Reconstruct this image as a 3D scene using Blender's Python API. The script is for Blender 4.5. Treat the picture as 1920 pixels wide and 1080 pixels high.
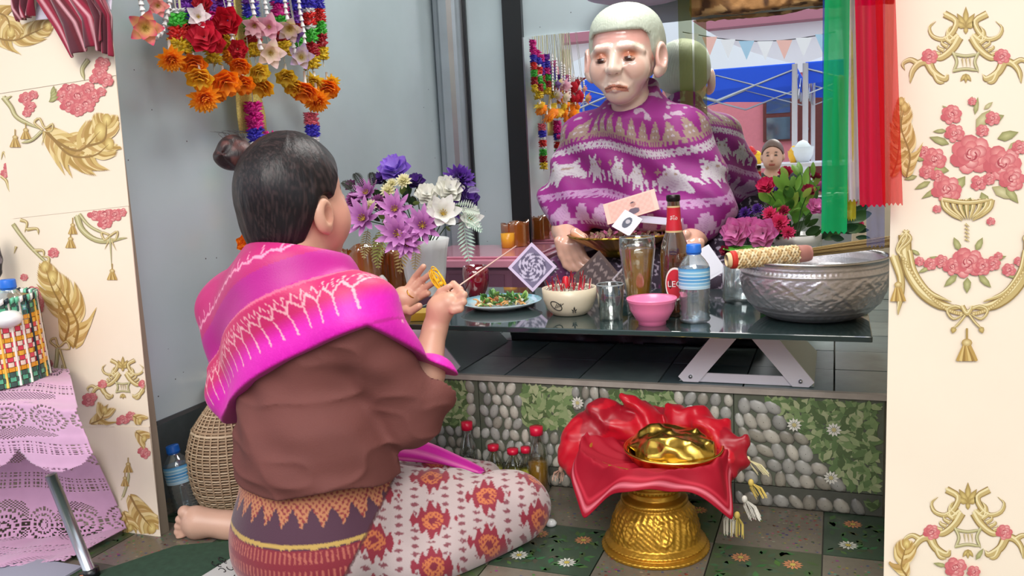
import bpy, bmesh, math, random
import numpy as np
from mathutils import Vector, Matrix
for o in list(bpy.data.objects): bpy.data.objects.remove(o)
S = bpy.context.scene
COL = S.collection
PI = math.pi
# ------------------------------------------------------------------ camera
FPX = 1600.0
CAM = np.array([0.0, 0.0, 0.85])
_y, _p, _r = math.radians(21), math.radians(8.9), math.radians(2.9)
FW = np.array([-math.sin(_y)*math.cos(_p), math.cos(_y)*math.cos(_p), -math.sin(_p)])
_R = np.array([math.cos(_y), math.sin(_y), 0]); _U = np.cross(_R, FW)
RT = _R*math.cos(_r)-_U*math.sin(_r); UP = _R*math.sin(_r)+_U*math.cos(_r)
cd = bpy.data.cameras.new('camera'); cam = bpy.data.objects.new('camera', cd); COL.objects.link(cam)
cd.sensor_width = 36; cd.lens = 36*FPX/1920; cd.clip_start = .02; cd.clip_end = 200
cam.matrix_world = Matrix(((RT[0], UP[0], -FW[0], CAM[0]), (RT[1], UP[1], -FW[1], CAM[1]), (RT[2], UP[2], -FW[2], CAM[2]), (0, 0, 0, 1)))
S.camera = cam
# ------------------------------------------------------------------ world, lamps, exposure
W = bpy.data.worlds.new('world'); S.world = W; W.use_nodes = True
wn = W.node_tree.nodes; bg = wn['Background']; bg.inputs[0].default_value = (.86, .93, 1, 1); bg.inputs[1].default_value = 1.3
def area(name, loc, tgt, sx, sy, power, col=(1, 1, 1)):
    l = bpy.data.lights.new(name, 'AREA'); l.shape = 'RECTANGLE'; l.size = sx; l.size_y = sy; l.energy = power; l.color = col
    o = bpy.data.objects.new(name, l); COL.objects.link(o); o.location = loc
    o.rotation_euler = (Vector(tgt)-Vector(loc)).to_track_quat('-Z', 'Y').to_euler(); return o
area("added_front_fill", (-.5, .2, 2.05), (-.5, 1.5, .3), 1.6, .5, 10, (1, .96, .9))  # fill lamp added overhead at the front, stands for no known fitting
area("added_alcove_fill", (-.5, 2.3, 2.1), (-.55, 2.3, 0), 1.4, .5, 26, (1, .97, .93))  # unseen lamp added to brighten the alcove
sd = bpy.data.lights.new('sun', 'SUN'); sd.energy = 1.6; sd.angle = .5; sd.color = (1, .95, .88)
so = bpy.data.objects.new('sun', sd); COL.objects.link(so); so.rotation_euler = Vector((-.25, 1, -.75)).to_track_quat('-Z', 'Y').to_euler()
vs = S.view_settings; vs.view_transform = 'Standard'; vs.look = 'None'; vs.gamma = 1; vs.use_curve_mapping = False; vs.exposure = 0.1
# ------------------------------------------------------------------ measuring helpers: photo pixel -> point on a real plane
def ray(px, py): return FW+RT*(px-960)/FPX-UP*(py-540)/FPX
def PY(px, py, Y): d = ray(px, py); return CAM+d*(Y/d[1])
def PZ(px, py, z): d = ray(px, py); return CAM+d*((z-CAM[2])/d[2])
def PX(px, py, X): d = ray(px, py); return CAM+d*(X/d[0])
def V3(*a): return np.array(a, float)
def lin(v): v = v/255.0; return v/12.92 if v <= .04045 else ((v+.055)/1.055)**2.4
def c(r, g, b): return (lin(r), lin(g), lin(b))
rnd = random.Random(7)
def nrm(v): v = np.asarray(v, float); return v/(np.linalg.norm(v)+1e-12)
def frame(d, up=(0, 0, 1)):
    d = nrm(d); up = np.asarray(up, float)
    if abs(d@nrm(up)) > .98: up = np.array([1., 0, 0])
    x = nrm(np.cross(up, d)); y = np.cross(d, x); return x, y, d
# ------------------------------------------------------------------ materials
MATS = {}
def mat(name, col=(.8, .8, .8), rough=.5, metal=0., spec=.5, noise=0., nscale=20, bump=0., bscale=60, vcol=False, coat=0., sheen=0., alpha=1., emit=None, trans=0., aniso=None):
    if name in MATS: return MATS[name]
    m = bpy.data.materials.new(name); m.use_nodes = True; nt = m.node_tree; N = nt.nodes; L = nt.links
    b = N['Principled BSDF']; b.inputs['Roughness'].default_value = rough; b.inputs['Metallic'].default_value = metal
    b.inputs['Specular IOR Level'].default_value = spec; b.inputs['Coat Weight'].default_value = coat; b.inputs['Sheen Weight'].default_value = sheen
    b.inputs['Alpha'].default_value = alpha; b.inputs['Transmission Weight'].default_value = trans
    tc = N.new('ShaderNodeTexCoord')
    if vcol:
        a = N.new('ShaderNodeAttribute'); a.attribute_name = 'Col'; src = a.outputs['Color']
    else:
        r = N.new('ShaderNodeRGB'); r.outputs[0].default_value = (*col, 1); src = r.outputs[0]
    if noise:
        n = N.new('ShaderNodeTexNoise'); n.inputs['Scale'].default_value = nscale; n.inputs['Detail'].default_value = 4
        L.new(tc.outputs['Object'], n.inputs['Vector'])
        mr = N.new('ShaderNodeMapRange'); mr.inputs['From Min'].default_value = .25; mr.inputs['From Max'].default_value = .75
        mr.inputs['To Min'].default_value = 1-noise; mr.inputs['To Max'].default_value = 1+noise*.6
        L.new(n.outputs['Fac'], mr.inputs['Value'])
        mx = N.new('ShaderNodeVectorMath'); mx.operation = 'SCALE'; L.new(src, mx.inputs[0]); L.new(mr.outputs[0], mx.inputs['Scale']); src = mx.outputs[0]
    L.new(src, b.inputs['Base Color'])
    if bump:
        n2 = N.new('ShaderNodeTexNoise'); n2.inputs['Scale'].default_value = bscale; n2.inputs['Detail'].default_value = 3
        if aniso:
            mp = N.new('ShaderNodeMapping'); mp.inputs['Scale'].default_value = aniso; L.new(tc.outputs['Object'], mp.inputs[0]); L.new(mp.outputs[0], n2.inputs['Vector'])
        else: L.new(tc.outputs['Object'], n2.inputs['Vector'])
        bp = N.new('ShaderNodeBump'); bp.inputs['Strength'].default_value = bump; bp.inputs['Distance'].default_value = .004
        L.new(n2.outputs['Fac'], bp.inputs['Height']); L.new(bp.outputs[0], b.inputs['Normal'])
    if emit: b.inputs['Emission Color'].default_value = (*emit[:3], 1); b.inputs['Emission Strength'].default_value = emit[3]
    MATS[name] = m; return m
def glassy(name, tint=(1, 1, 1), rough=.02, fac=.12, body=None, bfac=0., btrans=False):
    """thin clear stuff: tinted see-through, fresnel gloss, optional coloured body"""
    m = bpy.data.materials.new(name); m.use_nodes = True; nt = m.node_tree; N = nt.nodes; L = nt.links
    N.remove(N['Principled BSDF']); out = N['Material Output']
    t = N.new('ShaderNodeBsdfTransparent'); t.inputs[0].default_value = (*tint, 1)
    g = N.new('ShaderNodeBsdfGlossy'); g.inputs['Roughness'].default_value = rough
    lw = N.new('ShaderNodeLayerWeight'); lw.inputs['Blend'].default_value = .35
    ma = N.new('ShaderNodeMath'); ma.operation = 'MULTIPLY_ADD'; ma.inputs[1].default_value = .75; ma.inputs[2].default_value = fac*.3; ma.use_clamp = True
    L.new(lw.outputs['Facing'], ma.inputs[0])
    src = t.outputs[0]
    if body:
        d = N.new('ShaderNodeBsdfTranslucent' if btrans else 'ShaderNodeBsdfDiffuse'); d.inputs[0].default_value = (*body, 1)
        mb = N.new('ShaderNodeMixShader'); mb.inputs[0].default_value = bfac; L.new(src, mb.inputs[1]); L.new(d.outputs[0], mb.inputs[2]); src = mb.outputs[0]
    mx = N.new('ShaderNodeMixShader'); L.new(ma.outputs[0], mx.inputs[0]); L.new(src, mx.inputs[1]); L.new(g.outputs[0], mx.inputs[2])
    L.new(mx.outputs[0], out.inputs[0]); MATS[name] = m; return m
def sheer(name, col, alpha):
    m = bpy.data.materials.new(name); m.use_nodes = True; nt = m.node_tree; N = nt.nodes; L = nt.links
    N.remove(N['Principled BSDF']); out = N['Material Output']
    t = N.new('ShaderNodeBsdfTransparent'); t.inputs[0].default_value = (*[.45+.55*x for x in col], 1)
    d = N.new('ShaderNodeBsdfDiffuse'); d.inputs[0].default_value = (*col, 1)
    tr = N.new('ShaderNodeBsdfTranslucent'); tr.inputs[0].default_value = (*col, 1)
    a = N.new('ShaderNodeMixShader'); a.inputs[0].default_value = .5; L.new(d.outputs[0], a.inputs[1]); L.new(tr.outputs[0], a.inputs[2])
    b = N.new('ShaderNodeMixShader'); b.inputs[0].default_value = alpha; L.new(t.outputs[0], b.inputs[1]); L.new(a.outputs[0], b.inputs[2])
    L.new(b.outputs[0], out.inputs[0]); MATS[name] = m; return m
# ------------------------------------------------------------------ object helpers
def tag(o, label=None, cat=None, group=None, kind=None):
    if label: o['label'] = label
    if cat: o['category'] = cat
    if group: o['group'] = group
    if kind: o['kind'] = kind
    return o
def thing(name, loc, label, cat, group=None):
    o = bpy.data.objects.new(name, None); COL.objects.link(o); o.location = Vector([float(x) for x in loc]); o.empty_display_size = .02
    return tag(o, label, cat, group)
def wloc(o):
    l = Vector((0, 0, 0))
    while o is not None: l = l+Vector(o.location); o = o.parent
    return np.array(l)
def mesh_np(name, V, F, m, parent=None, cols=None, smooth=True, label=None, origin=None, mats=None, fm=None):
    """V (n,3) world coordinates; F quads array or list of polygons; cols per vertex"""
    V = np.asarray(V, float); base = wloc(parent) if parent is not None else np.zeros(3)
    org = np.zeros(3)
    if parent is None and origin is not None: org = np.asarray(origin, float)
    me = bpy.data.meshes.new(name)
    Vl = (V-base-org).astype(np.float32)
    if isinstance(F, np.ndarray):
        n = len(F); k = F.shape[1]
        me.vertices.add(len(V)); me.vertices.foreach_set('co', Vl.ravel())
        me.loops.add(n*k); me.loops.foreach_set('vertex_index', F.astype(np.int32).ravel())
        me.polygons.add(n); me.polygons.foreach_set('loop_start', np.arange(0, n*k, k, dtype=np.int32))
        me.update(calc_edges=True); me.validate()
    else:
        me.from_pydata(Vl.tolist(), [], F)
    if smooth: me.polygons.foreach_set('use_smooth', np.ones(len(me.polygons), bool))
    if cols is not None:
        a = me.color_attributes.new('Col', 'FLOAT_COLOR', 'POINT'); cc = np.ones((len(V), 4), np.float32); cc[:, :3] = cols
        a.data.foreach_set('color', cc.ravel())
    for q in (mats or [m]): me.materials.append(q)
    if fm is not None: me.polygons.foreach_set('material_index', np.asarray(fm, np.int32))
    o = bpy.data.objects.new(name, me); COL.objects.link(o); o.location = Vector(org.tolist())
    if parent is not None: o.parent = parent
    if label: o['label'] = label
    return o
class MB:
    """collects shapes; build() links them as ONE mesh object"""
    def __init__(s): s.V = []; s.F = []; s.C = []; s.n = 0; s.col = (.8, .8, .8)
    def add(s, V, F, col=None):
        V = np.asarray(V, float).reshape(-1, 3); s.V.append(V); s.F += [tuple(int(i)+s.n for i in f) for f in F]
        cc = np.asarray(col if col is not None else s.col, float)
        if cc.ndim == 1: cc = np.tile(cc, (len(V), 1))
        s.C.append(cc); s.n += len(V)
    def grid(s, P, col=None, wrapu=False, wrapv=False):
        P = np.asarray(P, float); a, b = P.shape[:2]; F = []
        for i in range(a if wrapu else a-1):
            for j in range(b if wrapv else b-1):
                i2, j2 = (i+1) % a, (j+1) % b; F.append((i*b+j, i*b+j2, i2*b+j2, i2*b+j))
        if col is not None and np.ndim(col) == 3: col = np.asarray(col).reshape(-1, 3)
        s.add(P.reshape(-1, 3), F, col)
    def box(s, lo, hi, col=None):
        x0, y0, z0 = lo; x1, y1, z1 = hi
        V = [(x0, y0, z0), (x1, y0, z0), (x1, y1, z0), (x0, y1, z0), (x0, y0, z1), (x1, y0, z1), (x1, y1, z1), (x0, y1, z1)]
        s.add(V, [(3, 2, 1, 0), (4, 5, 6, 7), (0, 1, 5, 4), (1, 2, 6, 5), (2, 3, 7, 6), (3, 0, 4, 7)], col)
    def obox(s, cen, ax, ay, az, col=None):
        cen, ax, ay, az = map(np.asarray, (cen, ax, ay, az)); V = []
        for k in (-1, 1):
            for i, j in ((-1, -1), (1, -1), (1, 1), (-1, 1)): V.append(cen+ax*i+ay*j+az*k)
        s.add(V, [(3, 2, 1, 0), (4, 5, 6, 7), (0, 1, 5, 4), (1, 2, 6, 5), (2, 3, 7, 6), (3, 0, 4, 7)], col)
    def tube(s, pts, r, seg=8, col=None, caps=True, closed=False):
        pts = np.asarray(pts, float); n = len(pts); r = np.broadcast_to(np.asarray(r, float), (n,)); rings = []; up = np.array([.13, .21, 1.])
        cols = None
        for i in range(n):
            d = (pts[(i+1) % n]-pts[i-1]) if closed else (pts[min(i+1, n-1)]-pts[max(i-1, 0)])
            x, y, _ = frame(d, up); up = y
            a = np.arange(seg)*2*PI/seg; rings.append(pts[i]+r[i]*(np.cos(a)[:, None]*x+np.sin(a)[:, None]*y))
        if col is not None and np.ndim(col) == 2: cols = np.repeat(np.asarray(col)[:, None, :], seg, 1)
        n0 = s.n; s.grid(rings, cols if cols is not None else col, wrapu=closed, wrapv=True)
        if caps and not closed:
            s.F.append(tuple(n0+k for k in range(seg))); s.F.append(tuple(n0+(n-1)*seg+k for k in reversed(range(seg))))
    def lathe(s, prof, cen=(0, 0, 0), seg=32, col=None, axis=None, fn=None):
        a = np.arange(seg)*2*PI/seg; cen = np.asarray(cen, float)
        x, y, d = (V3(1, 0, 0), V3(0, 1, 0), V3(0, 0, 1)) if axis is None else frame(axis)
        P = []
        for i, (r, z) in enumerate(prof):
            rr = np.full(seg, r, float)
            if fn: rr = rr+fn(a, z, i)
            P.append(cen+d*z+rr[:, None]*(np.cos(a)[:, None]*x+np.sin(a)[:, None]*y))
        cc = None
        if col is not None and np.ndim(col) == 2: cc = np.repeat(np.asarray(col)[:, None, :], seg, 1)
        s.grid(P, cc if cc is not None else col, wrapv=True)
    def ell(s, cen, r, seg=12, rings=8, col=None, ax=None):
        cen = np.asarray(cen, float); r = np.broadcast_to(np.asarray(r, float), (3,)); ax = np.eye(3) if ax is None else np.asarray(ax)
        th = np.linspace(0.001, PI-.001, rings+1); a = np.arange(seg)*2*PI/seg
        P = [[cen+ax[0]*r[0]*math.sin(t)*math.cos(q)+ax[1]*r[1]*math.sin(t)*math.sin(q)+ax[2]*r[2]*math.cos(t) for q in a] for t in th]
        s.grid(P, col, wrapv=True)
    def petal(s, base, d, n, L, w, curl=.3, cup=.2, c0=(.8, .3, .5), c1=None, tip=1., nu=4, nv=3, ruf=0.):
        """petal from base along d, facing n"""
        d = nrm(d); n = np.asarray(n, float); n = nrm(n-d*(n@d)); sd_ = np.cross(d, n); c1 = c0 if c1 is None else c1
        P = np.zeros((nu+1, nv+1, 3)); C = np.zeros((nu+1, nv+1, 3))
        for i in range(nu+1):
            t = i/nu; ww = w*(math.sin(PI*min(.999, t**(.8*tip)*.93+.05)))**.8
            cen = np.asarray(base)+d*L*t*(1-.25*curl*t)+n*(curl*L*t*t*.6)
            for j in range(nv+1):
                q = j/nv*2-1; P[i, j] = cen+sd_*q*ww*.5+n*(cup*abs(q)**2*ww*.5)+n*ruf*rnd.uniform(-1, 1)
                k = t; C[i, j] = np.asarray(c0)*(1-k)+np.asarray(c1)*k
        s.grid(P, C)
    def build(s, name, m, parent=None, label=None, smooth=True, vc=None, origin=None):
        V = np.concatenate(s.V) if s.V else np.zeros((0, 3)); C = np.concatenate(s.C)
        return mesh_np(name, V, s.F, m, parent, C, smooth, label, origin)
def obox_slab(name, lo, hi, m, parent=None, bevel=0, label=None):
    b = MB(); b.box(lo, hi); org = (V3(*lo)+V3(*hi))/2; org[2] = min(lo[2], hi[2])
    o = b.build(name, m, parent, label, smooth=False, origin=None if parent else org)
    if bevel:
        md = o.modifiers.new('bevel', 'BEVEL'); md.width = bevel; md.segments = 2; md.limit_method = 'ANGLE'
    return o
# ------------------------------------------------------------------ implicit surfaces (bodies, drapery)
def surfnet(fn, lo, hi, h, B=8, slack=1.25):
    lo = np.asarray(lo, float); hi = np.asarray(hi, float); nb = np.ceil((hi-lo)/(h*B)).astype(int); n = nb*B+1
    V = np.full(n, 1.0, np.float32)
    bi = np.stack(np.meshgrid(*[np.arange(k) for k in nb], indexing='ij'), -1).reshape(-1, 3)
    cen = lo+(bi+.5)*h*B; d = fn(cen); act = np.abs(d) < h*B*.87*slack+.004
    ins = bi[(~act) & (d < 0)]
    for b in ins: V[b[0]*B:b[0]*B+B+1, b[1]*B:b[1]*B+B+1, b[2]*B:b[2]*B+B+1] = -1
    ab = bi[act]; g = np.stack(np.meshgrid(*[np.arange(B+1)]*3, indexing='ij'), -1).reshape(-1, 3)
    for s0 in range(0, len(ab), 400):
        q = ab[s0:s0+400]; idx = (q[:, None, :]*B+g[None]).reshape(-1, 3); v = fn(lo+idx*h); V[idx[:, 0], idx[:, 1], idx[:, 2]] = v
    Sg = V < 0; cs = np.zeros(n-1, np.int8)
    for dx in (0, 1):
        for dy in (0, 1):
            for dz in (0, 1): cs += Sg[dx:n[0]-1+dx, dy:n[1]-1+dy, dz:n[2]-1+dz]
    cells = np.argwhere((cs > 0) & (cs < 8)); M = len(cells)
    idx = np.full(n-1, -1, np.int32); idx[cells[:, 0], cells[:, 1], cells[:, 2]] = np.arange(M)
    co = np.array([(a, b, e) for a in (0, 1) for b in (0, 1) for e in (0, 1)])
    cv = np.stack([V[cells[:, 0]+a, cells[:, 1]+b, cells[:, 2]+e] for a, b, e in co], 1)
    acc = np.zeros((M, 3)); cnt = np.zeros(M)
    for i in range(8):
        for j in range(i+1, 8):
            if np.abs(co[i]-co[j]).sum() != 1: continue
            x = (cv[:, i] < 0) != (cv[:, j] < 0); t = np.where(x, cv[:, i]/np.where(x, cv[:, i]-cv[:, j], 1), 0)
            acc += x[:, None]*(co[i]+(co[j]-co[i])*t[:, None]); cnt += x
    P = lo+(cells+acc/np.maximum(cnt, 1)[:, None])*h
    Q = []
    for ax in range(3):
        o1, o2 = [(1, 2), (2, 0), (0, 1)][ax]
        sl0 = [slice(None)]*3; sl1 = [slice(None)]*3; sl0[ax] = slice(0, -1); sl1[ax] = slice(1, None)
        A = Sg[tuple(sl0)]; Bq = Sg[tuple(sl1)]; e = np.argwhere(A != Bq); ok = (e[:, o1] > 0) & (e[:, o2] > 0) & (e[:, o1] < n[o1]-1) & (e[:, o2] < n[o2]-1); e = e[ok]
        s = A[e[:, 0], e[:, 1], e[:, 2]]; f = []
        for a, b in ((-1, -1), (0, -1), (0, 0), (-1, 0)):
            q = e.copy(); q[:, o1] += a; q[:, o2] += b; f.append(idx[q[:, 0], q[:, 1], q[:, 2]])
        f = np.stack(f, 1); f[~s] = f[~s][:, ::-1]; Q.append(f)
    Q = np.concatenate(Q); Q = Q[(Q >= 0).all(1)]
    return P, Q
def smin(a, b, k):
    h = np.clip(.5+.5*(b-a)/k, 0, 1); return b*(1-h)+a*h-k*h*(1-h)
def smax(a, b, k): return -smin(-a, -b, k)
def cap(P, a, b, ra, rb):
    a = np.asarray(a, float); ab = np.asarray(b, float)-a; t = np.clip((P-a)@ab/(ab@ab+1e-12), 0, 1)
    return np.linalg.norm(P-a-t[:, None]*ab, axis=1)-(ra+(rb-ra)*t)
def ellp(P, cen, r, ax=None):
    q = P-np.asarray(cen, float)
    if ax is not None: q = q@np.asarray(ax, float).T
    r = np.asarray(r, float); k0 = np.linalg.norm(q/r, axis=1); k1 = np.linalg.norm(q/r**2, axis=1)
    return k0*(k0-1)/np.maximum(k1, 1e-6)
def chain(P, pts, rs, k=.01):
    d = None
    for i in range(len(pts)-1):
        e = cap(P, pts[i], pts[i+1], rs[i], rs[i+1]); d = e if d is None else smin(d, e, k)
    return d
def bmp(rows):
    return np.array([[1 if ch in '#X' else (2 if ch == 'o' else 0) for ch in r] for r in rows])
def samp(b, u, v, mir=False):
    """bitmap tiled by u, v measured in bitmap cells (v up)"""
    h, w = b.shape; i = np.floor(u).astype(int); j = np.floor(v).astype(int)
    if mir: i = np.abs(((i+w) % (2*w))-w) % w
    return b[(h-1-j) % h, i % w]
def vnoise(P, s, seed=0):
    """cheap smooth value noise on (n,3)"""
    r = np.random.RandomState(seed); T = r.rand(4096).astype(np.float32); q = P*s; i = np.floor(q).astype(np.int64); f = q-i; f = f*f*(3-2*f); o = 0
    for dx in (0, 1):
        for dy in (0, 1):
            for dz in (0, 1):
                hsh = ((i[:, 0]+dx)*73856093 ^ (i[:, 1]+dy)*19349663 ^ (i[:, 2]+dz)*83492791) & 4095
                o = o+T[hsh]*(f[:, 0] if dx else 1-f[:, 0])*(f[:, 1] if dy else 1-f[:, 1])*(f[:, 2] if dz else 1-f[:, 2])
    return o
def mixc(a, b, m): m = np.asarray(m, float)[:, None]; return np.asarray(a)*(1-m)+np.asarray(b)*m
def copy_tree(o, parent=None):
    q = o.copy(); COL.objects.link(q); q.parent = parent
    for ch in list(o.children): copy_tree(ch, q)
    return q
VC = lambda name='painted', **k: mat(name, vcol=True, **k)
def thin(m, w=.4):
    """let some daylight through thin petals and cloth"""
    if m.get('thin'): return m
    m['thin'] = 1; N = m.node_tree.nodes; L = m.node_tree.links; b = N['Principled BSDF']; tr = N.new('ShaderNodeBsdfTranslucent')
    if b.inputs['Base Color'].links: L.new(b.inputs['Base Color'].links[0].from_socket, tr.inputs[0])
    else: tr.inputs[0].default_value = b.inputs['Base Color'].default_value
    mx = N.new('ShaderNodeMixShader'); mx.inputs[0].default_value = w; L.new(b.outputs[0], mx.inputs[1]); L.new(tr.outputs[0], mx.inputs[2]); L.new(mx.outputs[0], N['Material Output'].inputs[0]); return m
# ================================================================== THE SETTING
YF = 1.475; YM = 3.2; XL = -1.49; ZT = PY(1300, 722, 1.99)[2]; YS = 1.99; ZR = 2.15
def struct(o, label=None): o['kind'] = 'structure'; return o
m_paint = mat('cream_paint', c(240, 225, 200), .7, noise=.04)
m_conc = mat('rough_concrete', c(120, 124, 126), .8, noise=.25, nscale=14, bump=.3)
m_grout = mat('grout', c(120, 118, 108), .9, noise=.2, nscale=40)
def brushed(name, col, rough, metal):
    m = mat(name, col, rough, metal, noise=.10, nscale=3, bump=.06, bscale=8); nt = m.node_tree; N = nt.nodes; L = nt.links; b = N['Principled BSDF']
    # fly specks and grime spots on the sheet
    tc = N.new('ShaderNodeTexCoord'); v = N.new('ShaderNodeTexVoronoi'); v.inputs['Scale'].default_value = 26; L.new(tc.outputs['Object'], v.inputs['Vector'])
    lt = N.new('ShaderNodeMath'); lt.operation = 'LESS_THAN'; lt.inputs[1].default_value = .05; L.new(v.outputs['Distance'], lt.inputs[0])
    n = N.new('ShaderNodeTexNoise'); n.inputs['Scale'].default_value = 2.2; L.new(tc.outputs['Object'], n.inputs['Vector'])
    gt = N.new('ShaderNodeMath'); gt.operation = 'GREATER_THAN'; gt.inputs[1].default_value = .53; L.new(n.outputs['Fac'], gt.inputs[0])
    mu = N.new('ShaderNodeMath'); mu.operation = 'MULTIPLY'; L.new(lt.outputs[0], mu.inputs[0]); L.new(gt.outputs[0], mu.inputs[1])
    src = b.inputs['Base Color'].links[0].from_socket
    mx = N.new('ShaderNodeMix'); mx.data_type = 'RGBA'; L.new(mu.outputs[0], mx.inputs[0]); L.new(src, mx.inputs[6]); mx.inputs[7].default_value = (*c(70, 66, 60), 1); L.new(mx.outputs[2], b.inputs['Base Color'])
    return m
m_metal = brushed('blue_grey_sheet_metal', c(176, 192, 197), .26, .15)
m_alu = mat('aluminium', c(190, 194, 200), .28, .85, noise=.1, nscale=8)
m_black = mat('black_trim', c(14, 16, 20), .3)
m_mirror = mat('mirror_silver', (.93, .95, .94), .0, 1.0)
# floor: base, patterned tiles
fl = struct(obox_slab('floor', (-4, -2.5, -.06), (3, YS+.01, -.012), m_grout))
slate_cols = [c(96, 116, 118), c(106, 124, 126), c(88, 108, 112), c(114, 130, 130)]
m_tile = VC('glazed_print_tile', rough=.28, noise=.12, nscale=60)
def floor_tile_mesh(kind, sz):
    b = MB(); h = sz/2-.0015; base = {0: c(58, 74, 60), 1: c(112, 104, 92), 2: c(72, 82, 58)}[kind]
    b.box((-h, -h, -.012), (h, h, 0), base); r = random.Random(kind+3)
    if kind != 1:
        for i in range(90):
            x, y = r.uniform(-h, h)*.92, r.uniform(-h, h)*.92; a = r.uniform(0, 6.3); l = r.uniform(.008, .016)
            d = V3(math.cos(a), math.sin(a), 0)*l; q = V3(-d[1], d[0], 0)*.45; p = V3(x, y, .0002)
            b.add([p-d, p+q, p+d, p-q], [(0, 1, 2, 3)], [cc*r.uniform(.6, 1.5) for cc in c(62, 90, 56)])
        for i in range(4):
            x, y = [(-.55, -.5), (.5, .45), (.45, -.55), (-.45, .5)][i]; x *= h; y *= h
            pc = [c(206, 206, 196), c(196, 130, 90)][(i+kind) % 2]
            for k in range(12):
                a = k*PI/6; d = V3(math.cos(a), math.sin(a), 0); q = V3(-d[1], d[0], 0); p = V3(x, y, .0004)
                b.add([p+d*.004, p+d*.014+q*.0032, p+d*.021, p+d*.014-q*.0032], [(0, 1, 2, 3)], pc)
            b.add([V3(x, y, .0006)+V3(math.cos(t), math.sin(t), 0)*.006 for t in np.arange(8)*PI/4], [tuple(range(8))], c(190, 170, 80))
    else:
        for i in range(260):
            x, y = r.uniform(-h, h)*.96, r.uniform(-h, h)*.96; s = r.uniform(.0015, .004)
            b.add([V3(x+s*math.cos(t), y+s*.8*math.sin(t), .0002) for t in np.arange(6)*PI/3], [tuple(range(6))], [r.choice([c(150, 136, 116), c(84, 74, 64), c(132, 122, 104), c(60, 58, 50)])[q] for q in range(3)])
    return b
tiles0 = {}
def put_tile(name, key, maker, loc, parent, m):
    if key not in tiles0:
        o = maker().build(name, m, None, smooth=False); tiles0[key] = o.data
    else:
        o = bpy.data.objects.new(name, tiles0[key]); COL.objects.link(o)
    o.location = Vector([float(q) for q in loc])-Vector(wloc(parent).tolist()); o.parent = parent; return o
sz = .22
for i in range(-9, 5):
    for j in range(7):
        x = -.02+i*sz+sz/2; y = YS-.004-sz/2-j*sz
        put_tile('floor_tile', ('f', (0, 1, 2, 1)[(i+j*3) % 4]), lambda k=(0, 1, 2, 1)[(i+j*3) % 4]: floor_tile_mesh(k, sz), (x, y, 0), fl, m_tile)
# raised platform with slate tiles on top and printed tiles on its face
pl = struct(obox_slab('platform', (-1.9, YS+.006, -.05), (1.3, YM+.02, ZT-.012), m_grout)); pl.name = 'trim_1'
m_slate = VC('dark_slate_tile', rough=.32, noise=.25, nscale=18, bump=.15, bscale=30)
def slate_mesh(k):
    b = MB(); a, w = .2/2-.002, .2/2-.002; b.box((-a, -w, -.012), (a, w, 0), slate_cols[k]); return b
for i in range(-9, 7):
    for j in range(6):
        k = (i*7+j*5) % 4
        put_tile('slate_tile', ('s', k), lambda k=k: slate_mesh(k), (i*.2+.1, YS+.1+j*.2, ZT+.0005*((i+j) % 2)), pl, m_slate)
lip = struct(obox_slab('trim_2', (-1.6, YS-.012, ZT-.012), (.2, YS+.004, ZT+.001), mat('pale_edge_strip', c(168, 160, 150), .5, noise=.2)))
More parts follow.
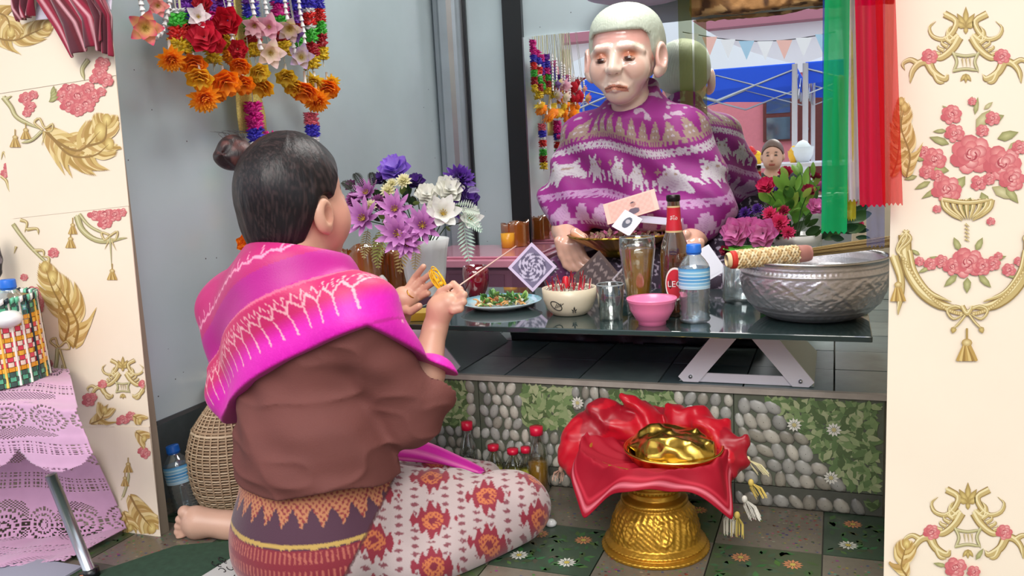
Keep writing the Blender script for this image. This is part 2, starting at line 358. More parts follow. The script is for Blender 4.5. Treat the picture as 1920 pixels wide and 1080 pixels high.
# printed tiles: pebbles, leaves, daisies
def pebble_zone(x, z):
    """where the print shows pebbles (True) or leaves: measured along the step"""
    zr = z/ZT
    if x > -.20: return x < -.165+(1-zr)*.26
    if x > -.28: return True
    if x > -.36: return zr > .75
    if x > -.52: return False
    if x > -.61: return zr > .7
    if x > -.75: return zr < .55
    if x > -.90: return True
    return zr < .5
m_print = VC('printed_ceramic', rough=.35, noise=.12, nscale=70)
zj = PY(1400, 905, YS)[2]
for t in range(5):
    x0 = -1.52+t*.325; x1 = x0+.325
    for (za, zb) in ((.002, zj-.001), (zj+.001, ZT-.014)):
        low = za < .01
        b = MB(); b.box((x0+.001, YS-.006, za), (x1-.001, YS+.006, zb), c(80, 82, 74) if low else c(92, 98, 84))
        tl = b.build('face_tile', m_print, pl, smooth=False)
        q = MB(); r = random.Random(t*2+int(low))
        dk = .7 if low else 1  # bottom course painted darker to stand for the shade on it
        z = za+.010
        while z < zb-.004:                                     # printed leaves
            x = x0+.008
            while x < x1-.008:
                if not pebble_zone(x, z):
                    for _ in range(2):
                        a = r.uniform(0, 6.3); l = r.uniform(.010, .018); d = V3(math.cos(a), 0, math.sin(a))*l; s2 = V3(-d[2], 0, d[0])*.6; p = V3(x+r.uniform(-.006, .006), YS-.0065-r.uniform(0, .002), z+r.uniform(-.006, .006))
                        p[0] = min(max(p[0], x0+l), x1-l); p[2] = min(max(p[2], za+l*.9), zb-l*.9) if zb-za > .06 else (za+zb)/2
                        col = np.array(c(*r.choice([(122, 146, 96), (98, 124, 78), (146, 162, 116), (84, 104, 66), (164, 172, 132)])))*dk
                        q.add([p-d, p+s2*.8-d*.2, p+s2*.5+d*.6, p+d, p-s2*.5+d*.6, p-s2*.8-d*.2], [tuple(range(6))], col)
                x += .0135
            z += .0125
        z = za+.014; ri = 0
        while z < zb-.006:                                     # printed pebbles
            x = x0+.013+(ri % 2)*.011
            while x < x1-.010:
                if pebble_zone(x, z):
                    big = 1.22 if x > -.2 else 1.
                    a, w = r.uniform(.0095, .0128)*big, r.uniform(.014, .019)*big; rot = r.uniform(-.6, .6)+(.6 if x > -.2 else 0)
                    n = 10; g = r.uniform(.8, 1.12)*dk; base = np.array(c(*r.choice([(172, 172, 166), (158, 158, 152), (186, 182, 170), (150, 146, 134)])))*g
                    rings = []
                    for (f, yy, cc) in ((1.12, .0005, base*.25), (1, .002, base*.75), (.62, .0042, base*1.05), (.05, .005, base*1.15)):
                        rings.append(([V3(min(x1-.001, max(x0+.001, x+f*(a*math.cos(k)*math.cos(rot)-w*math.sin(k)*math.sin(rot)))), YS-.006-yy, min(zb, max(za, z+f*(a*math.cos(k)*math.sin(rot)+w*math.sin(k)*math.cos(rot))))) for k in np.arange(n)*2*PI/n], cc))
                    q.grid([v for v, _ in rings], np.repeat(np.array([cc for _, cc in rings])[:, None, :], n, 1), wrapv=True); x += a*2+.005
                else: x += .012
            z += .031 if x0 < -.25 else .035; ri += 1
        if not low:
            for (fx, fz) in ((-.085, .72), (.0, .70), (-.005, .30), (-.60, .80), (-.34, .35), (-1.1, .6)):
                if x0 < fx < x1:
                    for k in range(11):
                        a = k*2*PI/11; d = V3(math.cos(a), 0, math.sin(a)); s2 = V3(-d[2], 0, d[0]); p = V3(fx, YS-.0105, fz*ZT)
                        q.add([p+d*.003, p+d*.011+s2*.003, p+d*.017, p+d*.011-s2*.003], [(0, 1, 2, 3)], c(226, 224, 214))
                    q.add([p+V3(math.cos(t2), -.2, math.sin(t2))*.005 for t2 in np.arange(8)*PI/4], [tuple(range(8))], c(196, 184, 130))
        if q.n: q.build('pebble_print', m_print, tl)['kind'] = 'stuff'
# walls
wl = struct(obox_slab('wall_left', (-4, YF+.004, -.02), (XL, YF+.03, ZR), m_paint))
wr = struct(obox_slab('wall_right', (.083, YF+.004, -.02), (3, YF+.03, ZR), m_paint))
wm = struct(obox_slab('wall_side', (XL-.02, YF+.031, .272), (XL, YM, ZR), m_metal))
struct(obox_slab('trim_3', (XL-.0005, YF+.002, .0), (XL+.0015, YF+.030, ZR), mat('dark_edge', c(150, 138, 120), .5)))
struct(obox_slab('trim_4', (XL-.02, YF+.031, .262), (XL+.003, YM, .272), mat('seam_dark', c(70, 76, 80), .5, .3)))
struct(obox_slab('wall_lower', (-1.70, YF+.031, -.02), (-1.64, YS+.02, .29), m_conc))
obb = MB(); obb.box((-1.64, 1.535, .16), (-1.622, 1.56, .19)); o = obb.build('wall_bracket', m_black, None, smooth=False, origin=(-1.64, 1.54, .16)); tag(o, 'small dark metal bracket low on the grey wall beside the blue-capped floor bottle', 'bracket')
wb = struct(obox_slab('wall_back', (XL, YM+.004, ZT-.02), (1.3, YM+.05, ZR), m_metal))
struct(obox_slab('wall_alcove_right', (1.25, YF+.031, -.02), (1.3, YM, ZR), m_paint))
mi = obox_slab('mirror', (-1.128, YM-.012, ZT+.002), (1.2, YM+.004, 1.29), m_mirror); tag(mi, 'large frameless wall mirror behind the shrine statue', 'mirror')
bs = MB(); bs.box((-1.205, YM-.02, ZT+.002), (-1.128, YM+.003, ZR-.01)); struct(bs.build('trim_5', m_black, None, smooth=False))
# rounded aluminium corner post
b = MB(); prof = [(-.0, 0), (.02, .008), (.035, .02), (.07, .024), (.085, .012), (.10, .012), (.103, .0)]
pts = []
for (u, v) in prof: pts.append((XL+.012+u, YM-.06-v*1.2))
pts += [(XL+.115, YM), (XL+.012, YM)]
P = [[(x, y, ZT) for x, y in pts], [(x, y, ZR) for x, y in pts]]; b.grid(P, wrapv=True)
o = b.build('trim_6', m_alu, None, smooth=False); struct(o)
b = MB(); b.box((XL+.117, YM-.01, ZT), (XL+.127, YM+.003, ZR)); struct(b.build('trim_7', m_black, None, smooth=False))
# ceiling above
struct(obox_slab('ceiling', (-4, .6, ZR), (3, YM+.05, ZR+.05), mat('ceiling_board', c(214, 208, 200), .8, noise=.05)))
# ------------------------------------------------------------------ flat wallpaper print drawn as thin ink shapes on the wall
class Ink:
    def __init__(s, Y, clip=None): s.b = MB(); s.Y = Y; s.clip = clip; s.l = 0
    def w(s, p, lay=0):
        q = PY(p[0], p[1], s.Y-.0009-lay*.00012-s.l*.000002); return q
    def _in(s, pts):
        if s.clip is None: return True
        for (x, y) in pts:
            if not s.clip(x, y): return False
        return True
    def poly(s, pts, col, lay=1):
        if not s._in(pts): return
        s.l += 1; s.b.add([s.w(p, lay) for p in pts], [tuple(range(len(pts)))], col)
    def fan(s, cx, cy, pts, c0, c1, lay=1):
        if not s._in(pts): return
        s.l += 1; n = len(pts); s.b.add([s.w((cx, cy), lay)]+[s.w(p, lay) for p in pts], [(0, i+1, (i+1) % n+1) for i in range(n)], [c0]+[c1]*n)
    def stroke(s, pts, w0, w1=None, col=(0, 0, 0), lay=1, taper=True, n=14):
        pts = np.array(pts, float); w1 = w0 if w1 is None else w1
        # Catmull-Rom
        if len(pts) > 2:
            e = np.vstack([2*pts[0]-pts[1], pts, 2*pts[-1]-pts[-2]]); o = []
            k = max(3, n//(len(pts)-1)+1)
            for i in range(1, len(e)-2):
                for t in np.arange(k)/k:
                    a, b_, c_, d = e[i-1], e[i], e[i+1], e[i+2]; o.append(.5*((2*b_)+(-a+c_)*t+(2*a-5*b_+4*c_-d)*t*t+(-a+3*b_-3*c_+d)*t**3))
            o.append(pts[-1]); pts = np.array(o)
        m = len(pts); s.l += 1
        for i in range(m-1):
            t = i/(m-1); t2 = (i+1)/(m-1)
            wa = (w0+(w1-w0)*t)*(min(1, 4*(1-t)+.15) if taper else 1)*.5; wb_ = (w0+(w1-w0)*t2)*(min(1, 4*(1-t2)+.15) if taper else 1)*.5
            d = pts[i+1]-pts[i]; d0 = pts[i]-pts[i-1] if i else d; d1 = pts[i+2]-pts[i+1] if i < m-2 else d
            na = nrm([-(d+d0)[1], (d+d0)[0]]); nb = nrm([-(d+d1)[1], (d+d1)[0]])
            q = [pts[i]-na*wa, pts[i+1]-nb*wb_, pts[i+1]+nb*wb_, pts[i]+na*wa]
            if s._in([q[0], q[2]]): s.b.add([s.w(p, lay) for p in q], [(0, 1, 2, 3)], col)
    def gold(s, pts, w0, w1=None, lay=1, tone=0):
        w1 = w0*.35 if w1 is None else w1; G = [(c(150, 122, 66), c(196, 172, 112), c(232, 216, 166)), (c(140, 130, 86), c(182, 172, 120), c(214, 206, 162))][tone]
        s.stroke(pts, w0, w1, G[0], lay); s.stroke(pts, w0*.74, w1*.7, G[1], lay+1)
        q = np.array(pts, float)+np.array([-.12*w0, -.16*w0]); s.stroke(q, w0*.28, w1*.25, G[2], lay+2)
    def leaf(s, x, y, a, L, w, tone=0):
        g = [(c(142, 140, 84), c(190, 186, 130)), (c(160, 132, 70), c(214, 190, 120)), (c(168, 158, 108), c(210, 202, 156))][tone]
        d = np.array([math.cos(a), -math.sin(a)]); q = np.array([-d[1], d[0]]); p = np.array([x, y])
        o = [p, p+d*L*.3+q*w*.45, p+d*L*.65+q*w*.38, p+d*L, p+d*L*.65-q*w*.38, p+d*L*.3-q*w*.45]
        s.fan(*(p+d*L*.45), o, g[1], g[0], 2)
    def rose(s, x, y, r, seed=0):
        q = random.Random(int(seed+x*7+y)); C = [c(196, 92, 98), c(214, 122, 122), c(232, 160, 152), c(243, 192, 182), c(206, 104, 108)]
        for ring, (rr, n, pr_) in enumerate(((.68, 7, .46), (.42, 6, .38), (.2, 4, .28))):
            for k in range(n):
                a = k*2*PI/n+ring*.5+q.uniform(-.2, .2); cx, cy = x+r*rr*math.cos(a), y+r*rr*.9*math.sin(a); R = r*pr_
                pts = [(cx+R*math.cos(t)*(1 if k % 2 else .85), cy+R*.85*math.sin(t)) for t in np.arange(9)*2*PI/9]
                s.fan(cx+R*.2*math.cos(a+PI), cy+R*.2*math.sin(a+PI), pts, C[(1+ring+k) % 4 if ring < 2 else 3], C[0 if k % 2 else 4], 3+ring)
        for k in range(5):
            a = q.uniform(0, 6); s.stroke([(x+r*.5*math.cos(a+t)*(.4+.12*t), y+r*.5*math.sin(a+t)*(.4+.12*t)) for t in (0, .6, 1.2, 1.8)], r*.07, r*.04, c(170, 62, 74), 7)
    def tassel(s, x, y, h, w):
        s.stroke([(x, y-h*.9), (x, y-h*.3)], w*.12, w*.12, c(172, 142, 80), 2, False)
        s.fan(x, y-h*.3, [(x+w*.28*math.cos(t), y-h*.28+w*.22*math.sin(t)) for t in np.arange(10)*PI/5], c(232, 212, 156), c(170, 136, 70), 4)
        for k in range(7):
            t = k/3-1; s.stroke([(x+t*w*.14, y-h*.15), (x+t*w*.4, y+h*.3), (x+t*w*.5, y+h*.5)], w*.17, w*.16, [c(186, 150, 80), c(214, 184, 116), c(156, 120, 58)][k % 3], 4, False)
    def plume(s, path, w, tone=0):
        pts = np.array(path, float); n = 26
        for i in range(n):
            t = i/(n-1)*(len(pts)-1); k = min(int(t), len(pts)-2); f = t-k; p = pts[k]*(1-f)+pts[k+1]*f; d = nrm(pts[k+1]-pts[k]); q = np.array([-d[1], d[0]])
            ww = w*math.sin(PI*min(.97, .18+.75*i/n))
            for sg in (-1, 1):
                cc = [c(176, 140, 72), c(208, 178, 110), c(228, 204, 146), c(190, 152, 90)][(i+(sg > 0)) % 4]
                s.stroke([p, p+q*sg*ww*.35+d*ww*.25, p+q*sg*ww*.55+d*ww*.75], w*.17, w*.05, cc, 2+(i % 3))
        e = pts[-1]; s.fan(e[0], e[1], [(e[0]+w*.17*math.cos(t), e[1]+w*.24*math.sin(t)) for t in np.arange(10)*PI/5], c(236, 214, 140), c(184, 150, 80), 6)
        s.stroke(path, w*.09, w*.04, c(150, 116, 60), 6)
    def scrollc(s, x, y, sx, sc=1.):
        """big acanthus C-scroll of the crown; sx = -1 left, 1 right"""
        f = lambda a, b_: (x+sx*a*sc, y+b_*sc)
        s.gold([f(52, 4), f(44, -8), f(56, -16), f(68, -4), f(62, 12), f(42, 18), f(26, 6), f(18, -16), f(40, -30), f(60, -28), f(70, -14)][::-1][2:9], 14*sc)
        s.gold([f(12, 14), f(24, 34), f(42, 50), f(60, 56)], 17*sc, 11*sc); s.gold([f(14, 10), f(30, 22), f(34, 6), f(26, -8)], 14*sc)
        for k in range(5): s.gold([f(20+k*7, 18+k*7), f(30+k*7, 10+k*8), f(33+k*6, 2+k*9)], 9*sc)
        s.gold([f(66, 58), f(86, 62), f(100, 78), f(104, 100)], 16*sc, 8*sc); s.gold([f(70, 62), f(60, 80), f(40, 92), f(32, 84)], 18*sc, 9*sc)
        s.gold([f(88, 64), f(104, 56), f(118, 64), f(114, 76)], 12*sc); s.gold([f(60, 78), f(52, 96), f(40, 100)], 13*sc)
    def crown(s, x, y, sc=1.):
        for (a, l) in ((PI/2, 40), (PI/2+.55, 32), (PI/2-.55, 32), (PI/2+1.1, 25), (PI/2-1.1, 25)): s.leaf(x, y, a, l*sc, 13*sc, 1)
        s.leaf(x, y-2*sc, -PI/2, 14*sc, 10*sc, 1)
        for sx in (-1, 1): s.scrollc(x, y+4*sc, sx, sc); s.rose(x+sx*68*sc, y+54*sc, 15*sc, 3)
        for sx in (-1, 1):
            s.gold([(x+sx*24*sc, y+46*sc), (x+sx*17*sc, y+64*sc), (x+sx*24*sc, y+84*sc)], 6*sc, 6*sc, 3, 1)
            s.gold([(x-24*sc, y+(65+sx*16)*sc), (x, y+(65+sx*12)*sc), (x+24*sc, y+(65+sx*16)*sc)], 6*sc, 6*sc, 3, 1)
        for k in (-7, 0, 7): s.gold([(x+k*sc, y+57*sc), (x+(k+2)*sc, y+73*sc)], 3*sc, 3*sc, 4)
        for a in (-PI/2, -PI/2+.6, -PI/2-.6): s.leaf(x, y+86*sc, a, 18*sc, 8*sc, 1)
    def done(s, name, parent): return s.b.build(name, VC('wallpaper_ink', rough=.6), parent, smooth=False)
m_wp = mat('cream_wallpaper', c(243, 227, 204), .55, noise=.035, nscale=5, bump=.04, bscale=12)
# right-hand wallpaper sheet
wpr = obox_slab('wallpaper_sheet', (.081, YF-.001, 0), (.9, YF+.004, ZR-.02), m_wp, wr)
k = Ink(YF-.001, lambda x, y: x > 1668)
for dy, sx in ((0, 1811), (892, 1815)):
    k.crown(sx, 52+dy)
def bouquet(k, dx, dy):
    for (x, y, a, L, w) in ((1800, 225, 1.9, 30, 13), (1795, 215, 2.6, 34, 8), (1780, 270, 2.8, 40, 16), (1735, 300, 2.8, 30, 13), (1720, 330, 3.4, 26, 10), (1830, 240, .9, 44, 22), (1828, 215, 1.4, 34, 10), (1850, 230, .4, 36, 20), (1870, 260, .3, 42, 20), (1890, 280, .5, 34, 16), (1860, 350, -.5, 48, 22), (1885, 350, -.9, 40, 18), (1810, 330, -2.2, 44, 20), (1780, 320, 3.0, 46, 20), (1765, 350, -2.6, 44, 12), (1840, 360, -1.2, 40, 20), (1820, 370, -1.9, 34, 20), (1745, 340, 3.6, 34, 12), (1900, 330, -.3, 26, 14), (1775, 245, 3.2, 26, 9), (1825, 200, 1.7, 20, 9), (1845, 205, .7, 22, 9)):
        k.leaf(x+dx, y+dy, a, L, w, 0 if (int(x) % 3) else 2)
    for (x, y, r) in ((1784, 215, 19), (1790, 250, 18), (1822, 290, 38), (1880, 305, 34), (1752, 298, 22), (1732, 285, 12), (1738, 322, 14), (1775, 355, 27), (1898, 335, 24), (1835, 343, 15), (1842, 245, 12), (1861, 222, 14), (1912, 276, 14), (1758, 330, 12), (1855, 335, 12), (1757, 392, 8), (1858, 415, 8), (1823, 190, 8)): k.rose(x+dx, y+dy, r)
    for s_ in (-1, 1):
        k.gold([(1814+dx+s_*46, 374+dy), (1814+dx+s_*40, 392+dy), (1814+dx+s_*10, 414+dy)], 12, 8)
    for q in range(7): k.gold([(1774+q*13+dx, 374+dy), (1780+q*11+dx, 392+dy), (1806+q*3+dx, 412+dy)], 12, 4, 2)
    k.gold([(1768+dx, 374+dy), (1814+dx, 380+dy), (1862+dx, 374+dy)], 9, 8, 4)
    for q in range(5): k.gold([(1810+dx, 420+q*7+dy), (1818+dx, 425+q*7+dy)], 5, 5, 3)
    # rose swag
    for (x, y, a, L, w) in ((1795, 515, -2.4, 34, 14), (1835, 515, -.8, 34, 14), (1814, 520, -1.6, 30, 16), (1775, 490, 2.9, 34, 12), (1855, 490, .3, 34, 12), (1800, 470, 2., 28, 14), (1830, 470, 1.1, 28, 14), (1745, 500, 3.6, 26, 9), (1885, 512, -.4, 26, 9), (1725, 478, 2.6, 20, 8), (1900, 495, .5, 22, 8)): k.leaf(x+dx, y+dy, a, L, w)
    for (x, y, r) in ((1814, 493, 30), (1786, 500, 17), (1842, 500, 17), (1765, 490, 13), (1862, 494, 14), (1745, 495, 12), (1892, 506, 13), (1724, 490, 9), (1872, 480, 8), (1910, 490, 9)): k.rose(x+dx, y+dy, r)
    for s_ in (-1, 1):
        f = lambda a, b_: (1814+dx+s_*a, b_+dy)
        k.gold([f(118, 440), f(112, 500), f(88, 545), f(50, 572), f(6, 578)], 24, 16); k.gold([f(108, 470), f(98, 510), f(70, 548), f(30, 566)], 10, 8, 4)
        n = 30
        for q in range(n):
            t = q/n; X = 128-120*t; Yq = 470+118*math.sin(t*PI/2)**.9; k.fan(*f(X, Yq), [f(X+4*math.cos(u), Yq+4*math.sin(u)) for u in np.arange(6)*PI/3], c(234, 216, 160), c(168, 136, 70), 5)
        k.gold([f(0, 584), f(22, 574), f(38, 582), f(26, 598), f(4, 588)], 6, 5, 4); k.gold([f(2, 588), f(14, 604), f(26, 616)], 5, 5, 4); k.leaf(*f(24, 612), -1.2 if s_ > 0 else -1.9, 14, 12, 1)
        for q in range(3): k.gold([f(110+q*5, 432), f(124-q*9, 448), f(132-q*3, 470), f(116+q*4, 485)], 6, 5, 4)
    k.gold([(1804+dx, 574+dy), (1814+dx, 588+dy), (1824+dx, 574+dy)], 10, 8, 5); k.tassel(1813+dx, 655+dy, 44, 36)
bouquet(k, 0, 0)
k.rose(1792, 1064, 20); k.rose(1826, 1072, 12); k.leaf(1775, 1062, 2.9, 26, 9); k.leaf(1830, 1050, 1., 26, 10)
k.plume([(1700, 330), (1706, 290), (1690, 240), (1696, 200)], 40); k.plume([(1672, 330), (1684, 290), (1690, 190)], 36)
k.gold([(1676, 480), (1690, 530), (1684, 590)], 18, 10); k.tassel(1684, 545, 40, 26)
k.plume([(1700, 1080), (1690, 1060), (1700, 1020)], 40)
k.done('wallpaper_print', wpr)
# left-hand wallpaper sheets (overlapping offcuts)
def sheet(poly, prox, lab, rot=0):
    b = MB(); P = [PY(x, y, YF-prox) for x, y in poly]; Q = [p+V3(0, .0012, 0) for p in P]; n = len(P)
    b.add(P+Q, [tuple(range(n))]+[tuple(range(2*n-1, n-1, -1))]+[(i, i+n, (i+1) % n+n, (i+1) % n) for i in range(n)])
    return b.build('wallpaper_sheet', m_wp, wl, smooth=False)
ex = lambda y: 204+.0965*y
base = sheet([(-400, -200), (ex(-200), -200), (ex(1010), 1010), (-400, 1080)], .0005, '')
s1 = sheet([(-400, -150), (ex(-150), -150), (ex(141), 141), (-5, 176), (-400, 225)], .0045, '')
s2 = sheet([(-5, 172), (ex(139)-1, 139), (ex(386), 386), (24, 410)], .003, '')
s3 = sheet([(22, 406), (ex(384)-1, 384), (ex(800), 800), (40, 800)], .002, '')
s4 = sheet([(215, 800), (ex(800)-2, 800), (ex(1006), 1006), (225, 1010)], .0035, '')
inq = lambda x0, x1, y0, y1: (lambda x, y: x0 < x < x1 and y0 < y < y1 and x < ex(y)-2)
def rcl(k, L):
    for (x, y, r) in L: k.rose(x, y, r)
k = Ink(YF-.0045, inq(-60, 250, -20, 168))
k.plume([(-40, 60), (20, 76), (60, 62), (90, 48)], 40); k.plume([(-30, 20), (10, 30), (20, 60)], 46); rcl(k, [(192, 120, 14), (186, 138, 14), (198, 150, 14), (176, 148, 9)]); k.gold([(165, 112), (154, 130), (158, 150)], 10, 6, 1, 1)
k.done('wallpaper_print', s1)
k = Ink(YF-.003, lambda x, y: x > 0 and x < ex(y)-2 and y > 176-.165*x and y < 400)
rcl(k, [(145, 180, 22), (130, 165, 18), (165, 170, 16), (128, 195, 16), (160, 195, 18), (115, 180, 12), (175, 182, 12), (145, 205, 14), (48, 185, 13), (56, 200, 11), (62, 178, 9), (190, 172, 9), (50, 212, 8)])
for a in range(8): k.leaf(105-a*2, 170+a*3, 2.6-a*.3, 22, 9)
k.gold([(6, 182), (20, 200), (34, 222), (80, 244)], 10, 7, 1, 1); k.gold([(10, 186), (22, 180)], 8, 8, 1, 1)
k.plume([(86, 246), (110, 268), (150, 282), (188, 246)], 70); k.plume([(90, 250), (130, 290), (175, 292), (205, 270)], 52); k.plume([(160, 275), (195, 262), (200, 225)], 52)
k.gold([(80, 244), (64, 230), (74, 222), (84, 240), (98, 232), (96, 246), (80, 246)], 4, 4, 4); k.gold([(78, 246), (60, 262), (40, 268)], 6, 6, 3, 1); k.tassel(28, 264, 24, 18); k.tassel(48, 250, 22, 18); k.gold([(84, 250), (78, 272)], 4, 3, 3)
k.done('wallpaper_print', s2)
k = Ink(YF-.0005, lambda x, y: x < 0 or (x < 24+.02*(y-410) and y > 180) or (x < ex(y)-2 and y > 800 and x < 214))
rcl(k, [(18, 312, 11), (10, 325, 9)]); k.gold([(2, 330), (12, 340), (18, 360)], 6, 5); k.gold([(14, 300), (6, 285), (2, 300)], 5); k.done('wallpaper_print', base)
k = Ink(YF-.002, lambda x, y: x > 24 and x < ex(y)-2 and y > 408-.1*(x-22)+2 and y < 797)
rcl(k, [(195, 402, 20), (178, 400, 14), (215, 402, 14), (196, 416, 14), (228, 398, 9), (100, 474, 10), (62, 550, 14), (68, 575, 14), (72, 562, 12), (45, 520, 7)])
k.gold([(142, 398), (155, 432), (188, 452), (238, 446)], 13, 8, 1, 1); k.gold([(146, 398), (168, 424), (200, 440)], 6, 5, 3, 1)
k.gold([(204, 440), (190, 436), (196, 450), (206, 442), (220, 434), (216, 450), (204, 444)], 4, 4, 4); k.gold([(205, 448), (196, 468)], 4); k.gold([(207, 448), (218, 470)], 4)
k.gold([(206, 446), (209, 500)], 4, 4, 3, 1); k.tassel(210, 514, 22, 17); k.gold([(128, 396), (131, 448)], 4, 4, 2, 1); k.tassel(132, 454, 22, 17); k.tassel(136, 428, 22, 15)
for (a, b_) in (((38, 412), (46, 436)), ((50, 430), (72, 440)), ((62, 470), (82, 482)), ((88, 500), (78, 480))): k.gold([a, ((a[0]+b_[0])/2+8, (a[1]+b_[1])/2-6), b_], 7)
k.gold([(24, 420), (38, 440), (56, 462), (80, 486), (92, 496)], 8, 5, 1, 1); k.gold([(30, 462), (26, 476)], 5)
k.plume([(140, 650), (146, 610), (128, 570), (98, 520)], 56); k.plume([(122, 640), (128, 600), (100, 545), (84, 500)], 46)
k.gold([(108, 652), (94, 640), (104, 634), (110, 650), (124, 640), (130, 654), (110, 654)], 4, 4, 6); k.gold([(108, 654), (104, 690), (90, 724), (60, 738)], 8, 5, 3, 1); k.gold([(112, 656), (122, 690), (128, 720)], 5, 4, 3); k.tassel(116, 704, 22, 14); k.tassel(127, 730, 22, 15); rcl(k, [(90, 682, 9), (88, 694, 7)])
k.crown(230, 690, .56); rcl(k, [(166, 750, 13), (174, 744, 8), (230, 790, 12), (245, 780, 9)]); k.plume([(170, 795), (190, 785), (196, 770)], 34); k.plume([(250, 780), (262, 788)], 26)
k.done('wallpaper_print', s3)
k = Ink(YF-.0035, inq(226, 320, 803, 1002))
k.gold([(216, 964), (230, 932), (240, 900), (240, 880)], 5, 5, 1, 1); k.tassel(240, 876, 20, 16); k.tassel(234, 902, 20, 14); k.plume([(244, 930), (262, 962), (285, 990)], 46); rcl(k, [(274, 850, 11), (266, 846, 8)]); k.plume([(255, 810), (270, 822)], 30); k.plume([(232, 960), (244, 990)], 30)
k.done('wallpaper_print', s4)
# ================================================================== PEOPLE AND THE STATUE
m_skin = VC('skin', rough=.42, noise=.04, nscale=30, bump=.05, bscale=120)
m_hair = VC('black_hair', rough=.42, spec=.35, bump=.25, bscale=40, aniso=(6, 6, .7))
m_cloth = VC('woven_cloth', rough=.75, sheen=.3, bump=.15, bscale=400)
m_satin = VC('silk_cloth', rough=.5, sheen=.08, bump=.12, bscale=350)
def hstreak(P, cen, s=60, seed=1):
    q = P-cen; r = np.linalg.norm(q, axis=1)+1e-6; az = np.arctan2(q[:, 1], q[:, 0]); A = np.stack([az*3, q[:, 2]/r*1.2, r*0], 1)
    return vnoise(A, s/6, seed)
# ---------------------------------------------------------------- kneeling woman
root = thing('person', (PY(600, 970, 1.47)[0], 1.47, 0), 'woman kneeling with her back turned, magenta silk shawl over brown shirt, holding up incense', 'person')
hb = math.radians(20); bf = V3(math.sin(hb), math.cos(hb), 0); br = V3(math.cos(hb), -math.sin(hb), 0); bz = V3(0, 0, 1)
BA = np.array([br, bf, bz])
chest = PY(568, 650, 1.47); belly = PY(592, 820, 1.46); pelv = PY(600, 975, 1.47); neckb = PY(560, 530, 1.46)
shL, shR = PY(462, 585, 1.56), PY(668, 598, 1.42); elR = PY(770, 775, 1.50); wrR = PY(815, 618, 1.66); elL = PY(690, 770, 1.74); wrL = PY(745, 604, 1.75)
hc = PY(552, 375, 1.50); hh = math.radians(17); hf = V3(math.sin(hh), math.cos(hh), 0); hr = V3(math.cos(hh), -math.sin(hh), 0); HA = np.array([hr, hf, bz])
hloc = lambda x, y, z: hc+hr*x+hf*y+bz*z
LY, RY = 1.745, 1.665
def fing(P, d, pts, Y, r=.0088):
    q = [PY(a, b_, Y+(e[0] if e else 0)) for a, b_, *e in pts]; return smin(d, chain(P, q, [r*(1-.1*i) for i in range(len(q))], .002), .0035)
HS = 1.06
def head_sdf(P): return head0(hc+(P-hc)/HS)*HS
def head0(P):
    d = ellp(P, hloc(0, -.005, .012), (.083, .102, .108), HA)
    d = smin(d, ellp(P, hloc(0, .03, -.055), (.067, .072, .075), HA), .03)
    for s in (-1, 1): d = smin(d, ellp(P, hloc(s*.042, .052, -.045), (.034, .036, .042), HA), .03)
    d = smin(d, ellp(P, hloc(0, .07, -.108), (.026, .024, .022), HA), .03)
    d = smin(d, cap(P, hloc(0, .094, .0), hloc(0, .112, -.04), .009, .013), .014)
    for s in (-1, 1):
        d = smin(d, cap(P, hloc(s*.013, .102, -.044), hloc(s*.012, .098, -.046), .008, .008), .006)
        d = smax(d, -ellp(P, hloc(s*.034, .106, -.002), (.02, .014, .011), HA), .012)
        d = smin(d, ellp(P, hloc(s*.034, .08, -.004), (.015, .015, .013), HA), .004)
        e = ellp(P, hloc(s*.088, -.004, -.03), (.013, .022, .034), HA); e = smax(e, -ellp(P, hloc(s*.102, .002, -.026), (.012, .013, .022), HA), .004)
        e = smin(e, ellp(P, hloc(s*.084, .006, -.056), (.009, .010, .012), HA), .006); d = smin(d, e, .005)
    d = smin(d, cap(P, hloc(-.02, .094, -.074), hloc(.02, .094, -.074), .006, .006), .006); d = smin(d, cap(P, hloc(-.018, .092, -.084), hloc(.018, .092, -.084), .007, .007), .005)
    return d
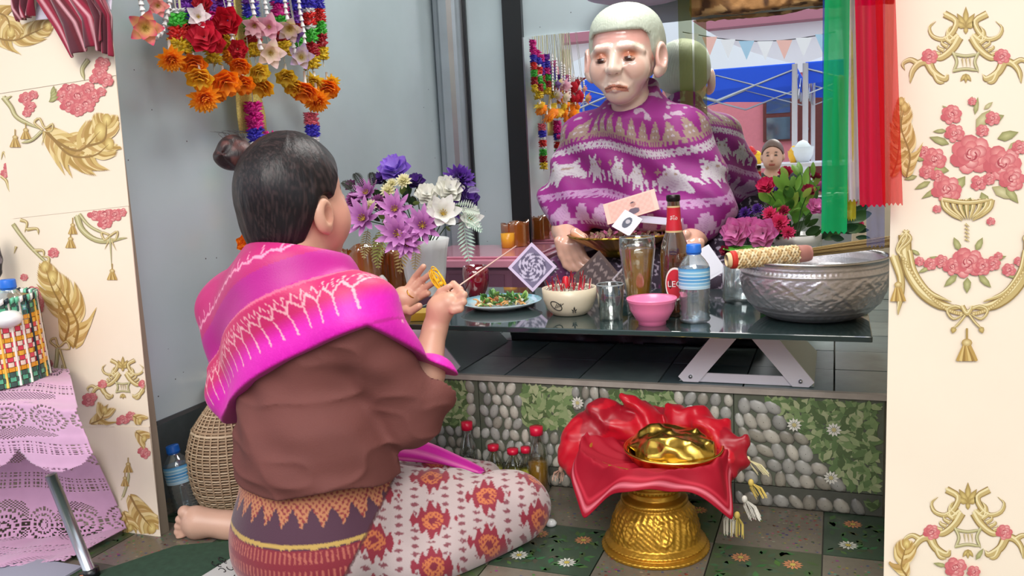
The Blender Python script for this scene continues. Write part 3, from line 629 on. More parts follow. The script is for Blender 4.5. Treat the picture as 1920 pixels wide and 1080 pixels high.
def body_sdf(P):
    d = head_sdf(P)
    d = smin(d, cap(P, hloc(0, -.03, -.05), neckb+bz*.0, .056, .066), .03)
    t = smin(ellp(P, chest, (.15, .095, .17), BA), ellp(P, belly, (.14, .11, .13), BA), .05); t = smin(t, ellp(P, pelv+bz*.03, (.16, .13, .12), BA), .05)
    t = smin(t, cap(P, shL, shR, .045, .045), .05); t = smin(t, cap(P, neckb, chest, .07, .09), .04); d = smin(d, t, .02)
    d = smin(d, chain(P, [shR, elR, PY(795, 700, 1.58), wrR], [.048, .041, .041, .025], .02), .015)
    d = smin(d, chain(P, [shL, PY(560, 720, 1.72), elL, PY(722, 690, 1.75), wrL], [.046, .045, .04, .036, .026], .02), .015)
    # left hand, palm open
    d = smin(d, cap(P, wrL, PY(757, 562, LY), .026, .029), .015); d = smin(d, cap(P, PY(756, 556, LY), PY(768, 560, LY), .021, .019), .012)
    for f in ([(762, 545), (778, 520, .01), (794, 500, .0)], [(767, 550), (790, 527, .01), (809, 512, .0)], [(770, 558), (795, 541, .01), (813, 530, .0)], [(770, 567), (788, 557, .01), (803, 550, .0)]): d = fing(P, d, f, LY)
    d = fing(P, d, [(752, 580, -.015), (770, 584, -.03), (786, 574, -.03)], LY, .0105)
    # right hand closed round the incense
    d = smin(d, cap(P, wrR, PY(826, 580, RY), .025, .029), .015); d = smin(d, cap(P, PY(826, 578, RY), PY(842, 568, RY), .028, .024), .012)
    for f in ([(846, 556, .01), (862, 543, .01), (850, 532, .02), (840, 540, .03)], [(852, 562, .0), (870, 553, .0), (858, 543, .02), (846, 550, .03)], [(854, 572, -.01), (869, 566, -.005), (858, 556, .02)], [(850, 582, -.015), (863, 579, -.01), (853, 570, .02)]): d = fing(P, d, f, RY, .0092)
    d = fing(P, d, [(816, 585, .01), (815, 563, .015), (826, 547, .01), (841, 538, .01)], RY, .0105)
    # left foot turned sole outwards
    fy = 1.50
    h = cap(P, PY(438, 985, fy+.02), PY(372, 978, fy-.01), .030, .034); h = smin(h, ellp(P, PY(364, 982, fy-.01), (.034, .022, .038)), .02)
    h = smin(h, ellp(P, PY(432, 990, fy+.02), (.036, .026, .034)), .02); d = smin(d, h, .01)
    d = smin(d, chain(P, [PY(440, 985, fy+.03), PY(520, 990, 1.55)], [.032, .05], .02), .01)
    for i, (x, y, r) in enumerate(((346, 960, .0155), (338, 974, .0115), (335, 986, .0105), (334, 997, .010), (337, 1007, .009))): d = smin(d, cap(P, PY(x+14, (y+985)/2, fy-.012), PY(x, y, fy-.022), r*.95, r), .004)
    return smax(d, .001-P[:, 2], .004)
V, Q = surfnet(body_sdf, (-1.52, 1.24, 0), (-.70, 1.92, 1.02), .0032)
base = np.tile(c(206, 158, 134), (len(V), 1)); q = (V-hc)@HA.T/HS
base = mixc(base, c(216, 150, 132), np.clip(1-np.linalg.norm(q-V3(.06, .05, -.04), axis=1)/.06, 0, .6))
base = mixc(base, c(150, 78, 72), ((np.abs(q[:, 0]) < .024) & (np.abs(q[:, 2]+.079) < .009) & (q[:, 1] > .08))*.9)
for s in (-1, 1):
    base = mixc(base, c(40, 28, 26), (((np.abs(q[:, 2]-.018-.004*np.cos((q[:, 0]-s*.036)*60)) < .0042) & (np.abs(q[:, 0]-s*.036) < .022)) & (q[:, 1] > .04))*.85)
    base = mixc(base, c(34, 24, 22), ((np.linalg.norm((q-V3(s*.034, .094, -.003))*V3(1, .6, 2.2), axis=1) < .0125))*.9)
    base = mixc(base, c(170, 100, 80), (np.linalg.norm((q-V3(s*.1, .004, -.028))*V3(1, 1.3, .8), axis=1) < .014)*.45)
ft = np.linalg.norm(V-PY(385, 985, 1.5), axis=1) < .12
base = mixc(base, c(214, 172, 150), ft*.8)
mesh_np('body', V, Q, m_skin, root, base)
# hair
zs = np.array([-.16, -.10, -.06, -.03, -.005, .02, .045, .075, .10, .14]); ys = np.array([-.06, -.045, -.030, -.022, .016, .036, .052, .070, .094, .2])
def hair_sdf(P): return hair0(hc+(P-hc)/HS)*HS
def hair0(P):
    q = (P-hc)@HA.T
    d = ellp(P, hloc(0, -.010, .014), (.095, .112, .120), HA); d = smin(d, ellp(P, hloc(0, -.05, -.058), (.064, .052, .052), HA), .03)
    d = d+.0025*(vnoise(np.stack([np.arctan2(q[:, 1], q[:, 0])*4, q[:, 2]*8, q[:, 1]*3], 1), 3.)-.5)
    d = smax(d, q[:, 1]-np.interp(q[:, 2], zs, ys), .006)
    d = smax(d, -ellp(P, hloc(.098, .004, -.028), (.03, .026, .042), HA), .004)
    return d
V, Q = surfnet(hair_sdf, hc-V3(.16, .16, .16), hc+V3(.16, .16, .17), .003)
st = hstreak(V, hloc(0, -.09, .06)); hcol = mixc(np.tile(c(22, 17, 20), (len(V), 1)), c(66, 50, 50), np.clip((st-.45)*1.6, 0, .6))
mesh_np('hair', V, Q, m_hair, root, hcol)
bc = PY(440, 288, 1.47)
def bun_sdf(P):
    q = P-bc; a = np.arctan2(q[:, 2], q[:, 0]); r = np.linalg.norm(q, axis=1)
    d = ellp(P, bc, (.042, .040, .036))+.0028*np.sin(a*3+r*160); d = smin(d, cap(P, bc, PY(492, 318, 1.48), .022, .026), .015); return d
V, Q = surfnet(bun_sdf, bc-.09, bc+.1, .0027); st = vnoise(V-bc, 90, 5)
mesh_np('hair_bun', V, Q, m_hair, root, mixc(np.tile(c(34, 20, 22), (len(V), 1)), c(108, 66, 62), np.clip((st-.45)*2, 0, .7)))
b = MB(); tc_ = PY(470, 306, 1.472); ax = nrm(PY(492, 318, 1.48)-bc); X_, Y_, _ = frame(ax)
for k in range(3): b.tube([tc_+ax*(k-1)*.006+(X_*math.cos(t)+Y_*math.sin(t))*(.025+.002*math.sin(5*t+k)) for t in np.arange(24)*2*PI/24], .0042, 6, closed=True)
b.build('hair_tie', mat('crimson_hair_tie', c(150, 30, 70), .6), root)
b = MB()
for k in range(34):
    t = rnd.uniform(-1, 1); p0 = hloc(rnd.uniform(-.04, .07), -.06+rnd.uniform(-.02, .02), -.085); b.tube([p0, p0+V3(-.012, -.02, -.02)*rnd.uniform(.4, 1.2), p0+V3(-.03*rnd.uniform(.1, 1), -.03, -.05*rnd.uniform(.5, 1.2))], [.0009, .0007, .0003], 3)
for k in range(14):
    p0 = bc+V3(rnd.uniform(-.03, .03), 0, .03); b.tube([p0, p0+V3(rnd.uniform(-.02, .02), 0, .012), p0+V3(rnd.uniform(-.05, .01), 0, .018)], [.0007, .0006, .0002], 3)
b.build('loose_hairs', mat('loose_hair', c(30, 24, 26), .4), root)
# shirt
wnk = lambda P, a=.004: a*(np.sin(P[:, 2]*42+P[:, 0]*34+7*vnoise(P, 6, 3))*.5+.8*(vnoise(P*V3(1, 1, 1.6), 15, 8)-.5)*2)
def ridge(P): n = 1-np.abs(2*vnoise(P*V3(.8, .8, 1.7)+P[:, [2, 0, 1]]*V3(.6, .6, 0), 11, 21)-1); return n**4
def torso(P, off=0):
    t = smin(ellp(P, chest, (.178+off, .122+off, .20+off), BA), ellp(P, belly, (.180+off, .150+off, .15+off), BA), .07)
    t = smin(t, ellp(P, PY(600, 905, 1.46), (.182+off, .158+off, .15+off), BA), .05)
    t = smin(t, cap(P, shL+bf*-.005, shR, .062+off, .062+off), .06); t = smin(t, cap(P, neckb-bf*.01, chest, .088+off, .10+off), .05)
    sl = chain(P, [shR, elR, PY(800, 735, 1.55)], [.068+off, .062+off, .060+off], .02)
    sL = chain(P, [shL, PY(520, 700, 1.68), elL], [.070+off, .066+off, .058+off], .02)
    return smin(smin(t, sl, .025), sL, .03)
hemz = PY(600, 936, 1.31)[2]
cuf0, cufn = PY(800, 712, 1.58), nrm(V3(.12, .2, 1.0)); el_n = nrm(PY(800, 735, 1.55)-elR)
A_z = PY(600, 600, 1.4)[2]
def shirt_sdf(P):
    d = torso(P)-.0055*ridge(P)*(P[:, 2] < A_z)+wnk(P, .0055)*np.clip((PY(600, 560, 1.4)[2]-P[:, 2])*8, .2, 1)
    d = smax(d, hemz+.010*np.sin((P[:, 0]+P[:, 1])*18)-P[:, 2], .004)
    arm = cap(P, cuf0-cufn*.02, cuf0+cufn*.3, .075, .12); d = np.maximum(d, -np.maximum(arm, -((P-cuf0)@cufn+(P-cuf0)@V3(.5, -.2, 0)*.8)))
    d = smax(d, -(cap(P, elR, wrR, .037, .05)-.002*0), .003)*1.0 if False else d
    d = np.maximum(d, (P-neckb)@nrm(V3(.1, .25, 1))-.02)
    return d
V, Q = surfnet(shirt_sdf, (-1.50, 1.24, .1), (-.76, 1.92, .86), .004)
mesh_np('shirt', V, Q, mat('brown_cotton', c(112, 62, 56), .8, noise=.08, nscale=12, bump=.15, bscale=300), root)
# shawl
A_, B_ = PY(415, 800, 1.45), PY(690, 607, 1.34); C_ = PY(768, 662, 1.50)
n1 = nrm(np.cross(B_-A_, bf)); n1 = n1 if n1[2] > 0 else -n1; t1 = nrm(B_-A_)
n2 = nrm(np.cross(C_-B_, br)); n2 = n2 if n2[2] > 0 else -n2
print('planes', n1, n2)
s_fold = .125
def shawl_w(P):
    w1 = (P-A_)@n1+.018*np.sin(np.clip(((P-A_)@t1)/np.linalg.norm(B_-A_), 0, 1)*PI)*-1; w2 = (P-B_)@n2; return w1, w2
def shawl_sdf(P):
    w1, w2 = shawl_w(P)
    off = .012+.007*(w1 < s_fold)+.003*np.sin(w1*60+P[:, 1]*20)
    d = smin(torso(P), smin(cap(P, shL, neckb-bf*.02, .07, .085), cap(P, shL, A_+bf*.06+bz*.07+br*.02, .062, .066), .05), .05)-off-.006*np.clip(w1*5, 0, 1)
    w = np.maximum(w1, w2); d = smax(d, -w, .003)
    nk = PY(566, 470, 1.47); d = np.maximum(d, (P-nk)@nrm(V3(.06, .30, 1)))
    d = np.maximum(d, -(cap(P, neckb-bz*.05, hc, .066, .072)))
    d = np.maximum(d, -(cap(P, PY(735, 640, 1.72), wrL, .04, .04)))
    return d
V, Q = surfnet(shawl_sdf, (-1.53, 1.22, .15), (-.74, 1.94, .9), .0034)
w1, w2 = shawl_w(V); w = np.where(w1 > -.002, w1, w2*.9); tt = (V-A_)@t1
cols = np.tile(c(222, 6, 178), (len(V), 1)).astype(float)
cols = mixc(cols, c(240, 40, 196), (vnoise(V, 260, 4) > .6)*.25)
up_ = np.clip((w-.045)/.03, 0, 1); cols = mixc(cols, c(206, 34, 104), up_)
ph = np.abs(((tt/.030) % 1)-.5)*2
zz = (w > .066) & (np.abs(w-.078-.020*ph) < .0032) | (w > .045) & (np.abs(w-.092-.018*np.abs(((tt/.015+.25) % 1)-.5)*2) < .0022)
pegs = (w > .034) & (w < .075) & (np.abs(((tt/.030+.0) % 1)-.5) < .055)
cols = mixc(cols, c(248, 190, 196), (zz | pegs)*.8)
cols = mixc(cols, c(226, 120, 150), ((np.abs(w-s_fold) < .004))*.7)
hi_ = w > s_fold+.003; cols = mixc(cols, c(184, 4, 138), hi_*1.0)
hi2 = w > s_fold+.055; cols = mixc(cols, c(196, 26, 106), hi2*.8)
cols = mixc(cols, c(248, 170, 200), (hi2 & (np.abs(w-s_fold-.075-.008*ph) < .003) | hi2 & (w < s_fold+.10) & (w > s_fold+.075) & (np.abs(((tt/.030) % 1)-.5) < .05))*.75)
cols = mixc(cols, c(176, 8, 120), (w < .0035)*.6)
mesh_np('shawl', V, Q, m_satin, root, cols)
# shawl tail lying over the lap
b = MB(); P = []; C = []
path = [PY(745, 840, 1.62), PY(800, 846, 1.70), PY(850, 862, 1.75), PY(915, 882, 1.78)]
for i, p in enumerate(path):
    hgt = [.055, .048, .034, .008][i]; row = []; cr = []
    for j in range(9):
        t = j/8; row.append(p+bz*hgt*(1-2*t)*.6+V3(0, -.03*math.sin(t*PI)+.004*math.sin(j*2.4), 0)); cr.append(c(206, 20, 160) if j % 3 else c(240, 120, 190))
    P.append(row); C.append(cr)
b.grid(P, C); o = b.build('shawl_tail', m_satin, root); md = o.modifiers.new('t', 'SOLIDIFY'); md.thickness = .008; md = o.modifiers.new('s', 'SUBSURF'); md.levels = md.render_levels = 2
# skirt
kn = PY(962, 950, 1.66); kn2 = PY(890, 915, 1.80)
def skirt_sdf(P):
    d = smin(ellp(P, PY(600, 965, 1.47), (.186, .168, .20), BA), ellp(P, PY(600, 1010, 1.45), (.19, .18, .13), BA), .04)
    d = smin(d, cap(P, PY(660, 960, 1.50), kn, .105, .072), .05); d = smin(d, cap(P, PY(700, 930, 1.62), kn2, .095, .070), .05)
    d = smin(d, cap(P, kn-bz*.02, PY(780, 1060, 1.46), .060, .060), .05)
    q = P-PY(745, 900, 1.42); r = np.linalg.norm(q, axis=1); a = np.arctan2(q[:, 2], q[:, 0])
    d = d+.006*np.sin(a*9+r*8)*np.clip(r*5, 0, 1)*np.clip((P[:, 0]-PY(745, 900, 1.42)[0])*10+.5, 0, 1)+.003*(vnoise(P, 22, 9)-.5)
    d = smax(d, P[:, 2]-(hemz+.014), .004)
    return smax(d, .002-P[:, 2], .003)
V, Q = surfnet(skirt_sdf, (-1.36, 1.12, 0), (-.5, 2.0, .26), .0034)
p1, p2 = PY(752, 880, 1.45), PY(650, 1075, 1.32); nn = nrm(np.cross(p2-p1, nrm(FW*V3(1, 1, 0)))); side = (V-p1)@nn
if (kn-p1)@nn < 0: side = -side
ang = np.arctan2(V[:, 1]-pelv[1], V[:, 0]-pelv[0]); z0 = hemz; zg = PY(610, 1033, 1.30)[2]
tv = (z0-V[:, 2])/(z0-zg)            # 0 at waist .. 1 at gold stripe
tv = tv+.35*np.clip((ang+PI*.5), -1.2, 0)*-1*.6*0+.10*np.cos(ang*1)*0
ua = ang*.19/.022
ph = np.abs((ua*.5 % 1)-.5)*2; ph2 = np.abs((ua*1.5+.3) % 1-.5)*2
col = np.tile(c(74, 36, 56), (len(V), 1)).astype(float)
fl_ = (tv < .30+.42*ph*(.7+.3*ph2)); dia = (np.sin(ua*9.4)*np.sin(V[:, 2]*520) > -.25)
col = mixc(col, c(196, 128, 84), (fl_ & dia)*.85); col = mixc(col, c(150, 40, 40), (fl_ & ~dia)*.7)
col = mixc(col, c(222, 196, 150), (np.abs(tv-.03) < .012)*.8)
col = mixc(col, c(196, 160, 80), (np.abs(tv-.97) < .04)*.9)
lo_ = tv > 1.02; col = mixc(col, c(128, 22, 40), lo_*1.); col = mixc(col, c(206, 120, 96), (lo_ & (np.sin(ua*14) > .35) & (np.abs((tv*3 % 1)-.5) < .33))*.55)
# ikat over the thighs
U = (V-kn)@nrm(V3(.9, .4, 0)); Wv = (V-kn)@nrm(V3(-.35, .75, .9))
iu, iv = U/.115, Wv/.095+.5*np.floor(U/.115); fu, fv = (iu % 1)-.5, (iv % 1)-.5
rr = np.abs(fu)*1.05+np.abs(fv)*1.1+.09*np.sin(fu*40)
ik = np.tile(c(176, 158, 156), (len(V), 1)).astype(float)
ik = mixc(ik, c(132, 22, 44), (rr < .43)*1.); ik = mixc(ik, c(196, 110, 60), (np.hypot(fu, fv) < .19)*(np.sin(fu*70)*np.sin(fv*60) > -.3)*.9); ik = mixc(ik, c(120, 20, 40), (np.hypot(fu, fv) < .07)*1.)
ik = mixc(ik, c(112, 24, 46), ((rr > .5) & (np.abs((U/.032) % 1-.5)*1.+np.abs((Wv/.017+np.floor(U/.032)*.5) % 1-.5)*1.0 < .30))*.9)
col = np.where((side > 0)[:, None], ik, col); col = mixc(col, c(70, 20, 30), (np.abs(side) < .003)*.7)
mesh_np('skirt', V, Q, m_cloth, root, col)
# ring
b = MB(); rc = PY(771, 551, LY-.006); ax = nrm(PY(790, 527, LY)-PY(767, 550, LY)); X_, Y_, _ = frame(ax)
b.tube([rc+(X_*math.cos(t)+Y_*math.sin(t))*.0118 for t in np.arange(20)*2*PI/20], .0016, 6, closed=True); b.build('finger_ring', mat('gold', c(214, 160, 70), .25, 1.0), root, label='thin gold finger ring')
# things she holds
b = MB(); p0, p1 = PY(846, 546, RY+.005), PY(968, 461, RY+.10)
b.tube([p0, p1], [.0019, .0015], 6); o = b.build('incense_stick', mat('incense', c(226, 190, 176), .7), None, origin=p0); tag(o, 'long thin incense stick held up in the kneeling woman\'s right hand', 'incense')
b = MB(); gc = PY(820, 527, LY-.045)
for k in range(7):
    w_ = rnd.uniform(.012, .02); hgt = rnd.uniform(.020, .03); off_ = V3(rnd.uniform(-.004, .012), 0, rnd.uniform(-.006, .004))
    b.tube([gc+off_+RT*w_*math.cos(t)*.6-RT*.012*math.sin(t)+UP*hgt*math.sin(t)+FW*.006*math.cos(2*t+k) for t in np.arange(20)*2*PI/20], .0014, 5, closed=True)
for k in range(3): b.ell(gc+V3((k-1)*.009, 0, .008-k*.007), .0055, 10, 6)
o = b.build('yellow_garland', mat('yellow_thread', c(240, 190, 30), .6), None, origin=gc); tag(o, 'small loop of yellow thread garland between the woman\'s hands', 'garland')
# ---------------------------------------------------------------- the statue
SY = 2.65; sc_ = PY(1172, 102, SY); sa = math.radians(-5); SA = np.array([[math.cos(sa), math.sin(sa), 0], [-math.sin(sa), math.cos(sa), 0], [0, 0, 1.]])
sl = lambda x, y, z: sc_+SA[0]*x+SA[1]*y+SA[2]*z
st = thing('statue', (sc_[0], 2.70, ZT+.06), 'seated painted statue of an old white-haired woman in a purple patterned shawl', 'statue')
def face(P):
    d = ellp(P, sl(0, .025, .03), (.106, .125, .112), SA); d = smin(d, ellp(P, sl(0, -.025, -.045), (.082, .088, .092), SA), .03)
    d = smin(d, ellp(P, sl(0, -.055, -.118), (.042, .042, .034), SA), .035)
    for s in (-1, 1):
        d = smin(d, ellp(P, sl(s*.056, -.062, -.05), (.036, .035, .042), SA), .03)
        d = smin(d, chain(P, [sl(s*.076, -.073, -.002), sl(s*.05, -.096, .012), sl(s*.016, -.104, .012)], [.010, .012, .010], .01), .012)
        d = smax(d, -ellp(P, sl(s*.042, -.118, -.022), (.026, .018, .0155), SA), .012)
        d = smin(d, ellp(P, sl(s*.042, -.084, -.022), (.023, .022, .0165), SA), .004)
        d = smin(d, chain(P, [sl(s*.066, -.084, -.026), sl(s*.043, -.102, -.0085), sl(s*.021, -.098, -.021)], [.0025, .0036, .0025], .003), .004)
        d = smin(d, chain(P, [sl(s*.062, -.086, -.030), sl(s*.043, -.100, -.038), sl(s*.022, -.097, -.030)], [.003, .004, .003], .003), .005)
        d = smin(d, ellp(P, sl(s*.017, -.112, -.056), (.0115, .012, .010), SA), .008); d = smax(d, -ellp(P, sl(s*.010, -.122, -.065), (.005, .006, .005), SA), .004)
        d = smax(d, -chain(P, [sl(s*.026, -.109, -.058), sl(s*.044, -.098, -.088)], [.003, .004], .002), .012)
        e = ellp(P, sl(s*.116, -.005, -.022), (.018, .030, .050), SA); e = smax(e, -ellp(P, sl(s*.127, -.022, -.016), (.013, .018, .030), SA), .007); e = smin(e, ellp(P, sl(s*.105, -.012, -.062), (.013, .016, .018), SA), .01); d = smin(d, e, .008)
    d = smin(d, cap(P, sl(0, -.102, .0), sl(0, -.124, -.052), .010, .0155), .014)
    d = smin(d, chain(P, [sl(-.034, -.094, -.106), sl(-.012, -.110, -.095), sl(0, -.110, -.097), sl(.012, -.110, -.095), sl(.034, -.094, -.106)], [.005, .0075, .007, .0075, .005], .004), .006)
    d = smin(d, chain(P, [sl(-.026, -.096, -.110), sl(0, -.108, -.110), sl(.026, -.096, -.110)], [.005, .0085, .005], .004), .005)
    for k in range(3): d = d+.0012*np.exp(-((P-sc_)@SA[2]-.028-k*.011)**2/.00001)*(np.abs((P-sc_)@SA[0]) < .06)*((P-sc_)@SA[1] < -.06)
    return d
handL = [(PY(1062, 432, 2.56), .040), (PY(1062, 458, 2.48), .036)]
def statue_sdf(P):
    d = face(P); d = smin(d, chain(P, [sl(0, .02, -.08), sl(.01, .03, -.17), sl(.01, .05, -.22)], [.058, .056, .08], .02), .02)
    d = smin(d, ellp(P, PY(1195, 320, 2.74), (.19, .12, .26)), .03); d = smin(d, cap(P, PY(1100, 265, 2.74), PY(1275, 255, 2.72), .055, .055), .04)
    for pts, rs in (([PY(1095, 265, 2.74), PY(1060, 390, 2.68), PY(1060, 432, 2.58), PY(1068, 462, 2.50)], [.055, .045, .040, .040]), ([PY(1285, 260, 2.72), PY(1325, 390, 2.64), PY(1306, 436, 2.56), PY(1292, 458, 2.50)], [.055, .045, .038, .038])): d = smin(d, chain(P, pts, rs, .02), .02)
    for s_, pts in ((1, [(1048, 452), (1054, 478), (1062, 497), (1072, 505)]), (1, [(1060, 458), (1067, 484), (1075, 500), (1084, 505)]), (1, [(1072, 460), (1080, 482), (1087, 496), (1095, 500)]), (1, [(1083, 458), (1091, 476), (1098, 487), (1104, 490)]), (1, [(1078, 436), (1094, 446), (1102, 456)])): d = smin(d, chain(P, [PY(x, y, 2.475) for x, y in pts], [.0155, .0135, .012, .0115], .004), .006)
    for pts in ([(1312, 455), (1308, 478), (1300, 492)], [(1302, 458), (1298, 482), (1290, 497)], [(1292, 460), (1287, 484), (1279, 498)], [(1282, 458), (1277, 478), (1270, 490)], [(1286, 440), (1272, 448), (1264, 458)]): d = smin(d, chain(P, [PY(x, y, 2.475) for x, y in pts], [.015, .0135, .0125], .004), .006)
    return d
V, Q = surfnet(statue_sdf, (sc_[0]-.40, 2.36, .34), (sc_[0]+.36, 2.92, 1.36), .0034)
q = (V-sc_)@SA.T; n_ = len(V); col = np.tile(c(240, 212, 196), (n_, 1)).astype(float)
dist = lambda x, y, z, k=(1, 1, 1): np.linalg.norm((q-V3(x, y, z))*V3(*k), axis=1)
col = mixc(col, c(238, 168, 160), np.clip((q[:, 2]-.0)*25, 0, .75)*(q[:, 1] < .02))
fr = q[:, 1] < -.045
col = mixc(col, c(222, 168, 146), np.clip(-(q[:, 2]+.16)*8, 0, .85))
for s in (-1, 1):
    col = mixc(col, c(208, 112, 66), fr*np.clip(1.5-dist(s*.044, -.09, -.010, (.75, .3, 1.5))/.018, 0, .85))
    col = mixc(col, c(214, 110, 80), fr*np.clip(1.2-dist(s*.056, -.09, -.05)/.03, 0, .25))
    bx = (q[:, 0]-s*.046)/.034; col = mixc(col, c(236, 232, 214), fr*((np.abs(bx) < 1) & (np.abs(q[:, 2]-.021+.007*bx*bx+s*bx*.006) < .0062))*.95)
    col = mixc(col, c(236, 170, 160), (dist(s*.12, -.02, -.02) < .03)*.5)
    col = mixc(col, c(120, 50, 30), (dist(s*.010, -.12, -.064) < .006)*.8)
li = fr & (np.abs(q[:, 0]) < .036) & (np.abs(q[:, 2]+.103+np.abs(q[:, 0])*.22) < .0085) & (q[:, 1] < -.085); col = mixc(col, c(206, 118, 84), li*.8)
col = mixc(col, c(120, 50, 34), (fr & (np.abs(q[:, 0]) < .035) & (np.abs(q[:, 2]+.1025+np.abs(q[:, 0])*.16) < .0018) & (q[:, 1] < -.085))*.9)
mesh_np('body', V, Q, VC('glossy_painted_skin', rough=.16, coat=.8), st, col)
m_eye = mat('painted_eye', c(30, 14, 10), .08, coat=1.)
for s in (-1, 1):
    b = MB(); b.ell(sl(s*.042, -.0945, -.0235), (.0205, .0165, .0098), 16, 10, ax=SA); e = b.build('eye', VC('eye_white', rough=.1, coat=1.), st); me = e.data
    cc = np.array([c(58, 26, 18) if abs(((Vector(v.co)+e.parent.location)-Vector(sl(s*.042, -.09, -.0225).tolist())).dot(Vector(SA[0].tolist()))) < .0125 else c(206, 160, 140) for v in me.vertices]); a4 = np.ones((len(cc), 4)); a4[:, :3] = cc; me.color_attributes['Col'].data.foreach_set('color', a4.ravel())
    b = MB(); b.ell(sl(s*.042+.003*0, -.1075, -.022), (.0045, .0022, .0045), 10, 6, ax=SA); b.build('pupil', m_eye, e)
def shair(P):
    q = (P-sc_)@SA.T
    d = ellp(P, sl(0, .028, .030), (.116, .137, .120), SA); d = smin(d, ellp(P, sl(0, .01, .078), (.098, .105, .068), SA), .03)
    zb = np.interp(q[:, 1], [-.16, -.09, -.05, -.03, .0, .05, .09, .2], [.062, .062, .056, .0, -.03, -.055, -.085, -.09])
    zb = np.where(q[:, 1] < -.05, .060-.9*np.clip(np.abs(q[:, 0])-.075, 0, .05), zb)
    d = smax(d, zb-q[:, 2], .008)
    a = np.arctan2(q[:, 1], q[:, 0]); return d+.0009*np.sin(a*90+q[:, 2]*120)
V, Q = surfnet(shair, sc_-V3(.17, .19, .16), sc_+V3(.17, .19, .18), .0032)
mesh_np('hair', V, Q, mat('painted_white_hair', c(198, 208, 192), .4, noise=.06, nscale=25, bump=.4, bscale=70, aniso=(1, 1, .25)), st)
# shawl
ELE = bmp(["....#....#......", "....##..##......", ".....####...o...", "....######.ooo..", "....#o##o#..o...", "...########.....", "..##########....", ".###########.##.", ".##.#######.###.", ".#..#######..##.", "....##.#.##...#.", "....##...##..##.", "....#.....#.....", "................"])
TOW = bmp(["....#....", "...###...", "...###...", "..#####..", "..#o#o#..", "..#####..", ".#######.", ".##o#o##.", ".#######.", "#########", "#.#.#.#.#", "#.#.#.#.#", "........."])
STR = bmp(["#.#.#.#.", "########", "#.###.##", "########", ".#.#.#.#", "........"])
nb_ = PY(1188, 205, 2.70)
def shawl2(P):
    d = ellp(P, PY(1198, 330, 2.75), (.235, .165, .25)); d = smin(d, cap(P, PY(1105, 262, 2.74), PY(1278, 252, 2.72), .085, .085), .05)
    d = smin(d, chain(P, [PY(1100, 268, 2.74), PY(1064, 372, 2.68), PY(1072, 412, 2.60)], [.085, .082, .062], .03), .04)
    d = smin(d, chain(P, [PY(1282, 262, 2.72), PY(1318, 365, 2.66), PY(1312, 415, 2.58)], [.085, .085, .062], .03), .04)
    d = smin(d, chain(P, [PY(1080, 395, 2.60), PY(1200, 410, 2.56), PY(1335, 395, 2.60)], [.05, .05, .06], .03), .05)
    d = smin(d, cap(P, nb_-V3(0, 0, .05), nb_+V3(0, .02, .06), .12, .078), .04)
    q = P-nb_; dia = q[:, 0]*.8+q[:, 2]; fo = np.clip(-q[:, 2]*7, 0, 1)
    d = d+.009*fo*np.sin(dia*46+5*vnoise(P, 6, 2))+.010*fo*(vnoise(P*V3(1, 1, 1.3), 13, 6)-.5)
    d = smax(d, (P-nb_-V3(0, .0, .052))@nrm(V3(-.16, -.62, 1)), .01); d = smax(d, -chain(P, [sl(0, .0, -.10), nb_+V3(0, -.03, -.01)], [.064, .052], .01), .008)
    d = smax(d, PY(1200, 448, 2.55)[2]+.02*np.sin(P[:, 0]*20)-P[:, 2], .02)
    return d
V, Q = surfnet(shawl2, (sc_[0]-.42, 2.36, .45), (sc_[0]+.38, 3.02, 1.12), .0036)
q = V-nb_; az = np.arctan2(q[:, 0], -q[:, 1]+.02); u = az*.22; v = q[:, 2]+.12*np.abs(u-.02)*np.sign(u-.02)*(-.5)+.03*np.sin(u*9)
pur = np.tile(c(132, 8, 116), (len(V), 1)).astype(float); wh = c(186, 184, 190); tan = c(150, 138, 110)
pur = mixc(pur, c(140, 18, 124), (vnoise(V, 9, 3) > .55)*.3)
S1 = .0046
def band(v0, v1): return (v < v0) & (v > v1)
row = band(-.025, -.105); k_ = samp(TOW, u/.0062, (v+.105)/.0062); pur = mixc(pur, tan, (row & (k_ == 1))*.8); pur = mixc(pur, wh, (row & (k_ == 2))*.8)
row = band(-.108, -.140); k_ = samp(STR, u/.0055, (v+.140)/.0055); pur = mixc(pur, wh, (row & (k_ == 1))*.85)
row = band(-.152, -.245); k_ = samp(ELE, u/.0068, (v+.247)/.0068, True); pur = mixc(pur, wh, (row & (k_ == 1))*.92); pur = mixc(pur, tan, (row & (k_ == 2))*.8)
row = band(-.258, -.29); k_ = samp(STR, u/.007, (v+.29)/.0065); pur = mixc(pur, c(186, 150, 190), (row & (k_ == 1))*.7)
row = band(-.298, -.37); k_ = samp(TOW, u/.0062, (v+.37)/.0062); pur = mixc(pur, c(196, 170, 200), (row & (k_ >= 1))*.6)
row = v > -.02; pur = mixc(pur, wh, (row & (vnoise(V, 60, 12) > .66))*.6)
dots = (np.sin(u*900)*np.sin(v*900) > .55); pur = mixc(pur, c(120, 40, 120), dots*.3)
mesh_np('shawl', V, Q, VC('ikat_cloth', rough=.65, sheen=.08, bump=.1, bscale=300), st, pur)
def lap(P):
    d = ellp(P, PY(1210, 520, 2.66), (.235, .24, .12)); d = smin(d, cap(P, PY(1345, 440, 2.64), PY(1375, 560, 2.60), .06, .085), .04); d = smin(d, cap(P, PY(1060, 520, 2.55), PY(1345, 540, 2.50), .07, .07), .05)
    d = d+.006*np.sin(P[:, 0]*60+8*vnoise(P, 6, 1)); return smax(d, ZT+.065-P[:, 2], .004)
V, Q = surfnet(lap, (sc_[0]-.42, 2.34, ZT+.03), (sc_[0]+.46, 2.96, .80), .0045)
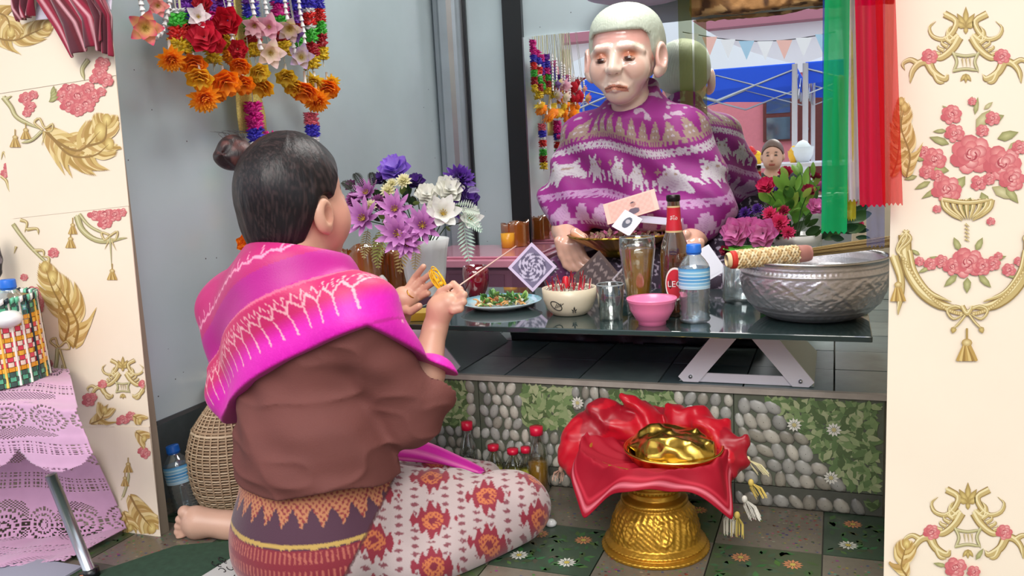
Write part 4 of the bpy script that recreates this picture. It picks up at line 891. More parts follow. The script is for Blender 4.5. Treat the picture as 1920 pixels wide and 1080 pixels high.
n9 = vnoise(V, 55, 4); n10 = vnoise(V, 120, 9); col = mixc(np.tile(c(40, 22, 48), (len(V), 1)), c(190, 176, 200), ((np.abs(n9-.5) < .045) & (n10 > .4))*.8); col = mixc(col, c(110, 26, 92), (vnoise(V, 7, 2) > .6)*.6)
mesh_np('skirt', V, Q, m_cloth, st, col)
# rock pedestal
def rock(P):
    d = np.maximum(np.maximum(np.abs(P[:, 0]-(sc_[0]+.05))-.37, np.abs(P[:, 1]-2.68)-.29), np.abs(P[:, 2]-ZT-.033)-.038); return d+.014*(vnoise(P, 12, 2)-.5)+.008*(vnoise(P, 36, 5)-.5)
V, Q = surfnet(rock, (sc_[0]-.47, 2.33, ZT-.03), (sc_[0]+.52, 3.04, ZT+.12), .007)
V[:, 2] = np.maximum(V[:, 2], ZT+.001)
o = mesh_np('rock_plinth', V, Q, mat('black_rock', c(34, 38, 42), .3, noise=.3, nscale=14, bump=.5, bscale=40), None, origin=(sc_[0], 2.68, ZT)); tag(o, 'rough black rock slab under the seated statue', 'plinth')
# ---------------------------------------------------------------- woman behind the camera, seen in the mirror
rw = PY(1449, 292, 7.0); rw[1] = 6.4-7.0
rt = thing('person', (rw[0], rw[1], 0), 'woman in a dark jacket sitting outside and seen small in the mirror', 'person')
L_ = lambda x, y, z: rw+V3(x, -y, z)*V3(1, -1, 1)    # y forward = +Y
def rbody(P):
    d = ellp(P, L_(0, -.01, .01), (.078, .095, .105)); d = smin(d, ellp(P, L_(0, .03, -.05), (.066, .062, .06)), .03)
    d = smin(d, cap(P, L_(0, .088, .0), L_(0, .105, -.03), .008, .012), .01); d = smin(d, cap(P, L_(-.02, .086, -.066), L_(.02, .086, -.066), .006, .006), .006)
    for s in (-1, 1): d = smin(d, ellp(P, L_(s*.08, 0, -.01), (.012, .02, .03)), .006); d = smax(d, -ellp(P, L_(s*.03, .098, .004), (.018, .012, .009)), .01)
    d = smin(d, cap(P, L_(0, -.01, -.06), L_(0, -.02, -.16), .05, .06), .02); d = smin(d, ellp(P, L_(0, -.02, -.34), (.17, .11, .22)), .05)
    d = smin(d, ellp(P, L_(0, -.01, -.60), (.18, .15, .13)), .05)
    for s in (-1, 1):
        d = smin(d, chain(P, [L_(s*.18, -.02, -.2), L_(s*.22, .02, -.42), L_(s*.10, .22, -.44)], [.05, .042, .026], .02), .02)
        d = smin(d, chain(P, [L_(s*.09, 0, -.63), L_(s*.2, .36, -.6), L_(s*.12, .30, -.70)], [.08, .06, .05], .03), .03)
        for k in range(4): d = smin(d, chain(P, [L_(s*.09, .24, -.43), L_(s*.05, .27+.0*k, -.42-.018*k), L_(s*.02, .27, -.42-.018*k)], [.018, .009, .008], .004), .006)
        d = smin(d, cap(P, L_(s*.09, .23, -.42), L_(s*.05, .25, -.39), .012, .010), .006)
    return d
V, Q = surfnet(rbody, rw-V3(.36, .25, .80), rw+V3(.36, .5, .16), .007)
q = V-rw; col = np.tile(c(206, 160, 138), (len(V), 1)).astype(float)
col = mixc(col, c(168, 80, 76), (np.abs(q[:, 0]) < .022)*(np.abs(q[:, 2]+.068) < .007)*(q[:, 1] > .05)*.9)
for s in (-1, 1):
    col = mixc(col, c(30, 22, 22), (np.linalg.norm((q-V3(s*.03, .085, .004))*V3(1, .4, 2.4), axis=1) < .014)*.95); col = mixc(col, c(50, 36, 34), (np.linalg.norm((q-V3(s*.032, .085, .026))*V3(.8, .4, 3), axis=1) < .014)*.8)
mesh_np('body', V, Q, m_skin, rt, col)
def rh(P):
    q = P-rw; d = ellp(P, L_(0, -.016, .014), (.086, .104, .115)); d = np.maximum(d, q[:, 1]-np.interp(q[:, 2], [-.1, -.02, .03, .06, .09, .13], [-.02, .0, .035, .062, .085, .14])); return smin(d, ellp(P, L_(0, -.11, .05), (.04, .035, .035)), .02)
V, Q = surfnet(rh, rw-V3(.13, .18, .13), rw+V3(.13, .15, .15), .006)
mesh_np('hair', V, Q, mat('brown_hair', c(92, 66, 52), .4, bump=.3, bscale=50), rt)
def rj(P):
    d = smin(ellp(P, L_(0, -.02, -.36), (.195, .135, .23)), cap(P, L_(-.17, -.02, -.2), L_(.17, -.02, -.2), .065, .065), .05)
    for s in (-1, 1): d = smin(d, chain(P, [L_(s*.18, -.02, -.2), L_(s*.225, .02, -.42), L_(s*.13, .19, -.44)], [.066, .056, .045], .02), .02)
    d = smax(d, -cap(P, L_(0, .14, -.1), L_(0, .14, -.5), .06, .045), .01); return np.maximum(d, -cap(P, L_(0, 0, -.05), L_(0, 0, -.17), .062, .06))+.004*(vnoise(P, 20, 3)-.5)
V, Q = surfnet(rj, rw-V3(.36, .25, .68), rw+V3(.36, .35, -.05), .008)
mesh_np('jacket', V, Q, mat('dark_jacket', c(44, 42, 52), .8), rt)
def rp(P):
    d = ellp(P, L_(0, -.01, -.62), (.19, .16, .13))
    for s in (-1, 1): d = smin(d, chain(P, [L_(s*.09, 0, -.64), L_(s*.2, .36, -.62), L_(s*.12, .26, -.74)], [.092, .072, .06], .03), .03)
    return d
V, Q = surfnet(rp, rw-V3(.36, .3, .84), rw+V3(.36, .5, -.45), .01); mesh_np('trousers', V, Q, mat('navy_trousers', c(40, 46, 70), .8), rt)
def rs(P): return np.maximum(ellp(P, L_(0, -.015, -.34), (.18, .122, .21)), -cap(P, L_(0, .04, -.1), L_(0, .0, -.16), .05, .05))
V, Q = surfnet(rs, rw-V3(.25, .2, .6), rw+V3(.25, .25, -.1), .008); mesh_np('blouse', V, Q, mat('maroon_blouse', c(120, 40, 52), .8), rt)
# ================================================================== TABLE AND OFFERINGS
ZTB = .450
def at(px, py, z=ZTB):
    p = PZ(px, py, z); return p, float((p-CAM)@FW)/FPX
def kof(p): return float((p-CAM)@FW)/FPX
m_glass = glassy('clear_glass', (.93, .96, .95), fac=.3)
m_plastic = glassy('clear_plastic', (.90, .95, .97), rough=.08, fac=.5, body=(.8, .88, .92), bfac=.10)
m_water = glassy('water', (.86, .92, .95), rough=.03, fac=.3)
m_white = mat('white_china', c(236, 238, 236), .2, coat=.4)
m_tabletop = mat('black_glass', c(36, 54, 54), .06, spec=.8, coat=.3)
m_wmetal = mat('white_coated_metal', c(226, 224, 232), .35)
m_dmetal = mat('grey_coated_metal', c(150, 166, 164), .3, .1)
xa, xb = PZ(1272, 716, ZT)[0], PZ(1527, 728, ZT)[0]; cR_ = (xa+xb)/2; hw = (xb-xa)/2; cL_ = PZ(862, 698, ZT)[0]-hw
tb = thing('table', (-.46, 2.12, ZT), 'low dark glass table on two white A-shaped legs, standing on the tiled platform', 'table')
b = MB(); b.box((-1.0, 1.83, ZTB-.013), (.072, 2.40, ZTB)); o = b.build('glass_top', m_tabletop, tb, smooth=False); md = o.modifiers.new('b', 'BEVEL'); md.width = .002; md.segments = 2
for cx in (cL_, cR_):
    yb = PZ(1400, 722, ZT)[1]; z0, z1 = ZT+.002, ZTB-.014; lg = None
    for s in (-1, 1):
        b = MB(); top = V3(cx+s*.012, 0, z1); bot = V3(cx+s*(hw-.004), 0, z0); t = .003
        V = [];
        for y in (yb+.004, yb+.36):
            for q in (top, bot): V += [(q[0]-t, y, q[2]), (q[0]+t, y, q[2])]
        b.add(V, [(0, 1, 3, 2), (4, 6, 7, 5), (0, 4, 5, 1), (2, 3, 7, 6), (0, 2, 6, 4), (1, 5, 7, 3)]); lg = b.build('leg', m_dmetal, tb, smooth=False)
        b = MB(); w = .044; ti = V3(cx+s*.010, 0, z1); to = V3(cx+s*(.010+w*.85), 0, z1); bo = V3(cx+s*hw, 0, z0+.012); bi = V3(cx+s*(hw-.012), 0, z0); bi2 = V3(cx+s*(hw-w-.004), 0, z0+.0)
        pl_ = [ti, to, bo, bi, bi2, V3(cx+s*.010, 0, z1-.030)]; V = [p+V3(0, yb-.002, 0) for p in pl_]+[p+V3(0, yb+.003, 0) for p in pl_]; n = 6
        b.add(V, [tuple(range(n)), tuple(range(2*n-1, n-1, -1))]+[(i, i+n, (i+1) % n+n, (i+1) % n) for i in range(n)]); b.build('flange', m_wmetal, lg, smooth=False)
        b = MB(); b.lathe([(.0001, -.006), (.0045, -.005), (.0045, 0)], (cx+s*(hw-.03), yb-.002, z0+.014), 12, axis=(0, 1, 0)); b.build('screw', m_alu, lg)
    b = MB(); b.box((cx-hw+.04, yb+.004, z0), (cx+hw-.04, yb+.009, z0+.022)); b.build('crossbar', m_wmetal, tb, smooth=False)
# --- plate of stir-fry
p, k = at(940, 576); pc = p
t = thing('dinner_plate', p, 'white plate with a pale blue rim, holding fried vegetables', 'plate')
b = MB(); R = 76*k
b.lathe([(0.001, .004), (R*.55, .004), (R*.62, .006), (R*.80, .014), (R, .020), (R*1.01, .019), (R*.82, .010), (R*.6, .0), (R*.5, .0), (.001, .001)], p, 48, [c(232, 238, 240)]*3+[c(150, 200, 214)]*1+[c(120, 186, 204), c(226, 236, 240)]+[c(236, 240, 242)]*4); b.build('plate', VC('glazed_plate', rough=.12, coat=.5), t)
fd = thing('stir_fry', p+V3(0, 0, .006), 'heap of fried greens and yellow strips lying on the blue-rimmed plate', 'food')
for i in range(48):
    b = MB(); a = rnd.uniform(0, 6.3); r = R*.55*math.sqrt(rnd.random()); q = p+V3(r*math.cos(a)*1.1, r*math.sin(a)*.8, .008+.030*(1-r/R)*rnd.random()); d = V3(rnd.uniform(-1, 1), rnd.uniform(-1, 1), rnd.uniform(-.1, .5))
    cc = c(*rnd.choice([(52, 92, 40), (40, 78, 34), (92, 122, 56), (70, 110, 50)]))
    b.petal(q, d, (rnd.uniform(-.4, .4), rnd.uniform(-.4, .4), 1), rnd.uniform(.022, .038), rnd.uniform(.010, .018), .5, .5, cc, [x*1.6 for x in cc]); o = b.build('leaf', VC('cooked_greens', rough=.3), fd); md = o.modifiers.new('s', 'SOLIDIFY'); md.thickness = .0012
for i in range(70):
    b = MB(); a = rnd.uniform(0, 6.3); r = R*.6*math.sqrt(rnd.random()); q = p+V3(r*math.cos(a)*1.1, r*math.sin(a)*.8, .008+.026*(1-r/R)*rnd.random()); d = nrm(V3(rnd.uniform(-1, 1), rnd.uniform(-1, 1), rnd.uniform(-.1, .4))); l = rnd.uniform(.014, .026)
    b.tube([q-d*l*.5, q+V3(0, 0, .003), q+d*l*.5], [.0018, .0026, .0016], 5, c(*rnd.choice([(222, 198, 120), (206, 150, 90), (236, 222, 170), (180, 110, 70)]))); b.build('strip', VC('fried_strip', rough=.35), fd)
# --- incense bowl
p, k = at(1069, 588); ib = p; R = 51*k
t = thing('incense_bowl', p, 'cream pottery bowl of ash with red incense stubs, small leaf mark on its side', 'bowl')
b = MB(); H = 50*k
prof = [(.001, .003), (R*.55, .002), (R*.58, 0), (R*.64, .002), (R*.84, H*.25), (R*.97, H*.6), (R, H), (R*.96, H*1.01), (R*.93, H*.9), (R*.9, H*.86), (.001, H*.88)]
b.lathe(prof, p, 48, [c(214, 202, 176)]*8+[c(150, 140, 128)]*3); b.build('bowl', VC('cream_pottery', rough=.3, noise=.04), t)
b = MB(); f_ = nrm((CAM-p)*V3(1, 1, 0)); r_ = V3(-f_[1], f_[0], 0)
for (u, v, a, l) in ((.012, .012, PI/2, .013), (.012, .010, PI/2+.8, .011), (.012, .010, PI/2-.8, .011), (.012, .008, PI/2+1.3, .007), (.012, .008, PI/2-1.3, .007)):
    def sp(x, z): ang = x/R; rr = np.interp(z, [H*.25, H*.6, H], [R*.84, R*.97, R])+.0006; return p+(f_*math.cos(ang)+r_*math.sin(ang))*rr+V3(0, 0, z)
    cs, sn = math.cos(a), math.sin(a); b.add([sp(u, v+.004), sp(u+cs*l*.5-sn*l*.2, v+.004+sn*l*.5+cs*l*.2), sp(u+cs*l, v+.004+sn*l), sp(u+cs*l*.5+sn*l*.2, v+.004+sn*l*.5-cs*l*.2)], [(0, 1, 2, 3)], c(40, 40, 36))
b.tube([sp(-.038+.016*math.cos(t_), .030+.011*math.sin(t_)-.004*math.cos(t_)) for t_ in np.arange(24)*2*PI/24], .0011, 5, c(20, 22, 24), closed=True)
for q in range(4): b.tube([sp(-.046+q*.006, .022+q*.002), sp(-.034+q*.006, .036+q*.0005)], .0008, 4, c(30, 32, 34))
b.build('painted_mark', VC('dark_glaze', rough=.4), t)
for i in range(44):
    a = rnd.uniform(0, 6.3); r = R*.8*math.sqrt(rnd.random()); q = p+V3(r*math.cos(a), r*math.sin(a), H*.84); h_ = rnd.uniform(.012, .05); b = MB(); cc = c(*rnd.choice([(190, 40, 60), (206, 60, 80), (226, 190, 180), (160, 150, 140), (176, 30, 50)]))
    b.tube([q, q+V3(rnd.uniform(-.012, .012), rnd.uniform(-.01, .01), h_)], [.0016, .0014], 5, cc); b.build('incense_stub', VC('dyed_stick', rough=.6), t)
b = MB()
for i in range(160):
    a = rnd.uniform(0, 6.3); r = R*.86*math.sqrt(rnd.random()); q = p+V3(r*math.cos(a), r*math.sin(a), H*.89+rnd.uniform(0, .006)); d = V3(rnd.uniform(-1, 1), rnd.uniform(-1, 1), rnd.uniform(0, .6))*.005; b.tube([q-d, q+d], .0012, 4, c(*rnd.choice([(186, 178, 166), (140, 132, 122), (210, 204, 190)])))
b.build('ash', VC('ash', rough=.9), t)['kind'] = 'stuff'
ar = thing('red_wax_candle', ib+V3(-.012, .012, H*.88), 'short red candle standing in the incense bowl', 'candle'); b = MB(); b.lathe([(.0075, -.004), (.0078, .03), (.004, .034), (.0003, .034)], ib+V3(-.012, .012, H*.88), 14); b.build('wax', mat('red_wax', c(200, 20, 40), .35), ar)
b = MB(); b.tube([ib+V3(-.012, .012, H*.88+.033), ib+V3(-.011, .012, H*.88+.041)], .0008, 5); b.build('wick', m_black, ar)
# --- tumbler
p, k = at(1146, 600); t = thing('glass_tumbler', p, 'small clear empty glass tumbler at the table edge beside the incense bowl', 'glass')
b = MB(); R = 26*k; H = 68*k; b.lathe([(.001, 0), (R*.82, 0), (R, H), (R*.95, H+.001), (R*.78, .006), (.001, .007)], p, 32); b.build('glass_body', m_glass, t)
b = MB(); b.lathe([(R*1.005, H-.0012), (R*1.01, H), (R*.94, H+.0016), (R*.93, H)], p, 32); b.build('rim', mat('glass_rim', c(170, 180, 182), .1, trans=.5), t)
# --- tall beer glass
p, k = at(1198, 590); t = thing('beer_glass', p, 'tall tapering glass of golden beer in front of the brown bottle', 'glass')
R = 34*k; H = 146*k; b = MB(); b.lathe([(.001, 0), (R*.60, 0), (R*.62, .006), (R*.74, H*.4), (R*.98, H*.85), (R*.96, H), (R*.92, H), (R*.93, H*.85), (R*.69, H*.4), (R*.54, .010), (.001, .010)], p, 36); b.build('glass_body', m_glass, t)
b = MB(); b.lathe([(.001, .011), (R*.52, .011), (R*.67, H*.4), (R*.905, H*.85), (.001, H*.86)], p, 32); b.build('beer', glassy('beer_liquid', (.98, .74, .2), fac=.05, body=(.95, .62, .10), bfac=.6, btrans=True), t)
b = MB(); b.lathe([(R*.94, H-.001), (R*.97, H+.001), (R*.91, H+.0015)], p, 36); b.build('rim', MATS['glass_rim'], t)
# --- beer bottle
p, k = at(1267, 590); k *= 1.0; t = thing('beer_bottle', p, 'tall brown glass beer bottle with a red neck label, standing behind the pink bowl', 'bottle')
f_ = nrm((CAM-p)*V3(1, 1, 0)); r_ = V3(-f_[1], f_[0], 0)
B = lambda L: [(r*k, h*k) for r, h in L]
b = MB(); b.lathe(B([(.5, 0), (24, 0), (27, 3), (27, 110), (24, 132), (15, 158), (12.5, 175), (11, 215), (11, 218), (9, 218), (9, 170), (.5, 166)]), p, 36); b.build('bottle_glass', glassy('brown_glass', (.46, .22, .05), rough=.03, fac=.35, body=(.12, .05, .015), bfac=.45), t)
b = MB(); b.lathe(B([(11.4, 212), (12.6, 214), (12.6, 222), (11.2, 224), (.5, 224)]), p, 21, fn=lambda a, z, i: .0006*np.sin(a*10)*(i < 3)); b.build('crown_cap', mat('dark_cap', c(40, 34, 34), .3, .7), t)
b = MB(); lb = B([(15.6, 158), (13.2, 175), (11.9, 204)]); b.lathe(lb, p, 32, [c(190, 20, 40), c(206, 30, 50), c(196, 22, 44)]); b.lathe(B([(15.8, 155), (15.8, 159)]), p, 32, c(216, 190, 140)); b.lathe(B([(12.1, 201), (11.9, 204)]), p, 32, c(216, 190, 140)); b.build('neck_label', VC('paper_label', rough=.4), t)
b = MB()
def bpt(u, v, R_, rr=.0006): a = u/R_; return p+(f_*math.cos(a)+r_*math.sin(a))*(R_+rr)+V3(0, 0, v)
R_ = 27*k; ov = [(math.cos(q)*.024, 62*k+math.sin(q)*.040) for q in np.arange(28)*2*PI/28]
b.add([bpt(0, 62*k, R_, .0007)]+[bpt(u, v, R_, .0006) for u, v in ov], [(0, i+1, (i+1) % 28+1) for i in range(28)], c(232, 226, 220))
b.add([bpt(0, 62*k, R_, .0011)]+[bpt(u*.86, 62*k+(v-62*k)*.88, R_, .0010) for u, v in ov], [(0, i+1, (i+1) % 28+1) for i in range(28)], c(196, 40, 54)); b.build('front_label', VC('paper_label', rough=.4), t)
def text(txt, name, size, cen, xd, yd, R_, m, parent, wrap=True):
    cu = bpy.data.curves.new(name, 'FONT'); cu.body = txt; cu.size = size; cu.align_x = 'CENTER'; cu.align_y = 'CENTER'; cu.extrude = .0
    o = bpy.data.objects.new(name, cu); COL.objects.link(o); bpy.context.view_layer.update(); me = o.to_mesh(); bm_ = bmesh.new(); bm_.from_mesh(me); bmesh.ops.subdivide_edges(bm_, edges=[e for e in bm_.edges if e.calc_length() > size*.2], cuts=2); bmesh.ops.triangulate(bm_, faces=bm_.faces)
    V = np.array([v.co[:] for v in bm_.verts]); F = [tuple(v.index for v in f.verts) for f in bm_.faces]; bm_.free(); o.to_mesh_clear(); bpy.data.objects.remove(o)
    if not len(V): return
    W_ = [cen(u, v) for u, v in V[:, :2]]; return mesh_np(name, np.array(W_), F, m, parent, smooth=False)
m_wink = mat('white_ink', c(240, 236, 230), .5)
text('LEO', 'lettering', .020, lambda u, v: bpt(u, 62*k+v, R_, .0016), 0, 0, R_, m_wink, t)
text('ลีโอ', 'lettering', .012, lambda u, v: bpt(u, 182*k+v, 12.9*k, .0014), 0, 0, 0, m_wink, t)
# --- pink bowl
p, k = at(1223, 607); t = thing('plastic_bowl', p, 'small bright pink plastic bowl at the front edge of the table', 'bowl')
b = MB(); b.lathe(B([(.5, 3), (22, 3), (23, 0), (26, 0), (26, 6), (30, 9), (41, 28), (44, 42), (46, 44), (46, 49), (44, 49), (39, 30), (27, 12), (.5, 10)]), p, 44); b.build('bowl', mat('pink_plastic', c(240, 128, 172), .3, coat=.2), t)
b = MB(); b.lathe(B([(46, 46), (47.2, 48), (46.5, 50), (44, 49.5)]), p, 44); b.build('rim', MATS['pink_plastic'], t)
# --- water bottles
def water_bottle(p, k, label, H=147., tilt=None, group=None, nm='water_bottle', sc=1.):
    t = thing(nm, p, label, 'bottle', group); s = k*sc; B2 = lambda L: [(r*s, h*s) for r, h in L]
    prof = [(.5, 2), (20, 0), (27, 4)]
    for i in range(6): prof += [(29, 8+i*10), (26.6, 13+i*10)]
    prof += [(28.6, 70), (28.6, 102), (26, 110), (20, 119), (13, 127), (11.5, 131), (11.5, 134)]
    b = MB(); b.lathe(B2(prof), p, 32); bd = b.build('bottle_body', m_plastic, t)
    b = MB(); b.lathe(B2([(.5, 3), (24, 4)]+[(27.6 if i % 2 == 0 else 25.4, 8+i*5) for i in range(12)]+[(27.2, 70), (27.2, 96), (.5, 96.5)]), p, 32); b.build('water', m_water, t)
    b = MB(); pr2 = B2([(28.8, 66), (28.9, 76), (28.9, 86), (28.9, 96), (28.8, 104)]); b.lathe(pr2, p, 40, [c(190, 220, 236), c(120, 180, 220), c(70, 150, 210), c(150, 205, 232), c(60, 150, 214)], fn=lambda a, z, i: 0*a)
    b.build('label', VC('printed_film', rough=.3), t)
    b = MB()
    for q in range(5):
        y0 = 70+q*6.5; b.lathe(B2([(29.2, y0), (29.2, y0+1.6)]), p, 40, c(214, 238, 246))
    b.build('label_stripes', VC('printed_film', rough=.3), t)
    b = MB(); b.lathe(B2([(11.5, 128), (13, 129), (13, 131)]), p, 24, c(60, 140, 220)); b.lathe(B2([(.5, 147), (12.5, 147), (13.6, 145), (14.2, 133), (14.2, 131.5), (11, 131.5)]), p, 48, fn=lambda a, z, i: .0003*np.sin(a*24)*(1 < i < 5)); b.build('cap', mat('blue_cap', c(30, 110, 214), .35), t)
    return t
p, k = at(1303, 604); water_bottle(p, k, 'clear water bottle with blue cap and label, on the glass table by the pink bowl')
# --- glass jar behind the silver bowl
p, k = at(1390, 566); t = thing('glass_jar', p, 'wide clear glass half hidden behind the left side of the silver bowl', 'glass'); b = MB(); b.lathe(B([(.5, 0), (30, 0), (35, 10), (33, 70), (31, 72), (31, 66), (32, 12), (.5, 6)]), p, 32); b.build('glass_body', m_plastic, t)
# --- silver bowl
p, k = at(1524, 592); p = p.copy(); t = thing('silver_bowl', p, 'large round silver bowl embossed with diamonds and scrolls, at the right end of the table', 'bowl')
def relief(a, z, i):
    h_ = z/k; m1 = np.clip((h_-22)/4, 0, 1)*np.clip((86-h_)/4, 0, 1); n_ = 11
    u = a*n_/(2*PI); w = (h_-54)/64.; d1 = np.abs(((u+w+.5) % 1)-.5); d2 = np.abs(((u-w+.5) % 1)-.5)
    lines = np.exp(-(np.minimum(d1, d2)/.05)**2)*.8; Pn = np.stack([np.cos(a)*8, np.sin(a)*8, np.full_like(a, h_*.11)], 1)
    scr = np.sin(9*vnoise(Pn, 3.2, 5)*PI)*.5+.5*np.sin(u*2*PI*3+np.sin(h_*.35)*2)
    lo = np.exp(-((h_-90)/2.2)**2)*1.2+np.exp(-((h_-101)/2.0)**2)*1.0+(np.abs(h_-95.5) < 3)*.5*np.sin(a*90)+(h_ < 18)*(h_ > 3)*.6*np.sin(a*44)+np.exp(-((h_-20)/1.6)**2)
    return (m1*(lines+scr*.55)+lo)*k*1.5
H_ = 112; rs_ = []
for i in range(71):
    h_ = i/70*H_; r = np.interp(h_, [0, 3, 12, 30, 52, 76, 92, 100, 108, 112], [70, 82, 99, 117, 127, 131, 130, 127, 129, 131]); rs_.append((r, h_))
b = MB(); b.lathe(B(rs_), p, 300, fn=relief); b.lathe(B([(131, 112), (127, 113), (123, 106), (124, 84), (112, 34), (90, 12), (.5, 10)]), p, 64); b.lathe(B([(.5, 1), (70, 0)]), p, 48)
b.build('bowl', mat('silver', c(214, 210, 214), .34, .82, noise=.12, nscale=60, bump=.2, bscale=200), t)
b = MB(); b.lathe(B([(130, 109), (133, 111), (133, 114), (129, 115), (126, 112)]), p, 96); b.build('rolled_rim', mat('bright_silver', c(206, 204, 206), .22, 1.), t); sb_ = p; kb = k
b = MB(); b.lathe(B([(.5, 96), (123, 96)]), p, 48); t2 = thing('holy_water', p+V3(0, 0, 90*k), 'still water filling the silver bowl', 'water'); b.build('surface', m_water, t2)
# --- broom lying over the bowl
zb = ZTB+122*kb; h0, h1, h2 = PZ(1362, 488, zb), PZ(1500, 476, zb+.004), PZ(1672, 452, zb+.012)
t = thing('hand_broom', (h0+h1)/2, 'short hand broom with woven rattan grip and brown straw bristles, lying across the silver bowl', 'broom')
ax = nrm(h1-h0); X_, Y_, _ = frame(ax); Lh = np.linalg.norm(h1-h0); b = MB()
b.tube([h0+ax*Lh*q for q in (0, .02, .5, 1)], [.013, .0165, .0175, .0155], 20, c(222, 196, 150)); b.build('grip_core', VC('rattan', rough=.6), t)
b = MB(); 
for s_ in range(9):
    for sg in (-1, 1):
        pts = [h0+ax*Lh*(.13+q*.83/30)+(X_*math.cos(sg*q*.42+s_*2*PI/9)+Y_*math.sin(sg*q*.42+s_*2*PI/9))*(.0182+.0011*sg*math.cos(q*PI)) for q in range(31)]; b.tube(pts, .0026, 5, [c(232, 208, 160), c(206, 172, 120), c(238, 220, 180)][s_ % 3])
b.build('woven_rattan', VC('rattan', rough=.6), t)['kind'] = 'stuff'
b = MB(); b.tube([h0+ax*Lh*q for q in (.05, .07, .11, .125)], [.0185, .0198, .0198, .0185], 24, c(206, 50, 40)); b.build('red_band', VC('rattan', rough=.6), t)
b = MB(); b.tube([h0+ax*Lh*q for q in (.95, .98, 1.1, 1.14)], [.0178, .0192, .0185, .016], 24, c(190, 130, 120)); b.build('binding', VC('rattan', rough=.6), t)
b = MB(); dirb = nrm(h2-h1); Xb, Yb, _ = frame(dirb); Lb = np.linalg.norm(h2-h1)
for i in range(300):
    a = rnd.uniform(0, 6.3); r = math.sqrt(rnd.random()); e = (Xb*math.cos(a)*1.0+Yb*math.sin(a)*.6)*r; l = Lb*rnd.uniform(.75, 1.03)
    e2 = e*.034 if abs(dirb@V3(0,0,1)) < 2 else e; b.tube([h1+ax*-.01+e*.013, h1+dirb*l*.45+e*.018, h1+dirb*l+e2*V3(1, 1, .6)], [.0009, .0008, .0006], 3, c(*rnd.choice([(176, 150, 92), (150, 122, 72), (196, 172, 118), (124, 100, 60)])))
b.build('bristles', VC('straw', rough=.7), t)['kind'] = 'stuff'
# --- red candle cup
p, k = at(894, 556, ZTB); t = thing('candle_cup', p, 'dark red glass candle cup standing behind the plate', 'candle holder'); b = MB(); b.lathe(B([(.5, 0), (14, 0), (18, 6), (24, 24), (25, 44), (23, 58), (21.5, 58), (23, 42), (20, 20), (.5, 8)]), p, 32); b.build('cup', glassy('red_glass', (.55, .03, .06), fac=.3, body=(.25, .01, .03), bfac=.6), t)
b = MB(); b.lathe(B([(.5, 9), (19, 9), (23.5, 40), (.5, 41)]), p, 24); b.build('wax', mat('red_wax', c(170, 16, 40), .4), t)
# --- white jar, gold box, amber holders, vase
p, k = at(716, 556); t = thing('porcelain_jar', p, 'tiny white lidded porcelain jar on a pale pink foot, beside the amber candle holders', 'jar'); b = MB(); b.lathe(B([(.5, 10), (14, 11), (16, 20), (12, 32), (6, 40), (.5, 42)]), p, 24); b.build('jar', m_white, t); b = MB(); b.lathe(B([(.5, 0), (20, 0), (21, 6), (16, 10), (.5, 11)]), p, 24); b.build('foot', mat('pale_pink', c(226, 170, 172), .4), t)
p, k = at(776, 602); t = thing('gift_box', p, 'flat golden printed box on the left end of the glass table', 'box'); b = MB(); b.obox(p+V3(0, .03, .011), V3(.042, .01, 0), V3(-.008, .035, 0), V3(0, 0, .010), c(206, 170, 60)); b.build('box', VC('gold_card', rough=.35, metal=.3), t, smooth=False)
b = MB()
for i in range(7): b.obox(p+V3(-.034+i*.0115, -.0060+i*.0028, .011), V3(.003, .0007, 0), V3(0, .0008, 0), V3(0, 0, .004+.002*(i % 2)), c(90, 60, 20))
b.build('print', VC('gold_card'), t, smooth=False)['kind'] = 'stuff'
m_amber = glassy('amber_glass', (.62, .20, .04), rough=.05, fac=.35, body=(.42, .13, .02), bfac=.62)
def amber(p, w, h, lab, sl=0.):
    t = thing('candle_holder', p, lab, 'candle holder'); b = MB(); n = 8; seg = 28; P = []
    for z in np.linspace(0, 1, 7):
        row = []
        for i in range(seg):
            a = i*2*PI/seg; r = w*(1+.05*math.sin(5*a+2)+.04*math.sin(9*a)+.02*math.sin(13*a+z*3))/max(abs(math.cos(a)), abs(math.sin(a)))**.55; row.append(p+V3(r*math.cos(a), r*math.sin(a), h*z*(1+sl*math.cos(a)+.05*math.sin(4*a)*z)))
        P.append(row)
    P.append([p+(q-p)*V3(.8, .8, .97) for q in P[-1]]); P.append([p+(q-p)*V3(.78, .78, .3) for q in P[-2]]); P.append([p+V3(0, 0, .28*h)]*seg); b.grid(P, wrapv=True); b.build('holder', m_amber, t)
    b = MB(); b.lathe([(.001, h*.3), (w*.6, h*.3), (w*.6, h*.62), (.001, h*.62)], p, 20); b.build('candle', mat('amber_wax', c(200, 110, 30), .5), t)
    b = MB(); 
    for i in range(6): a = -2.6+i*.4; b.tube([p+V3(math.cos(a)*w*1.0, math.sin(a)*w*1.0, h*z_) for z_ in (.05, .35, .7, .98)], .0022, 5)
    b.build('bark_ridges', mat('amber_ridge', c(150, 66, 16), .25, coat=.5), t)
p, k = at(684, 556); amber(p, 36*k, 96*k, 'large amber glass candle holder like a tree stump, beside the woman\'s shoulder', .08)
p, k = at(742, 545); amber(p, 22*k, 80*k, 'narrow brown amber candle holder between the stump holder and the white vase', -.05)
p, k = at(800, 552); vp = p; vk = k; t = thing('flower_vase', p, 'white ridged china vase on the left of the table', 'vase')
b = MB(); b.lathe(B([(.5, 0), (31, 0), (33, 3), (38, 40), (44, 85), (48, 104), (46, 105), (41, 84), (30, 6), (.5, 5)]), p, 72, fn=lambda a, z, i: .0016*np.sin(a*18+z*120)*(2 < i < 6)); 
b.build('vase', mat('white_vase', c(240, 246, 246), .3, noise=.03, bump=.12, bscale=60), t)
